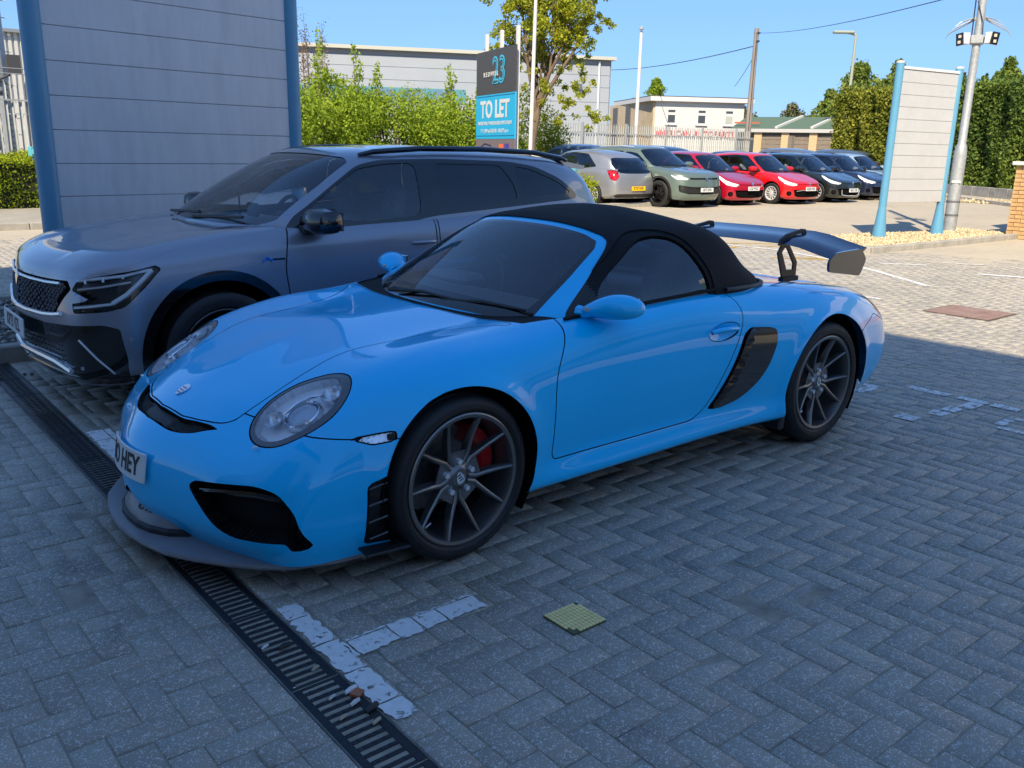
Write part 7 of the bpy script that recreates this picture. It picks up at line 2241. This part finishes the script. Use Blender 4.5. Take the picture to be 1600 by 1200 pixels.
    for i, (x, y, h) in enumerate(((-97, -79, 6.8), (-101, -74, 7.2), (-104, -68, 7.2), (-104, -62, 7.4), (-105, -56, 7.6))):
        fartree(x, y, h, 9, 5000, ['pale hazy tree far behind, leftmost above the low shed', 'pale tree above the left part of the green shed roof', 'pale tree above the middle of the green shed roof', 'pale tree above the right part of the green shed roof', 'pale tree far behind, just left of the broad green tree'][i], .34, leaf_mat('pale_far_leaf', (.10, .12, .05), (.22, .22, .12), .3))
    # low wall and stones in front of the dark hedge
    r = empty('sleeper_wall', (0, 0, 0), 0, 'low grey sleeper edging in front of the dark green hedge', 'wall')
    A, Bq = Vector((-33.4, -14.2)), Vector((-29.4, -8.2)); d = Bq-A; n = 7
    sm = mat('sleeper_grey', (.20, .20, .19), rough=.9, color2=(.32, .31, .29), nscale=4)
    for i in range(n):
        c = A+d*((i+.5)/n); MB().box((c.x, c.y, gs(c.x, c.y)+.17), (d.length/n-.03, .16, .36), rz=math.atan2(d.y, d.x), bevel=.01).build('sleeper', sm, r)
    hf = lambda P: (P[:, 1] < -8.8+(-27.7-P[:, 0])*.0+((P[:, 0]+27.7)*-1.35)+1.4) & (P[:, 1] > -8.8+((P[:, 0]+27.7)*-1.35)-2.6)
    stones('border_stones', (-33, -23.5, -14, -6), 5200, .06, ((.34, .28, .17), (.60, .50, .33)), zf=.03, inside=lambda P: np.abs((P[:, 0]+28.0)*.83+(P[:, 1]+9.4)*.55-.35) < .95)
    kerb_run([(-29.9, -12.6), (-23.4, -4.9)], h=.11)
    # -------- stone bed with totem, camera pole, brick pier
    def inb(P): 
        t = (P[:, 0]+10.2)/(-15.6+10.2); yf = -3.85+(-3.62+3.85)*t
        return (t > 0) & (t < 1) & (P[:, 1] < yf-.10) & (P[:, 1] > yf-1.75+.5*(1-t)-.45*np.cos(t*3))
    stones('totem_bed_stones', (-16, -10, -6.2, -3.3), 13000, .028, ((.36, .28, .16), (.68, .56, .36)), zf=.06, inside=inb)
    kerb_run([(-9.6, -4.35), (-10.3, -3.88), (-11.4, -3.78), (-13.0, -3.70), (-15.6, -3.58)], h=.10)
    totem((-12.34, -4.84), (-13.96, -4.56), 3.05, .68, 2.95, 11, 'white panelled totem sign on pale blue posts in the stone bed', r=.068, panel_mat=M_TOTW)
    # camera pole
    r = empty('camera_pole', (-14.87, -4.74, gs(-14.87, -4.74)), -1.15, 'galvanised pole with floodlights and anti climb spikes beside the white totem', 'pole')
    MB().lathe([(.118, 0), (.118, 1.55), (.102, 1.68), (.076, 1.74), (.073, 3.2), (.064, 6.5)], n=20).build('shaft', M_GALV, r, smooth=True)
    for z in (.36, .62): MB().lathe([(.122, z), (.124, z+.02), (.122, z+.04)], n=18).build('strap', mat('strap_grey', (.12, .13, .14), rough=.5), r)
    MB().box((0, .115, 1.02), (.16, .02, .05)).build('band_label', M_WHITE, r)
    for sg in (-1, 1):
        h_ = MB().box((sg*.22, .16, 3.63), (.16, .16, .20), rz=sg*.3, bevel=.01).cyl((0, 0, 3.62), (sg*.2, .1, 3.66), .03, n=8).build('floodlight', M_WHITE, r)
        MB().box((sg*.29, .26, 3.61), (.13, .035, .22), rz=-sg*.4, rot=Matrix.Rotation(-sg*.5, 3, 'Z') @ Matrix.Rotation(sg*.15, 3, 'Y')).build('lamp_face', M_BLACKG, h_)
        for dz in (-.05, .05): MB().box((sg*.295, .285, 3.61+dz), (.05, .012, .05), rz=-sg*.5).build('lamp_led', mat('led_warm', (.6, .5, .35), rough=.4), h_)
        for q in range(3):
            MB().tube([(sg*.07, .02*q, 4.02-.02*q), (sg*(.30+.1*q), .25-.24*q, 3.92-.07*q), (sg*(.40+.08*q), .3-.28*q, 3.84-.08*q)], [.015, .012, .004], 5).build('anti_climb_spike', M_GALV, r)
    MB().box((0, 0, 3.62), (.24, .24, .16), bevel=.02).build('bracket', M_GALV, r)
    MB().tube([(.10, .05, 3.55), (.12, .06, 4.6), (.09, .04, 6.0)], .012, 6).tube([(-.09, .06, 3.6), (-.06, .1, 3.9), (.08, .07, 4.3)], .008, 6).build('cable', wm, r)
    # bin or cabinet behind the totem post
    o = MB().box((-15.35, -5.55, gs(-15, -5.5)+1.55), (.10, .30, .75)).build('notice_board', M_GALV); tag(o, 'small grey notice plate fixed behind the camera pole', 'sign')
    # brick pier: buff bricks in courses, pale cap
    r = empty('brick_pier', (-15.11, -3.77, gs(-15.1, -3.8)), 0, 'buff brick pier with pale coping at the right edge', 'wall')
    MB().box((-1.0, 1.1, .67), (1.97, 2.17, 1.32)).build('mortar_core', mat('mortar', (.42, .36, .26), rough=.95), r)
    n = 0
    brick = None
    for c in range(18):
        z = .0375+.075*c
        for i in range(11):
            # face towards +x
            y = .1125+.225*i-(.1125 if c % 2 else 0)
            if y < .05: y, w = .052, .10
            else: w = .215
            if y+w/2 > 2.2: continue
            if brick is None or w < .2:
                o = MB().box((0, 0, 0), (.105, w, .065), bevel=.004).build('brick', M_BRICK, r)
                if w > .2: brick = o
            else: o = brick.copy(); COL.objects.link(o)
            o.parent = r; o.location = (-.045+random.uniform(-.001, .002), y, z)
        for i in range(5):
            x = -.1125-.225*i-(.1125 if c % 2 else 0)-.0
            if x < -1.95: continue
            o = brick.copy(); COL.objects.link(o); o.parent = r; o.rotation_euler = (0, 0, math.pi/2); o.location = (x-.07, .045, z)
    MB().box((-.98, 1.12, 1.395), (2.12, 2.35, .07), bevel=.008).build('coping', M_WHITE, r)
    MB().box((-1.2, 1.3, 2.1), (1.5, 1.9, 1.35)).build('white_panel', M_WHITE, r)
    # -------- units standing around the yard, seen in reflections and by the shade they cast
    r = empty('trade_unit', (0, 0, 0), 0, 'tall grey clad trade unit shading the parking bays', 'building')
    XB, YE, H = 5.6, -1.15, 11.4
    wall_panels(r, (XB+.13, YE), (XB+.13, YE+14), 0, [0, 1.4, 2.6, 3.8, 5.0, 6.2, 7.4, 8.6, 9.8, H-.3, H], [M_BRICK, M_CLADW, M_CLADW, M_CLADW, M_CLADW, M_TEAL, M_CLADW, M_CLADW, M_CLADW, M_CREAM])
    wall_panels(r, (XB+.26, YE+.125), (XB+30, YE+.125), 0, [0, 1.4, 2.6, 3.8, 5.0, 6.2, 7.4, 8.6, 9.8, H-.3, H], [M_BRICK, M_CLADW, M_CLADW, M_CLADW, M_CLADW, M_TEAL, M_CLADW, M_CLADW, M_CLADW, M_CREAM])
    MB().box((XB+15.2, YE+7.1, H/2), (29.7, 13.5, H-.2)).build('roof_block', M_CLADD, r)
    for i in range(2):
        y = YE+3.0+6.6*i
        MB().box((XB-.02, y, 2.1), (.10, 3.6, 4.2)).build('roller_door', M_CLADD, r)
        MB().box((XB-.03, y+3.6, 1.15), (.08, 1.1, 2.3)).build('entrance_door', M_TEAL, r)
    r = empty('facing_unit', (0, 0, 0), 0, 'low light grey trade unit across the yard behind the camera', 'building')
    wall_panels(r, (-34, 20.2), (2.5, 20.2), 0, [0, 1.0, 2.4, 3.8, 5.0, 6.2, 6.6], [M_BRICK, M_CLADW, M_TEAL, M_CLADW, M_CLADW, M_CREAM])
    MB().box((-15.7, 26.5, 3.2), (36, 12, 6.3)).build('roof_block', M_CLADD, r)
    r = empty('side_unit', (0, 0, 0), 0, 'grey trade unit beyond the brick pier to the right', 'building')
    XS, YS = -17.6, -1.2
    wall_panels(r, (XS, YS), (XS, YS+14), 0, [0, 1.2, 2.8, 4.4, 6.0, 7.4], [M_BRICK, M_CLADL, M_CLADL, M_TEAL, M_CLADL])
    wall_panels(r, (XS-.13, YS+.12), (XS-14, YS+.12), 0, [0, 1.2, 2.8, 4.4, 6.0, 7.4], [M_BRICK, M_CLADL, M_CLADL, M_TEAL, M_CLADL])
    MB().box((XS-7.2, YS+7.2, 3.6), (13.8, 13.6, 7.1)).build('roof_block', M_CLADD, r)
# ------------------------------------------------------------------ put it all together
build_ground()
PB, PZ = build_paving()
build_drain()
build_marks(PB)
petals()
build_environment()
build_suv()
build_row()
build_roadster()
